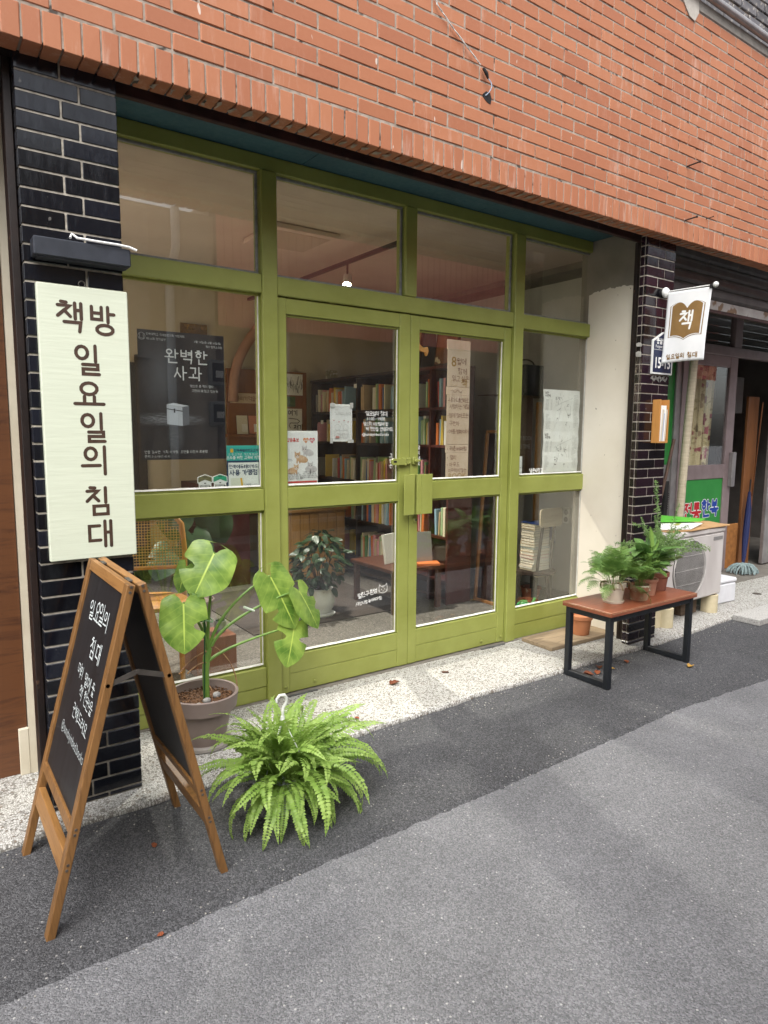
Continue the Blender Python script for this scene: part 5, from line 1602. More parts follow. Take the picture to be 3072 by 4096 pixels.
# shop interior
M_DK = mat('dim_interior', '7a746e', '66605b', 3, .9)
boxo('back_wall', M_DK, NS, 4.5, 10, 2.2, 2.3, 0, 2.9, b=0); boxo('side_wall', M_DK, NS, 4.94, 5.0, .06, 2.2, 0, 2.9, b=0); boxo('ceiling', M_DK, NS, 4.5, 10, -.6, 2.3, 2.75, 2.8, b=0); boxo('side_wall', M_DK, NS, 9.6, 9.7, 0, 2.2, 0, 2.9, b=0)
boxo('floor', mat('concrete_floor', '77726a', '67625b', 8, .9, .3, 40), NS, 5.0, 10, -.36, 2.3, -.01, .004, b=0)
def item(name, label, cat, m, *a, b=.004, group=None):
    return tag(boxo(name, m, None, *a, b=b), label, cat, group)
item('storage_box', 'grey storage box high on the shelf inside the hanbok shop', 'box', mat('grey_card', '7d7a77', '6d6a67', 5, .9), 7.0, 7.4, 1.5, 1.8, 1.85, 2.05, group='boxes inside the hanbok shop')
item('storage_box', 'grey carton below the high storage box inside the hanbok shop', 'box', mat('grey_card2', '6d6b6c', '5d5b5c', 5, .9), 6.95, 7.35, 1.5, 1.8, 1.6, 1.84, group='boxes inside the hanbok shop')
cx_ = item('product_carton', 'white appliance carton with a picture on its side inside the hanbok shop', 'carton', mat('white_card', '9a9896', '8a8886', 5, .85), 7.42, 7.8, 1.4, 1.75, 1.7, 2.1)
item('shelf_rack', 'dark shelf rack inside the doorway of the hanbok shop', 'shelf', M_INK, 7.2, 7.5, 1.5, 1.75, .3, 1.35, b=.002)
item('wood_plank', 'tall brown wooden board standing in the hanbok shop doorway', 'board', wood('brown_board', '8a5a34', '6d4426', 'z', .5, 5, 9), 7.30, 7.52, 1.08, 1.11, .035, 1.86)
item('particle_board', 'orange particle board sheet leaning behind the air conditioner', 'board', mat('osb', 'a86f35', '8a5828', 20, .8, .3, 60), 6.98, 7.27, 1.09, 1.115, .035, .51)
q = MB(); q.tube([(0, 0, 0), (.05, -.02, 1.0)], .008, 8); o = q.build('curtain_rod', mat('brass', '9a6a4a', '7a5238', 8, .35, metal=.8), None, 60, (7.42, 1.04, .8)); tag(o, 'thin brass rod hanging on the tall brown board', 'rod')
# mop
MP = thing('mop', 'grey string mop head lying at the hanbok shop doorway', 'mop', (6.98, .86, .031))
q = MB(); rr = random.Random(8)
for i in range(90):
    a = rr.uniform(0, 6.28); r = rr.uniform(.05, .15)
    p0 = Vector((rr.uniform(-.03, .03), rr.uniform(-.03, .03), .09)); p3 = Vector((1.25*r*math.cos(a), r*math.sin(a), .008+rr.uniform(0, .02)))
    q.tube(bez(p0, p0+Vector((.3*r*math.cos(a), .3*r*math.sin(a), .03)), p3+Vector((0, 0, .06)), p3, 6), .0065, 5, False)
tag(q.build('strings', mat('mop_yarn', '8fa0a0', '7a8a8b', 40, .95, .4, 120), MP, 60), kind='stuff')
UM = thing('umbrella', 'furled dark blue umbrella leaning in the hanbok shop doorway', 'umbrella', (7.10, .93, .05))
MB().tube([(0, 0, .02), (.05, .02, .12), (.12, .05, .35), (.2, .08, .62), (.24, .1, .8)], [.006, .022, .034, .03, .014], 9).build('canopy', flat('18224d', .7), UM, 30)
MB().tube([(.24, .1, .78), (.28, .115, .93)], .008, 8).build('shaft', M_INK, UM, 60)

# wrapped pipe in front of the sliding door
PI_ = thing('wrapped_pipe', 'cream tape wrapped pipe bending down in front of the hanbok shop door', 'pipe', (5.5, .75, .035))
pth = bez((.15, 0, 2.45), (.15, 0, 1.9), (.06, .0, 1.4), (.03, 0, .0), 40)
q = MB().tube(pth, [.033+.002*abs(math.sin(i*1.3)) for i in range(41)], 14); q.build('insulation', mat('pipe_tape', 'bfb49c', 'ada28b', 10, .8, .3, 30, stretch=(1, 1, 6)), PI_, 60)
q = MB().tube([(-.16, .02, .62), (-.15, .02, 1.02)], [.024]*2, 12)
for i in range(9): q.tube([(-.156+.001*i, .02, .78+i*.016), (-.156+.001*i, .02, .787+i*.016)], .029, 12)
q.build('corrugated_hose', M_INK, PI_, 50)
MB().tube([(-.26, .0, .85), (-.10, .0, 1.38)], .014, 8).build('drain_rod', mat('brown_rod', '5a4236', '46332a', 8, .7), PI_, 60)

# ------------------------------------------------------------------ air conditioner
AC = thing('air_conditioner', 'dusty white air conditioner outdoor unit standing by the right pillar', 'air conditioner', (4.50, .2, .03), R(1.5))
M_ACW = mat('dusty_white_enamel', 'cfcac6', 'bcb6b2', 5, .5, .05, 30, stretch=(1, 1, .25), speck=('8a7a6c', 10, .72))
boxo('casing', M_ACW, AC, 0, .83, 0, .42, .145, .655, b=.012)
boxo('lid', M_ACW, AC, -.006, .836, -.006, .426, .655, .70, b=.010)
cx, cz, rg = .31, .405, .225
q = MB()
MB().lathe([(.0, -.002), (rg, -.002), (rg, .004)], 48).build('fan_opening', mat('dark_fan', '2a2a2c', '202022', 8, .6), AC, None, (cx, -.0, cz), (R(-90), 0, 0))
q.tube([(cx+rg*math.cos(t*math.pi/24), -.012, cz+rg*math.sin(t*math.pi/24)) for t in range(49)], .006, 6, False)
for i in range(-26, 27):
    x = i*.008
    h = math.sqrt(max(0, rg*rg-x*x))
    if h > .01: q.tube([(cx+x, -.012, cz-h), (cx+x, -.018, cz), (cx+x, -.012, cz+h)], .001, 4, False)
for i in (-1, 0, 1):
    z = i*.11; h = math.sqrt(rg*rg-z*z); q.tube([(cx-h, -.014, cz+z), (cx, -.02, cz+z), (cx+h, -.014, cz+z)], .0014, 4, False)
tag(q.build('fan_grille', mat('grille_grey', 'b9b5b1', 'a5a19d', 8, .5), AC), kind='stuff')
boxo('maker_plate', mat('plate_grey', '8a8886', '7a7876', 30, .5), AC, .66, .80, -.003, .001, .597, .625, b=.001)
boxo('side_grille', flat('6a6866'), AC, -.003, 0, .04, .38, .2, .62, b=0)
q = MB(); q.box(.02, .09, -.002, .0, .60, .62); q.build('model_plate', flat('a9a7a4'), AC)
# split cream blocks as feet
M_BLK = mat('cream_block', 'cbbf9f', 'bdb190', 12, .7, .2, 40)
def block(x, y, a, lb):
    o_ = MB(); pts = []
    for k in range(9):
        t = math.pi*k/8; pts.append((.055*math.cos(t), -.05*math.sin(t)))
    pts += [(-.055, .05), (-.035, .05), (-.035, .0)] + [(-.035*math.cos(math.pi*k/6), -.03*math.sin(math.pi*k/6)) for k in range(1, 6)] + [(.035, .0), (.035, .05), (.055, .05)]
    o_.prism(pts, lambda p, r_, d: (p, r_, d), 0, .142)
    return tag(o_.build('support_block', M_BLK, None, 25, (x, y, .0305), (0, 0, a)), lb, 'block', 'cream blocks under the air conditioner')
block(4.545, .21, .1, 'cream hollow block under the near corner of the air conditioner')
block(5.24, .25, -.15, 'cream hollow block under the far front corner of the air conditioner')
block(4.48, .27, 1.2, 'broken cream block piece behind the near corner of the air conditioner')
item('wood_block', 'dark wooden block on the pavement under the air conditioner', 'block', wood('old_block', '6d5a48', '4a3c30', 'x', .8, 6, 9), 4.9, 5.12, .30, .42, .031, .14)
# things lying on the unit
def slab(name, label, cat, m, pts, z, t, tilt=(0, 0)):
    q = MB(); q.prism(pts, lambda a, b, d: (a, b, z+d+tilt[0]*(a-pts[0][0])+tilt[1]*(b-pts[0][1])), 0, t)
    return tag(q.build(name, m), label, cat)
slab('cardboard_sheet', 'torn brown cardboard sheet lying on the air conditioner', 'cardboard', M_CARD, [(4.56, .24), (4.8, .19), (5.1, .205), (5.36, .2), (5.42, .23), (5.40, .30), (5.46, .42), (5.38, .58), (4.62, .6)], .7325, .004)
PSH = slab('printed_sheet', 'white printed foam sheet lying on the cardboard over the air conditioner', 'sheet', M_PAPER, [(4.50, .36), (4.82, .215), (5.13, .30), (5.0, .62), (4.56, .62)], .742, .006, (.02, .05))
f = lambda a, b, d=0: Vector((a, b, .7488+.02*(a-4.5)+.05*(b-.36)+.0006+d))
for (x, y, s) in ((4.64, .50, .05), (4.86, .36, .03), (4.92, .38, .025), (4.97, .42, .03)):
    q = MB(); q.add([f(x+s*1.3*math.cos(t*.5236), y+s*.7*math.sin(t*.5236)) for t in range(12)], [tuple(range(12))]); q.build('sheet_print', mat('print_green', '4a9a5a', 'b0a04a', 9, .6), PSH)
slab('green_sheet', 'bright green sheet lying over the white foam sheet on the air conditioner', 'sheet', mat('bright_green_card', '5db83a', '52a834', 6, .6), [(4.70, .50), (5.12, .31), (5.28, .36), (5.1, .66), (4.66, .66)], .772, .004, (.01, .04))
ST_ = thing('foam_box', 'white foam box on the pavement beyond the air conditioner', 'box', (5.46, .33, .0305), R(-3))
M_FOAM = mat('white_foam', 'd9dade', 'cfd0d4', 12, .7, .1, 80)
boxo('body', M_FOAM, ST_, 0, .30, 0, .24, 0, .17, b=.012); boxo('lid', M_FOAM, ST_, -.004, .304, -.004, .244, .172, .21, b=.012)
boxo('glass_sheet', mat('pale_glass_edge', '9fb0a6', '93a49a', 5, .2), AC, .86, .872, .05, .38, .0, .63, b=.002)
GS = item('granite_slab', 'light granite slab laid as a ramp at the pavement edge', 'slab', mat('granite', 'b9b7b2', '9c9a96', 90, .75, .3, 120, speck=('6a6865', 120, .62)), 5.22, 6.4, -.15, .06, .007, .055, b=.004)
tag(MB().lathe([(0, 0), (.035, 0), (.04, -.004)], 20).build('drain_cap', mat('rust_lid', '4a4038', '3a322c', 30, .8), None, None, (6.19, .34, .0335)), 'small rusty drain cap set in the pavement', 'drain cap')
# ------------------------------------------------------------------ things stuck on the glass (inside, just behind the panes)
YG = .6555
def gp(x, z): return plane((x, YG, z), (1, 0, 0), (0, 0, 1), .0)
def sheet_on(t, name, w, h, m, th=.0006, curl=0.0):
    q = MB(); nx, nz = 8, 12
    for i in range(nx+1):
        for j in range(nz+1):
            a, b = w*i/nx, h*j/nz
            q.v.append((a, .0012+curl*(noise.noise((a*9, b*9, w))+.4), b))
    for i in range(nx):
        for j in range(nz): q.f.append((i*(nz+1)+j, (i+1)*(nz+1)+j, (i+1)*(nz+1)+j+1, i*(nz+1)+j+1))
    return q.build(name, m, t)
def poly_on(mb, f, pts, d=0): mb.add([f(a, b, d) for a, b in pts], [tuple(range(len(pts)))])
def rect(mb, f, a, b, c, e, d=0): poly_on(mb, f, [(a, b), (c, b), (c, e), (a, e)], d)
def disc(mb, f, x, y, rx, ry, d=0, n=16, rot=0):
    c, s = math.cos(rot), math.sin(rot)
    poly_on(mb, f, [(x+rx*math.cos(t*6.2832/n)*c-ry*math.sin(t*6.2832/n)*s, y+rx*math.cos(t*6.2832/n)*s+ry*math.sin(t*6.2832/n)*c) for t in range(n)], d)
LOC = plane((0, .0012, 0), (1, 0, 0), (0, 0, 1), .0)
F0 = lambda a, b, d=0: Vector((a, .0008-d, b))
def prn(t, name, m, fn):
    q = MB(); fn(q, F0); return q.build(name, m, t)

# theatre poster
TP = thing('theatre_poster', 'dark theatre poster with a white lidded box, inside the left bay glass', 'poster', (.886, YG, 1.323))
def poster_mat():
    m, nt, bs = nodes('poster_print')
    vec = coords(nt)
    sp = N(nt, 'ShaderNodeSeparateXYZ'); nt.links.new(vec, sp.inputs[0])
    x, z = sp.outputs[0], sp.outputs[2]
    def blob(cx, cz, rx, rz, sk=0):
        dx = math_(nt, 'DIVIDE', math_(nt, 'SUBTRACT', math_(nt, 'ADD', x, math_(nt, 'MULTIPLY', z, sk)), cx), rx); dz = math_(nt, 'DIVIDE', math_(nt, 'SUBTRACT', z, cz), rz)
        return math_(nt, 'SQRT', math_(nt, 'ADD', math_(nt, 'MULTIPLY', dx, dx), math_(nt, 'MULTIPLY', dz, dz)))
    n = noise_tex(nt, vec, 14, 6, .65)
    col = mixc(nt, n, '12131a', '1c1d26')
    col = mixc(nt, ramp(nt, math_(nt, 'ADD', blob(.10, .40, .13, .26), math_(nt, 'MULTIPLY', n, .4)), [(.2, 'aaaaaa'), (1.0, '000000')]), col, '8e9199')
    w = N(nt, 'ShaderNodeMapping'); w.inputs['Scale'].default_value = (1, 1, 9); nt.links.new(vec, w.inputs[0])
    rip = noise_tex(nt, w.outputs[0], 26, 5, .7)
    col = mixc(nt, math_(nt, 'MULTIPLY', ramp(nt, blob(.13, .19, .2, .035), [(.2, 'ffffff'), (1, '000000')]), ramp(nt, rip, [(.4, '222222'), (.7, 'ffffff')])), col, 'b9bcc2')
    col = mixc(nt, math_(nt, 'MULTIPLY', ramp(nt, blob(.165, .11, .045, .09), [(.5, 'bbbbbb'), (1, '000000')]), ramp(nt, rip, [(.3, '666666'), (.7, 'ffffff')])), col, '8a8d94')
    nt.links.new(col, bs.inputs['Base Color']); bs.inputs['Roughness'].default_value = .45
    return m
sheet_on(TP, 'sheet', .414, .598, poster_mat(), curl=.0)
prn(TP, 'box_print', flat('c9ccd2'), lambda q, f: (poly_on(q, f, [(.125, .168), (.20, .160), (.20, .228), (.125, .238)]), poly_on(q, f, [(.125, .242), (.20, .232), (.20, .250), (.125, .26)])))
prn(TP, 'box_print', flat('e0e2e6'), lambda q, f: poly_on(q, f, [(.125, .2605), (.20, .2505), (.232, .256), (.158, .268)]))
prn(TP, 'box_print', flat('6a6d75'), lambda q, f: poly_on(q, f, [(.2005, .160), (.232, .168), (.232, .2555), (.2005, .2498)]))
prn(TP, 'box_print', M_INK, lambda q, f: rect(q, f, .158, .222, .165, .242, .0002))
def tx(q, f):
    hand(q, f, '완벽한', .125, .455, .062, .0062, 1.16, 0, 1); hand(q, f, '사과', .165, .378, .062, .0062, 1.16, 0, 1)
    put_text(q, f, '전북대학교 극예술연구회 기린극회', .04, .574, .0128); put_text(q, f, '제130회 정기공연', .04, .553, .0128)
    put_text(q, f, '8월 28일(금)~8월 30일(일)', .405, .556, .0128, 0, 'RIGHT'); put_text(q, f, '객사 창작소극장', .405, .536, .0128, 0, 'RIGHT')
    put_text(q, f, '당신은 본 적이 없다.', .24, .345, .0145); put_text(q, f, '그런데 왜 믿고 있는가.', .248, .323, .0145)
    put_text(q, f, '연출 김수연  기획 이가람  조연출 이찬우 최윤영', .015, .03, .0155); put_text(q, f, '문의 010-9807-4540', .015, .01, .0155)
    ribbon(q, f, circ(.02, .568, .016), .0012); ribbon(q, f, [(.012, .578), (.012, .558), (.028, .558), (.028, .578)], .0012)
prn(TP, 'lettering', M_WHITEINK, tx)
# payment card sticker
CS = thing('payment_sticker', 'teal and white payment notice sticker at the corner of the left bay glass', 'sticker', (1.303, YG, 1.166))
sheet_on(CS, 'sheet', .182, .222, flat('1f3f5c'))
prn(CS, 'panel_print', flat('2fa79a'), lambda q, f: rect(q, f, 0, .146, .182, .222))
prn(CS, 'panel_print', flat('e6e8e0'), lambda q, f: rect(q, f, .008, .008, .174, .136, .0002))
prn(CS, 'panel_print', flat('d9dcc8'), lambda q, f: (rect(q, f, .02, .014, .088, .058, .0004)))
prn(CS, 'panel_print', flat('d8a92c'), lambda q, f: (poly_on(q, f, [(.076, .014), (.086, .014), (.080, .058), (.070, .058)], .0006), rect(q, f, .02, .187, .036, .206, .0003)))
prn(CS, 'lettering', flat('173a5a'), lambda q, f: (put_text(q, f, '전북에듀페이카드', .091, .106, .0225, .01, 'CENTER', 1, .0005), put_text(q, f, '사용 가맹점', .091, .072, .032, .014, 'CENTER', 1, .0005), put_text(q, f, '전북은행 | JB Card', .092, .018, .011, 0, 'LEFT', 1, .0005), put_text(q, f, '전북특별자치도교육청', .04, .19, .0165, .008, 'LEFT', 1, .0005)))
prn(CS, 'lettering', M_WHITEINK, lambda q, f: (put_text(q, f, '초·중·고 학생 · 학교 밖 청소년', .091, .172, .0125, 0, 'CENTER', 1, .0005), put_text(q, f, '모두를 위한 교육비 지원', .091, .153, .0185, .008, 'CENTER', 1, .0005)))
for i, (c, yr, lb) in enumerate((('6d6a42', '2024', 'house shaped award sticker with an olive roof on the left bay glass'), ('2f9f78', '2025', 'house shaped award sticker with a green roof on the left bay glass'))):
    hsx = 1.150+i*.078
    hs_ = thing('house_sticker', lb, 'sticker', (hsx, YG, 1.168), group='house shaped stickers')
    out = [(.006, 0), (.07, 0), (.07, .035), (.077, .037), (.077, .066), (.0385, .08), (0, .066), (0, .037), (.006, .035)]
    q = MB(); q.prism(out, lambda a, b, d: (a, d, b), .0005, .0015); q.build('sheet', M_WHITEINK, hs_)
    prn(hs_, 'roof_print', flat(c), lambda q, f: (poly_on(q, f, [(.004, .04), (.0385, .053), (.0385, .076), (.004, .064)], .0006), poly_on(q, f, [(.0385, .053), (.073, .04), (.073, .064), (.0385, .076)], .0006)))
    prn(hs_, 'line_print', M_INK, lambda q, f: ([rect(q, f, .012+k*.0065, .014, .015+k*.0065, .028, .0006) for k in range(8)], put_text(q, f, yr, .0385, .064, .011, .005, 'CENTER', 1, .0009), rect(q, f, .034, .033, .043, .038, .0006), disc(q, f, .062, .018, .006, .004, .0007)))
# kitten adoption poster
KP = thing('kitten_poster', 'white adoption poster with ginger and white kittens in the left door', 'poster', (1.632, YG, 1.169))
sheet_on(KP, 'sheet', .194, .295, M_PAPER)
prn(KP, 'heart_print', flat('d9843a'), lambda q, f: poly_on(q, f, [(.122+.017*(16*math.sin(t)**3)/16, .245+.017*(13*math.cos(t)-5*math.cos(2*t)-2*math.cos(3*t)-math.cos(4*t))/16) for t in [k*.2618 for k in range(24)]]))
prn(KP, 'heart_print', flat('d2525a'), lambda q, f: poly_on(q, f, [(.16+.017*(16*math.sin(t)**3)/16, .245+.017*(13*math.cos(t)-5*math.cos(2*t)-2*math.cos(3*t)-math.cos(4*t))/16) for t in [k*.2618 for k in range(24)]]))
prn(KP, 'lettering', flat('c8423a'), lambda q, f: (put_text(q, f, '입양홍보', .003, .237, .022, .014), put_text(q, f, '유채', .122, .238, .0135, .01, 'CENTER', 1, .0004), rect(q, f, .006, .016, .188, .026, .0002)))
prn(KP, 'lettering', M_WHITEINK, lambda q, f: (put_text(q, f, '유채', .122, .238, .0135, .012, 'CENTER', 1, .0006), put_text(q, f, '목련', .16, .238, .0135, .012, 'CENTER', 1, .0006)))
def kitten(cx, cy, s, fl, body, face):
    q = MB(); f = F0
    disc(q, f, cx+fl*s*.5, cy-s*.32, s*.68, s*.36, .0002, 18, -.25*fl); disc(q, f, cx, cy, s*.32, s*.28, .0004)
    for k in (-1, 1): poly_on(q, f, [(cx+k*s*.30, cy+s*.05), (cx+k*s*.30, cy+s*.45), (cx+k*s*.05, cy+s*.24)], .00035)
    for k in (0, .3): disc(q, f, cx+fl*s*(-.05+k), cy-s*.55, s*.09, s*.22, .0003)
    q.build('kitten_print', body, KP)
    q = MB(); disc(q, f, cx, cy-s*.08, s*.2, s*.15, .0006); q.build('kitten_print', face, KP)
    q = MB()
    for k in (-1, 1): disc(q, f, cx+k*s*.13, cy+s*.02, s*.045, s*.055, .0008, 8)
    disc(q, f, cx, cy-s*.08, s*.03, s*.022, .0008, 6); q.build('kitten_print', M_INK, KP)
GIN = mat('ginger_fur_print', 'b98a5c', 'd9bb98', 90, .7, stretch=(1, 1, .4)); WHF = mat('white_fur_print', 'cfcac6', 'b9b3b0', 40, .7)
kitten(.112, .195, .05, 1, WHF, flat('d9cfca')); kitten(.070, .162, .055, 1, GIN, flat('d9c9bb')); kitten(.062, .098, .048, -1, GIN, flat('d9c9bb')); kitten(.148, .106, .055, .2, WHF, flat('d5ccc8'))
prn(KP, 'lettering', flat('4a4744'), lambda q, f: [put_text(q, f, s, x, z, .0085, .004, 'CENTER', 1, .0004) for s, x, z in (('2개월 | 600g | 남아', .045, .066), ('매우 건강, 1차 접종 완료', .05, .056), ('7월 중순, 화단 안에서 구조', .05, .046), ('얌전한 쫄보냥이, 새침한 순둥이', .05, .036), ('2개월 | 600g | 여아', .142, .071), ('허피스 치료 중, 호전 중', .142, .061), ('6월 중순, 도로 위에서 구조', .142, .051), ('꼴 보이즘, 꼭 붙어 자는 애교쟁이', .142, .041), ('@siandua', .018, .142), ('@maorood', .018, .134))])
# drawing taped to the left door
DW = thing('taped_drawing', 'white sheet with a pencil book drawing taped inside the left door', 'paper', (1.907, YG, 1.407))
sheet_on(DW, 'sheet', .142, .205, M_PAPER, curl=.004)
F1 = lambda a, b, d=0: Vector((a, -.0006-d, b))
def dr(q, f):
    ribbon(q, f, [(.008, .018), (.008, .19), (.03, .194), (.06, .19), (.072, .183), (.085, .19), (.11, .194), (.134, .19), (.134, .018)], .0012)
    hand(q, f, '책방', .028, .170, .009, .0007, 1.2, .05); hand(q, f, '일요일의 침대', .03, .146, .016, .0009, .95, .05)
    for cx in (.045, .098):
        ribbon(q, f, circ(cx, .078, .017, .016), .0011); ribbon(q, f, [(cx-.014, .066), (cx-.02, .04), (cx-.015, .018), (cx+.015, .018), (cx+.02, .04), (cx+.014, .066)], .0011)
        disc(q, f, cx-.006, .08, .0014, .0014); disc(q, f, cx+.006, .08, .0014, .0014); ribbon(q, f, [(cx-.005, .072), (cx, .07), (cx+.005, .072)], .0008)
    ribbon(q, f, [(.06, .07), (.072, .1), (.085, .07)], .0011); ribbon(q, f, [(.035, .06), (.108, .062), (.11, .025), (.036, .024), (.035, .06)], .0011)
    hand(q, f, '책방 환영합니다', .042, .036, .0105, .0007, .9, .05)
q = MB(); dr(q, F1); q.build('pencil_lines', flat('a39d97'), DW)
q = MB()
for x in (.022, .055, .088, .115): disc(q, F1, x, .112+.004*math.sin(x*90), .0045, .0035, .0003, 8)
poly_on(q, F1, [(.032, .018), (.058, .018), (.056, .03), (.034, .03)], .0003); q.build('red_crayon', flat('c58a80'), DW)
for x, z, w, h in ((-.002, .188, .03, .022), (.125, .185, .022, .03), (-.004, -.01, .018, .03), (.11, -.008, .04, .018)):
    q = MB(); rect(q, lambda a, b, d=0: Vector((a, -.0025, b)), x, z, x+w, z+h); q.build('tape', mat('clear_tape', 'b9b9b2', 'aeaea7', 20, .3), DW)
# white lettering written on the glass (outer face of pane)
GO = lambda a, b, d=0: Vector((a, .6494-d*.3, b+.09))
def glass_letters(parent, fn, name='lettering'):
    q = MB(); fn(q, GO); q.build(name, M_WHITEINK, parent)
glass_letters(DL, lambda q, f: (hand(q, f, '일요일의 침대', 2.135, 1.462, .0255, .0023, .9, .06, 2), put_text(q, f, '11:00 - 19:00', 2.143, 1.437, .026, .0, 'LEFT', .92), hand(q, f, '당신의 머리맡에 둘', 2.122, 1.405, .0215, .0019, .86, .06, 3), hand(q, f, '책 한권을 권해드려요', 2.138, 1.376, .0215, .0019, .86, .06, 4), put_text(q, f, '@sundayinbed.books', 2.112, 1.349, .0235, .0, 'LEFT', .92)))
glass_letters(DL, lambda q, f: hand(q, f, '고정문', 2.304, 1.222, .022, .0026, 1.4, .04, 5, vertical=True))
glass_letters(DR, lambda q, f: hand(q, f, '당기세요', 2.510, 1.268, .022, .0028, 1.45, .04, 6, vertical=True))
def catl(q, f):
    hand(q, f, '털친구 환영', 2.085, .405, .029, .0034, .86, .06, 7, sp=.35, drop=.0035); hand(q, f, '(대신 나랑 놀아줘야 함)', 2.07, .362, .02, .0026, .88, .06, 8, sp=.3, drop=.0016)
    cx, cy = 2.265, .437
    ribbon(q, f, [(cx-.028, cy-.012), (cx-.03, cy+.014), (cx-.026, cy+.032), (cx-.014, cy+.02), (cx+.014, cy+.022), (cx+.026, cy+.034), (cx+.03, cy+.012), (cx+.028, cy-.012), (cx, cy-.022), (cx-.028, cy-.012)], .0026)
    for k in (-1, 1):
        disc(q, f, cx+k*.011, cy+.002, .0022, .0026); ribbon(q, f, [(cx+k*.022, cy-.004), (cx+k*.036, cy-.002)], .0014); ribbon(q, f, [(cx+k*.022, cy-.009), (cx+k*.035, cy-.011)], .0014)
    for k in (-.006, 0, .006): ribbon(q, f, [(cx+k, cy+.02), (cx+k, cy+.012)], .0016)
    ribbon(q, f, [(cx-.004, cy-.008), (cx, cy-.011), (cx+.004, cy-.008)], .0016)
glass_letters(DL, catl)
# long cardboard reading list in the right door
RL = thing('reading_list', 'long folded cardboard list with handwritten titles hanging in the right door', 'notice', (2.745, YG, 1.168))
zs = [0, .13, .255, .34, .615, .665, .745, .86]
q = None
for i, (za, zb) in enumerate(((0, .165), (.166, .218), (.219, .525), (.526, .575), (.576, .80), (.801, .862))):
    q = MB(); ins = .003 if i % 2 else 0; dy = .004 if i % 2 else .001
    q.box(-ins, .187+ins, dy, dy+.003, za, zb, b=.0008); q.build('panel', M_CARDPALE, RL)
f_ = lambda a, b, d=0: Vector((a, .0004-d, b)) if True else 0
M_BRNINK = flat('7a4a34', .7); M_OCHRE = flat('a07828', .7)
q = MB()
hand(q, f_, '월에', .075, .712, .038, .0035, 1.1, .05, 11); hand(q, f_, '함께', .085, .655, .036, .0032, 1.1, .05, 12); hand(q, f_, '읽고 싶은', .04, .61, .034, .003, .95, .05, 13, sp=.3)
hand(q, f_, '내가 네번째로', .018, .480, .028, .0024, .92, .05, 14, sp=.25); hand(q, f_, '사랑하는 계절', .02, .440, .028, .0024, .92, .05, 15, sp=.25)
hand(q, f_, '밤에 찾아오는', .018, .385, .028, .0024, .92, .05, 16, sp=.25); hand(q, f_, '구원자', .022, .335, .028, .0024, 1.0, .05, 17); hand(q, f_, '여름,뱀파이어', .02, .285, .028, .0024, .92, .05, 18)
hand(q, f_, '귀촌 버퍼링', .025, .178, .028, .0024, 1.0, .05, 19, sp=.25); hand(q, f_, '랠리', .03, .122, .028, .0024, 1.1, .05, 20); hand(q, f_, '아무도', .03, .078, .026, .0024, 1.1, .05, 21)
hand(q, f_, '미워하지않는', .02, .042, .026, .0022, .98, .05, 22)
for z in (.49, .395, .295, .19, .135, .09): disc(q, f_, .011, z, .003, .003)
ribbon(q, f_, [(.03+.01*i, .548+.008*math.sin(i*1.4)) for i in range(11)], .002)
q.build('lettering', M_BRNINK, RL)
q = MB(); put_text(q, f_, '8', .03, .70, .085, .01); hand(q, f_, '책', .115, .545+.03, .046, .0055, 1.0, .03, 23); put_text(q, f_, 'BOOK', .02, .003, .048, .0, 'LEFT', 1.1)
ribbon(q, f_, [(.03, .582), (.03, .61), (.045, .615), (.055, .608), (.066, .615), (.08, .61), (.08, .582), (.066, .586), (.055, .58), (.045, .586), (.03, .582)], .0014); q.build('lettering', M_OCHRE, RL)
# folded map in the right bay
MPn = thing('folded_map', 'creased white printed map sheet hanging inside the right bay glass', 'map', (3.636, YG, 1.180))
q = MB(); nx, nz = 24, 40
for i in range(nx+1):
    for j in range(nz+1):
        a = .385*i/nx; b = .585*j/nz
        cre = .006*abs(((b/.146) % 1)-.5)*2 + .004*abs(((a/.128) % 1)-.5)*2
        q.v.append((a+.012*math.sin(b*7)*(1-a/.385)*.6, .002+cre, b))
for i in range(nx):
    for j in range(nz): q.f.append((i*(nz+1)+j, (i+1)*(nz+1)+j, (i+1)*(nz+1)+j+1, i*(nz+1)+j+1))
q.build('sheet', M_PAPER, MPn)
fm = lambda a, b, d=0: Vector((a+.012*math.sin(b*7)*(1-a/.385)*.6, .0008+.006*abs(((b/.146) % 1)-.5)*2+.004*abs(((a/.128) % 1)-.5)*2, b))
q = MB(); rr = random.Random(4)
for half in (0, .29):
    put_text(q, fm, '남문', .015, half+.262, .02, .012); put_text(q, fm, '서문밖', .015, half+.242, .02, .012)
    for k in range(9): rect(q, fm, .02, half+.222-k*.0085, .085, half+.2235-k*.0085)
    for k in range(14): rect(q, fm, .02, half+.12-k*.0075, .02+rr.uniform(.02, .05), half+.1212-k*.0075)
    for k in range(26): rect(q, fm, .31, half+.26-k*.009, .31+rr.uniform(.03, .06), half+.2612-k*.009)
    for k in range(11):
        x, z = rr.uniform(.13, .27), half+rr.uniform(.05, .24)
        for w in range(5):
            u_, v_ = x+rr.uniform(-.015, .012), z+rr.uniform(-.01, .012); rect(q, fm, u_, v_, u_+rr.uniform(.004, .011), v_+rr.uniform(.002, .005))
    for pts in ([(.11, .03), (.16, .1), (.18, .2), (.17, .27)], [(.12, .18), (.2, .21), (.3, .24)], [(.2, .26), (.22, .17), (.26, .12), (.28, .03)], [(.26, .25), (.28, .18), (.28, .1)]):
        ribbon(q, fm, [(a, b+half) for a, b in pts], .0012)
q.build('map_print', flat('3d3b3a', .7), MPn)
SK = thing('party_sticker', 'small white sticker with a pink party popper in the right bay', 'sticker', (3.352, YG, 1.180))
sheet_on(SK, 'sheet', .078, .122, M_WHITEINK)
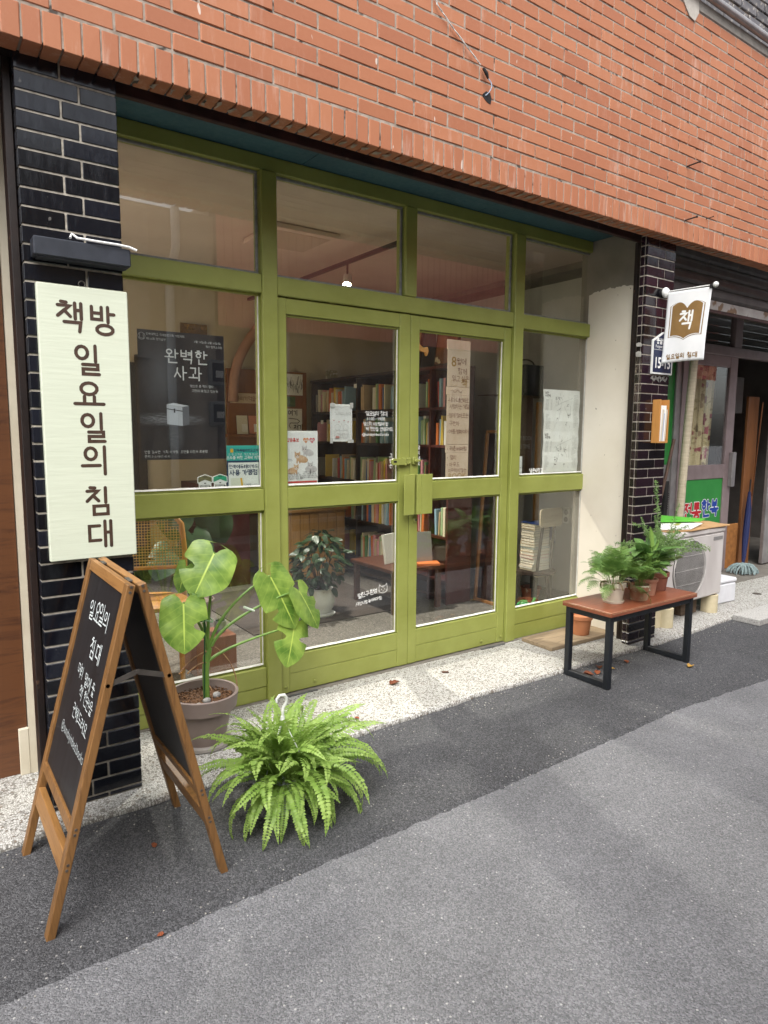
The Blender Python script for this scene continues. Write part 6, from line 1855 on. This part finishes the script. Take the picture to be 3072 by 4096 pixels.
prn(SK, 'popper_print', flat('d98aa8'), lambda q, f: poly_on(q, f, [(.006, .035), (.04, .07), (.024, .088), (.004, .05)], .0003))
prn(SK, 'popper_print', flat('5aa7b5'), lambda q, f: (disc(q, f, .034, .08, .012, .006, .0006, 12, -.7), [disc(q, f, x, z, .0018, .0018, .0006, 6) for x, z in ((.05, .1), (.06, .09), (.045, .112), (.066, .105))]))
prn(SK, 'lettering', M_INK, lambda q, f: (put_text(q, f, '2026', .052, .042, .014, 0, 'CENTER', 1, .0004), put_text(q, f, 'ring Jeonju', .039, .010, .012, 0, 'CENTER', 1, .0004), ribbon(q, f, [(.034, .035), (.07, .035), (.07, .058), (.034, .058), (.034, .035)], .0008)))
glass_letters(SF, lambda q, f: put_text(q, f, '남문사잇길', 3.50, 1.096, .036, .012, 'LEFT', .85))
# ------------------------------------------------------------------ inside the bookshop
ORD = ['first', 'second', 'third', 'fourth', 'fifth', 'sixth', 'seventh', 'eighth', 'ninth', 'tenth', 'eleventh', 'twelfth', 'thirteenth', 'fourteenth', 'fifteenth', 'sixteenth', 'seventeenth', 'eighteenth', 'nineteenth', 'twentieth', 'twenty-first', 'twenty-second', 'twenty-third', 'twenty-fourth', 'twenty-fifth', 'twenty-sixth', 'twenty-seventh', 'twenty-eighth', 'twenty-ninth', 'thirtieth']
BC = [('cream', 'd9cfb4'), ('white', 'dcdad2'), ('red', 'a5352c'), ('orange', 'cf7236'), ('yellow', 'd2b23e'), ('green', '4f7d46'), ('pale green', '9cb58a'), ('blue', '3d66a0'), ('pale blue', '8fb0c4'), ('pink', 'cf8f97'), ('grey', '8a8884'), ('black', '2b2a2c'), ('brown', '7a5236'), ('beige', 'bfa582')]
M_BK = {n: mat('book_'+n.replace(' ', '_'), h, rough=.6) for n, h in BC}
M_PAGE = mat('book_pages', 'efe9da', 'e0d8c6', 60, .9, stretch=(1, 1, 30))
def bookcase(name, label, y0, y1, m, ups):
    t = thing(name, label, 'bookcase', (3.57, y0, .035))
    W = y1-y0; zt = 1.965
    for y in [0]+ups+[W-.022]: boxo('upright', m, t, 0, .26, y, y+.022, 0, zt-.025, b=.002)
    boxo('top_panel', m, t, -.008, .265, -.004, W+.004, zt-.025, zt, b=.002); boxo('back_panel', m, t, .255, .265, .0, W, 0, zt-.026, b=0)
    for z in (.06, .20, .565, .955, 1.322, 1.632):
        edges = [0]+ups+[W-.022]
        for a, b in zip(edges, edges[1:]): boxo('shelf', m, t, .004, .254, a+.0225, b-.0005, z-.022, z, b=.001)
    return t
M_DBW = wood('dark_walnut', '33231b', '21160f', 'y', .5, 6, 9); M_RBW = wood('red_mahogany', '4f201a', '3a1612', 'y', .45, 6, 9)
bookcase('bookcase', 'dark walnut bookcase deep in the shop behind the left door', 2.33, 3.85, M_DBW, [.62])
bookcase('bookcase', 'red mahogany bookcase end seen through the right door', 1.585, 2.315, M_RBW, [.24])
def shelf_books(ylo, yhi, z, shelf, seed, grp, n_max=26, gap=.12):
    rr = random.Random(seed); y = yhi-.03; k = 0
    while y > ylo+.05 and k < n_max:
        if rr.random() < gap: y -= rr.uniform(.05, .14); continue
        th = rr.uniform(.012, .034); h = rr.uniform(.18, .245); dp = rr.uniform(.13, .18)
        nm, _ = rr.choice([BC[0], BC[1], BC[4], BC[6], BC[9], BC[13], BC[0], BC[8], BC[3]] if rr.random() < .62 else BC)
        ff = rr.uniform(.01, .04)
        q = MB(); q.box(ff, ff+dp, -th, 0, 0, h, b=.0012)
        o = q.build('book', M_BK[nm]); o.location = (3.575, y, z+.0355); o.rotation_euler = (rr.choice((0, 0, 0, .06, -.05)), 0, 0)
        tag(o, f'{nm} book, {ORD[k]} from the far end, {shelf}', 'book', grp)
        y -= th+.0012+(.01 if o.rotation_euler[0] else 0); k += 1
    return k
G1 = 'books in the dark walnut bookcase'; G2 = 'books in the red mahogany bookcase'
for i, (z, nm) in enumerate(((1.632, 'top shelf'), (1.322, 'second shelf'), (.955, 'third shelf'), (.565, 'fourth shelf'), (.20, 'lowest shelf'))):
    shelf_books(2.98, 3.82, z, nm+', far half of dark bookcase', 40+i, G1, 20); shelf_books(2.36, 2.94, z, nm+', near half of dark bookcase', 50+i, G1, 16)
    if i < 4: shelf_books(1.84, 2.29, z, nm+', far half of red bookcase', 60+i, G2, 13); shelf_books(1.61, 1.81, z, nm+', near half of red bookcase', 70+i, G2, 6)
# shelf tags, art above
for y, z, nm in ((2.96, 1.9, 'near'), (3.6, 1.56, 'far')):
    tag(MB().box(0, .002, -.025, .025, -.02, .02).build('shelf_tag', M_PAPER, None, None, (3.556, y, z)), f'small paper shelf tag on the dark bookcase, {nm} one', 'tag', 'shelf tags')
tag(MB().box(-.07, .07, 0, .02, 0, .10, b=.002).build('small_canvas', mat('floral_canvas', 'b5ab8c', '7f7f4f', 22, .8, speck=('e0dac6', 40, .55)), None, None, (3.80, 3.80, 2.02)), 'small botanical canvas standing on the dark bookcase', 'painting')
PB = thing('pin_board', 'brown leaning wooden board with two ink drawings at the back wall', 'board', (2.62, 3.86, .6))
boxo('board', wood('tan_board', '8d5a30', '7a4a26', 'z', .6, 5, 8), PB, 0, .90, 0, .03, 0, 1.48, b=.004)
q = MB(); q.box(.66, .85, -.004, 0, 1.24, 1.46); q.build('drawing', M_PAPER, PB); q = MB(); q.box(.66, .84, -.004, 0, .87, 1.1); q.build('drawing', M_PAPER, PB)
fp = lambda a, b, d=0: Vector((a, -.0048-d, b)); q = MB(); rr = random.Random(3)
for i in range(46):
    x = rr.uniform(.67, .84); z = rr.uniform(1.26, 1.36); ribbon(q, fp, [(x, z), (x+rr.uniform(-.02, .02), z+rr.uniform(.03, .09))], rr.uniform(.0015, .004))
hand(q, fp, '여기', .675, 1.03, .055, .008, 1.1); hand(q, fp, '저기', .74, .88, .055, .008, 1.0)
ribbon(q, fp, [(.68, 1.0), (.78, .99), (.81, .97), (.79, .95), (.7, .95), (.685, .92), (.7, .9)], .007)
q.build('ink_lines', M_INK, PB)
boxo('green_picture', mat('green_picture', '3f5a34', '6a7a4a', 14, .8), PB, .66, .76, -.004, 0, 1.12, 1.225, b=0)
boxo('ledge', wood('tan_board', '', ''), PB, -.05, .55, -.12, 0, .80, .83, b=.002)
boxo('banner', M_CARDPALE, PB, .03, .50, -.005, 0, 1.14, 1.24, b=.001)
q = MB(); hand(q, lambda a, b, d=0: Vector((a, -.006-d, b)), '여름의기억을팔아요', .05, 1.165, .044, .004, .98, .05, 31); q.build('lettering', M_BRNINK, PB)
for i, (x, c, lb) in enumerate(((.08, 'd8d2c0', 'cream'), (.21, 'c77f5e', 'salmon'), (.36, '9fae7a', 'sage'))):
    o = MB().box(0, .115, -.006, .006, 0, .185, b=.001).build('booklet', mat('booklet_'+lb, c, rough=.7), None, None, (2.62+x, 3.80, 1.432), (-.12, 0, 0))
    tag(o, f'{lb} booklet standing face out on the ledge of the brown board', 'booklet', 'booklets on the ledge')
    o2 = MB().box(.05, .108, -.0085, -.0062, .02, .10); o2.build('slip', M_PAPER, o); 
tag(MB().prism([(0, 0), (.26, 0), (.26, .3), (0, .3)], lambda a, b, d: (a, d, b), 0, .02).build('gold_frame', mat('gold_foil', '7a5a24', 'b08a3a', 9, .25, .6, 14, metal=.9), None, None, (2.19, 3.90, 2.18)), 'crinkled gold relief hung high on the back wall', 'picture')
DWY = thing('back_doorway', 'dark doorway in the back wall at the left of the shop', 'doorway', (.9, 3.93, .035)); boxo('opening', M_INK, DWY, 0, .86, 0, .015, 0, 2.05, b=0); boxo('architrave', wood('dark_walnut', '', ''), DWY, .86, .94, -.02, .01, 0, 2.12, b=.003)
tag(MB().tube(bez((2.66, 3.80, 1.75), (2.66, 3.80, 2.3), (2.9, 3.80, 2.35), (3.1, 3.80, 2.75), 20), .05, 12).build('air_duct', mat('pinkish_duct', 'b58a76', 'a67c69', 5, .6), None, 60), 'pinkish curved duct pipe on the back wall', 'duct')
# low cabinet
CB = thing('wooden_cabinet', 'low tan wooden cabinet with plank front behind the left door', 'cabinet', (2.78, 3.02, .043))
M_CABW = wood('tan_planks', 'a8814f', '8d6a3e', 'z', .55, 6, 10)
boxo('carcass', M_CABW, CB, 0, .70, .02, .38, 0, .66, b=.002)
for i in range(7): boxo('plank', M_CABW, CB, .002+i*.0995, .098+i*.0995, .0, .02, .02, .64, b=.003)
boxo('cabinet_top', M_CABW, CB, -.02, .72, -.02, .40, .66, .685, b=.003)
for i, (x, w, h, c, lb) in enumerate(((.02, .14, .05, 'white', 'white'), (.2, .16, .06, 'white', 'white taller'), (.4, .22, .035, 'black', 'black green edged'))):
    tag(MB().box(0, w, 0, .18, 0, h, b=.002).build('book_pile', M_BK[c], None, None, (2.80+x, 3.06, .043+.686)), f'{lb} pile of leaflets on the tan cabinet', 'leaflets', 'leaflet piles on the cabinet')
# big plant in white ribbed pot
WP = thing('potted_bush', 'dark leafy bush in a white ribbed pot behind the left door', 'plant', (2.56, 1.92, .043))
q = MB(); q.lathe([(.10, 0), (.115, 0), (.12, .01), (.10, .012)], 32); q.build('saucer', M_WHITEPL, WP, 40)
q = MB().lathe([(.06, .012), (.075, .014), (.105, .06), (.115, .11), (.11, .15), (.098, .19), (.096, .205), (.103, .21), (.095, .212), (.088, .19)], 72)
q.v = [(x*(1+.018*math.cos(36*math.atan2(y, x))), y*(1+.018*math.cos(36*math.atan2(y, x))), z) for x, y, z in q.v]; q.build('pot', M_WHITEPL, WP, 50)
MB().lathe([(0, .19), (.09, .19)], 20).build('soil', M_SOIL, WP)
bl = [blade_leaf((0, 0, 0), (.07+.01*i, 0, 0), .04, (0, 0, 1), (), .2, .2, .03, 6, 2, .4, seed=700+i).mesh('leaf', M_DARKLEAF, 60) for i in range(3)]
for i in range(300):
    u_ = Vector((rnd.gauss(0, 1), rnd.gauss(0, 1), rnd.gauss(0, 1))).normalized(); r_ = rnd.uniform(.65, 1.0)
    p = Vector((u_.x*.22*r_, u_.y*.22*r_, .43+u_.z*.26*r_))
    if p.z > .55: p.x *= .7; p.y *= .7
    o = link('leaf', rnd.choice(bl), WP, p); o.rotation_euler = (rnd.uniform(-.5, .5), rnd.uniform(-.2, .9), math.atan2(u_.y, u_.x)+rnd.uniform(-.7, .7)); s_ = rnd.uniform(.7, 1.2); o.scale = (s_,)*3
for i in range(9):
    a = i*.7; MB().tube([(.01*math.cos(a), .01*math.sin(a), .19), (.06*math.cos(a), .06*math.sin(a), .35), (.12*math.cos(a), .12*math.sin(a), .45+.02*i)], [.005, .004, .002], 5).build('stem', mat('woody_stem', '4a3a2a', '3a2c20', 20, .8), WP)
# table with books in front of the red bookcase
TB = thing('reading_table', 'low dark table with display books in front of the red bookcase', 'table', (3.0, 1.55, .035))
boxo('top', wood('table_brown', '5a3422', '462717', 'x', .4, 6, 9), TB, 0, .52, 0, .62, .33, .36, b=.003)
for x in (.02, .46):
    for y in (.02, .56): boxo('leg', wood('table_brown', '', ''), TB, x, x+.04, y, y+.04, 0, .33, b=.002)
for i, (x, y, a, c, h, lb) in enumerate(((.10, .25, .3, 'white', .24, 'white picture book standing on the low table'), (.30, .12, -.2, 'grey', .26, 'grey novel standing on the low table'), (.38, .35, .1, 'yellow', .22, 'yellow book propped on the low table'))):
    tag(MB().box(0, .16, -.01, .01, 0, h, b=.0015).build('book', M_BK[c], None, None, (3.0+x, 1.55+y, .396), (-.15, 0, a)), lb, 'book', 'books on the low table')
tag(MB().box(0, .18, 0, .12, 0, .02, b=.002).build('book', M_BK['orange'], None, None, (3.28, 1.60, .396), (0, 0, -.5)), 'flat orange book lying at the edge of the low table', 'book', 'books on the low table')
# leaning mirror
MR = thing('standing_mirror', 'slim wood framed mirror leaning near the right door', 'mirror', (3.885, 1.33, .036), rot=(0, R(4), 0))
M_MRF = wood('mirror_oak', '9a6a3c', '7d5229', 'z', .5, 8, 12)
for y in (0, .245): boxo('frame_side', M_MRF, MR, 0, .03, y, y+.024, 0, 1.45, b=.002)
for z in (0, 1.426): boxo('frame_rail', M_MRF, MR, 0, .03, .024, .245, z, z+.024, b=.002)
mm_, nt_, bs_ = nodes('mirror_glass'); bs_.inputs['Metallic'].default_value = 1; bs_.inputs['Roughness'].default_value = .02; bs_.inputs['Base Color'].default_value = (.8, .8, .8, 1)
boxo('mirror_glass', mm_, MR, .012, .018, .022, .247, .022, 1.428, b=0)
# stool with a pile of books
SLx, SLy = 4.16, 1.18
SO = thing('round_stool', 'dark round stool carrying a tall pile of books in the right bay', 'stool', (SLx, SLy, .035))
MB().lathe([(0, .285), (.17, .285), (.18, .29), (.18, .31), (.17, .315), (0, .315)], 36).build('seat', M_DBW, SO, 40)
for a in (45, 135, 225, 315): MB().tube([(.11*math.cos(R(a)), .11*math.sin(R(a)), .285), (.14*math.cos(R(a)), .14*math.sin(R(a)), 0)], .018, 8).build('leg', M_INK, SO, 60)
z = .3515
PILE = ['cream', 'white', 'beige', 'white', 'white', 'pink', 'beige', 'cream', 'pale blue', 'cream', 'beige', 'white', 'grey', 'cream', 'grey', 'white', 'beige', 'cream']
for i, c in enumerate(PILE):
    th = rnd.uniform(.014, .028); w = .205-.002*i; dp = .145
    bk = thing('book', f'{c} book lying flat, {ORD[i]} from the bottom of the pile on the stool', 'book', (SLx-.01+rnd.uniform(-.006, .006), SLy-.02, z), rnd.uniform(-.06, .06), 'pile of books on the stool')
    boxo('page_block', M_PAGE, bk, -w/2+.003, w/2-.002, -dp/2+.003, dp/2-.003, .0022, th-.0022, b=0)
    q = MB(); q.box(-w/2, w/2, -dp/2, dp/2, 0, .002); q.box(-w/2, w/2, -dp/2, dp/2, th-.002, th); q.box(-w/2, w/2, dp/2-.002, dp/2, .002, th-.002); q.build('cover', M_BK[c], bk)
    z += th+.0006
CP = thing('blue_cloth', 'blue cloth draped over the pile of books on the stool', 'cloth', (SLx, SLy, z))
q = MB(); n1, n2 = 18, 14
for i in range(n1+1):
    for j in range(n2+1):
        a = -.09+.33*i/n1; b = -.10+.18*j/n2
        over = max(0, a-.095)
        zz = .006-1.1*over-.4*max(0, -.07-b)+.006*math.sin(a*60+b*40)*(.3+over*6)+.012*noise.noise((a*14, b*14, 2))
        q.v.append((min(a, .095+over*.35), b, max(zz, .0006) if over == 0 and b > -.07 else zz))
for i in range(n1):
    for j in range(n2): q.f.append((i*(n2+1)+j, (i+1)*(n2+1)+j, (i+1)*(n2+1)+j+1, i*(n2+1)+j+1))
q.build('fabric', mat('blue_fabric', '24417f', '1d356c', 20, .95, .3, 200), CP, 70)
SC = thing('small_chair_back', 'pale rounded wooden chair backrest above the pile of books', 'chair', (4.17, 1.02, .035))
pts = []
for cx_, cy_, a0 in ((.10, .045, 0), (-.10, .045, 90), (-.10, -.045, 180), (.10, -.045, 270)):
    for k in range(5): t = R(a0+k*22.5); pts.append((cx_+.028*math.cos(t), cy_+.028*math.sin(t)))
q = MB(); q.prism(pts, lambda a, b, d: (a, d, .755+b), -.008, .008); q.build('backrest', wood('ash_wood', 'dccfb4', 'c6b698', 'x', .6, 6, 9), SC, 30)
for x in (-.07, .07): MB().tube([(x, .012, .76), (x*1.1, .05, .4), (x*1.4, .06, 0)], .012, 8).build('leg', M_STEEL, SC, 60)
boxo('seat', wood('ash_wood', '', ''), SC, -.10, .10, .035, .15, .27, .283, b=.003)
# watering can, floor pot, posts
WC = thing('watering_can', 'small green watering can on the floor of the right bay', 'watering can', (3.93, 1.06, .035))
MB().lathe([(.045, 0), (.05, .004), (.05, .06), (.04, .085), (.028, .095), (.03, .1), (.0, .1)], 24).build('body', flat('1f9a52', .35), WC, 40)
MB().tube([(.045, 0, .02), (.09, -.01, .07), (.115, -.015, .11)], [.012, .01, .014], 10).build('spout', flat('1f9a52', .35), WC, 60)
MB().tube(bez((-.03, 0, .09), (-.08, 0, .11), (-.09, 0, .04), (-.05, 0, .03), 10), .006, 8).build('handle', flat('1f9a52', .35), WC, 60)
tp_ = thing('floor_pot', 'empty brown clay pot on the floor in the right bay', 'pot', (4.25, 1.28, .035)); MB().lathe(pot_profile(.06, .085, .13), 32).build('body', M_TERRA, tp_, 35)
item('wood_lath', 'tall oak lath leaning behind the pile of books in the right bay', 'lath', wood('oak_lath', 'a5783f', '8a6030', 'z', .5, 8, 12), 4.36, 4.41, 1.36, 1.39, .036, 1.72)
CBR = thing('menu_board', 'brown board with chalk writing behind the right bay glass', 'board', (3.96, 1.42, .95))
boxo('panel', wood('brown_panel', '5a4026', '4a331e', 'z', .6, 4, 8), CBR, 0, .40, 0, .02, 0, .82, b=.002)
q = MB(); f = lambda a, b, d=0: Vector((a, -.001-d, b)); hand(q, f, '의 침대', .02, .64, .06, .004, 1.1, .05, 41); put_text(q, f, 'SO MANY BOOKS', .10, .45, .05, 0, 'LEFT', .8); put_text(q, f, 'SO LITTLE TIME', .10, .38, .05, 0, 'LEFT', .8); q.build('lettering', mat('grey_chalk', '9a968e', '8a867e', 30, .9), CBR)
AMP = thing('guitar_amplifier', 'dark amplifier box standing on the brown board shelf', 'amplifier', (4.28, 1.45, 1.775)); boxo('cabinet', M_DGREY, AMP, 0, .24, 0, .2, 0, .26, b=.008); MB().tube(bez((.02, .1, .26), (.02, .1, .33), (.22, .1, .33), (.22, .1, .26), 10), .007, 8).build('handle', M_STEEL, AMP, 60)
item('amp_shelf', 'narrow wall shelf holding the amplifier in the right bay', 'shelf', wood('brown_panel', '', ''), 3.96, 4.78, 1.42, 1.68, 1.772, 1.774+.001, b=0)
SKT = thing('wall_socket', 'white double wall socket low on the right wall inside', 'socket', (4.78, 1.36, .66)); boxo('plate', M_WHITEPL, SKT, -.012, 0, -.04, .04, 0, .14, b=.004)
for z_ in (.035, .10): MB().lathe([(0, .0), (.02, 0), (.024, .003)], 16).build('outlet', flat('8a8a86'), SKT, None, (-.0125, 0, z_), (0, R(-90), 0))
# framed pictures on top of the red bookcase and left items
for i, (y, x, c, lb) in enumerate(((2.18, 3.60, 'a08a5a', 'framed still life picture standing on the red bookcase'), (1.72, 3.62, '8d5a3a', 'second framed picture standing on the red bookcase near its end'))):
    t = thing('framed_picture', lb, 'picture', (x, y, 2.001), rot=(0, R(9), R(2)))
    boxo('frame', M_DBW, t, 0, .02, -.14, .14, 0, .38, b=.003); boxo('picture', mat('still_life'+str(i), c, '5a3a2a', 9, .5, speck=('d9cdb0', 12, .6)), t, -.002, 0, -.12, .12, .02, .36, b=0)
# fish charm hanging in the right door
FC = thing('fish_charm', 'wooden fish charm on a knotted cord hanging inside the right door', 'charm', (2.53, .72, 2.0))
MB().tube([(-.02, 0, .14), (-.022, 0, .02)], .004, 8).build('cord', M_WHITEPL, FC)
q = MB(); q.prism([(-.02, -.01), (.02, -.0), (.07, -.03), (.10, -.022), (.108, -.05), (.095, -.075), (.088, -.055), (.05, -.05), (.0, -.035)], lambda a, b, d: (a, d, b), -.01, .01); q.build('fish', M_PINE, FC, 40)
for z_ in (.0, .035, .07): pebble(FC, -.022, -.002, z_, .018, M_WHITEPL, 'knot')
# rattan chair in the left bay
RC = thing('rattan_chair', 'bentwood chair with cane back inside the left bay', 'chair', (1.17, 1.50, .035), R(-20))
M_BENT = wood('bent_beech', 'b9823f', '9a6a30', 'z', .4, 8, 12)
arc = [(-.17, 0, .42), (-.18, .02, .70), (-.165, .04, .86), (-.11, .05, .925), (0, .055, .94), (.11, .05, .925), (.165, .04, .86), (.18, .02, .70), (.17, 0, .42)]
MB().tube(arc, .016, 8).build('back_frame', M_BENT, RC, 60)
q = MB()
for i in range(19):
    x = -.15+i*.0167; top = .90 if abs(x) < .1 else .84
    q.tube([(x, .012, .60), (x, .045, top)], .0022, 4, False)
for i in range(18):
    z_ = .61+i*.0167; w_ = .165 if z_ < .84 else .165-(z_-.84)*.8
    q.tube([(-w_, .014+.09*(z_-.6), z_), (w_, .014+.09*(z_-.6), z_)], .0022, 4, False)
tag(q.build('cane_mesh', mat('cane', 'b08a45', '9a7638', 40, .6), RC), kind='stuff')
MB().lathe([(0, .42), (.19, .42), (.2, .43), (.2, .445), (.19, .452), (0, .452)], 36).build('seat', M_BENT, RC, 40, (0, -.19, 0))
MB().tube([(-.175, .012, .60), (.175, .012, .60)], .012, 8).build('back_rail', M_BENT, RC, 60)
for x in (-.15, .15):
    for y, yt in ((.0, .0), (-.36, -.3)): MB().tube([(x, yt, .43), (x*1.08, y, 0)], .015, 8).build('leg', M_BENT, RC, 60)
WB = thing('wooden_box', 'upright reddish wooden box pedestal inside the left bay', 'box', (1.285, 1.12, .035)); boxo('body', wood('red_beech', '8a5638', '744529', 'z', .5, 5, 8), WB, 0, .245, 0, .22, 0, .225, b=.003)
for x, r_, h_, m_, lb in ((1.34, .04, .085, M_POTWH, 'small bone coloured cup planter on the wooden box pedestal'), (1.47, .035, .07, mat('concrete_pot', '8d8d8a', '7c7c79', 30, .9), 'small grey concrete planter on the wooden box pedestal')):
    t = thing('mini_planter', lb, 'plant', (x, 1.22, .2605), group='mini planters'); MB().lathe([(r_*.7, 0), (r_*.95, .01), (r_*1.05, h_*.6), (r_, h_), (r_*.88, h_), (r_*.86, h_*.85)], 28).build('pot', m_, t, 40)
    q = MB()
    for i in range(26): a = i*2.4; rr_ = r_*.7*math.sqrt((i+.5)/26); q.tube([(rr_*math.cos(a), rr_*math.sin(a), h_*.84), (rr_*1.2*math.cos(a), rr_*1.2*math.sin(a), h_*.84+.02)], [.004, .001], 5)
    tag(q.build('succulent', M_DARKLEAF, t), kind='stuff')
IM = thing('indoor_monstera', 'dark monstera leaves inside the left bay behind the chair', 'plant', (1.62, 2.1, .035))
for b, t_, w in (((-.1, 0, .95), (-.18, -.1, .68), .26), ((.12, .0, .88), (.22, -.08, .62), .26), ((0, .0, .7), (.02, -.15, .45), .24), ((-.15, .05, .6), (-.3, -.1, .42), .22)):
    blade_leaf(b, t_, w, (-.3, -.8, .4), ((1, .4, .55, .5),), .1, .1, .2).build('leaf', M_DARKLEAF, IM, 60); MB().tube([(0, .05, .2), b], .007, 6).build('petiole', M_DARKLEAF, IM)
MB().lathe(pot_profile(.10, .14, .22), 32).build('pot', M_POTTAUPE, IM, 40)
item('red_cabinet', 'dark red cabinet in the back behind the left bay', 'cabinet', mat('dark_red_paint', '4a1414', '3a1010', 4, .5), 2.05, 2.55, 3.2, 3.6, .036, 1.0)
# lamps that are lit
def spot(x, y, z, lb, on):
    t = thing('track_spot', lb, 'lamp', (x, y, z), group='ceiling track spots')
    MB().tube([(0, 0, .12), (0, 0, .03)], .008, 8).build('stem', M_DGREY, t)
    q = MB().lathe([(.028, .05), (.032, .045), (.034, -.05), (.03, -.05), (.028, .03)], 20); q.build('shade', M_WHITEPL, t, 40).rotation_euler = (R(-28), R(25), 0)
    m = bpy.data.materials.new('lamp_glow'); m.use_nodes = True; b_ = m.node_tree.nodes['Principled BSDF']; b_.inputs['Emission Color'].default_value = (1, .82, .55, 1); b_.inputs['Emission Strength'].default_value = 26
    o = MB().lathe([(0, -.046), (.03, -.046)], 20).build('bulb_face', m, t); o.rotation_euler = (R(-28), R(25), 0)
    ld = bpy.data.lights.new('lamp_light', 'SPOT'); ld.energy = on; ld.color = (1, .93, .84); ld.spot_size = R(120); ld.spot_blend = .6; ld.shadow_soft_size = .03
    lo = link('lamp_light', ld, t, (0, -.03, -.08)); lo.rotation_euler = (R(-18), R(18), 0)
spot(2.80, 1.90, 2.60, 'lit white track spotlight hanging from the shop ceiling', 165)
spot(.95, 2.6, 2.60, 'lit white track spotlight at the left part of the shop ceiling', 125)
tag(MB().box(2.785, 2.815, 1.2, 3.7, 2.72, 2.745).build('lamp_track', M_DGREY), 'dark lighting track along the shop ceiling', 'track')
CL_ = thing('ceiling_panel_lamp', 'square ceiling lamp panel with a warm glow', 'lamp', (2.05, 1.6, 2.79)); boxo('frame', M_CEIL, CL_, 0, .5, 0, .5, 0, .035, b=.004)
ml = bpy.data.materials.new('panel_glow'); ml.use_nodes = True; b_ = ml.node_tree.nodes['Principled BSDF']; b_.inputs['Emission Color'].default_value = (1, .75, .45, 1); b_.inputs['Emission Strength'].default_value = .02; b_.inputs['Base Color'].default_value = (.3, .25, .2, 1)
boxo('diffuser', ml, CL_, .05, .45, .05, .45, -.003, 0, b=0)
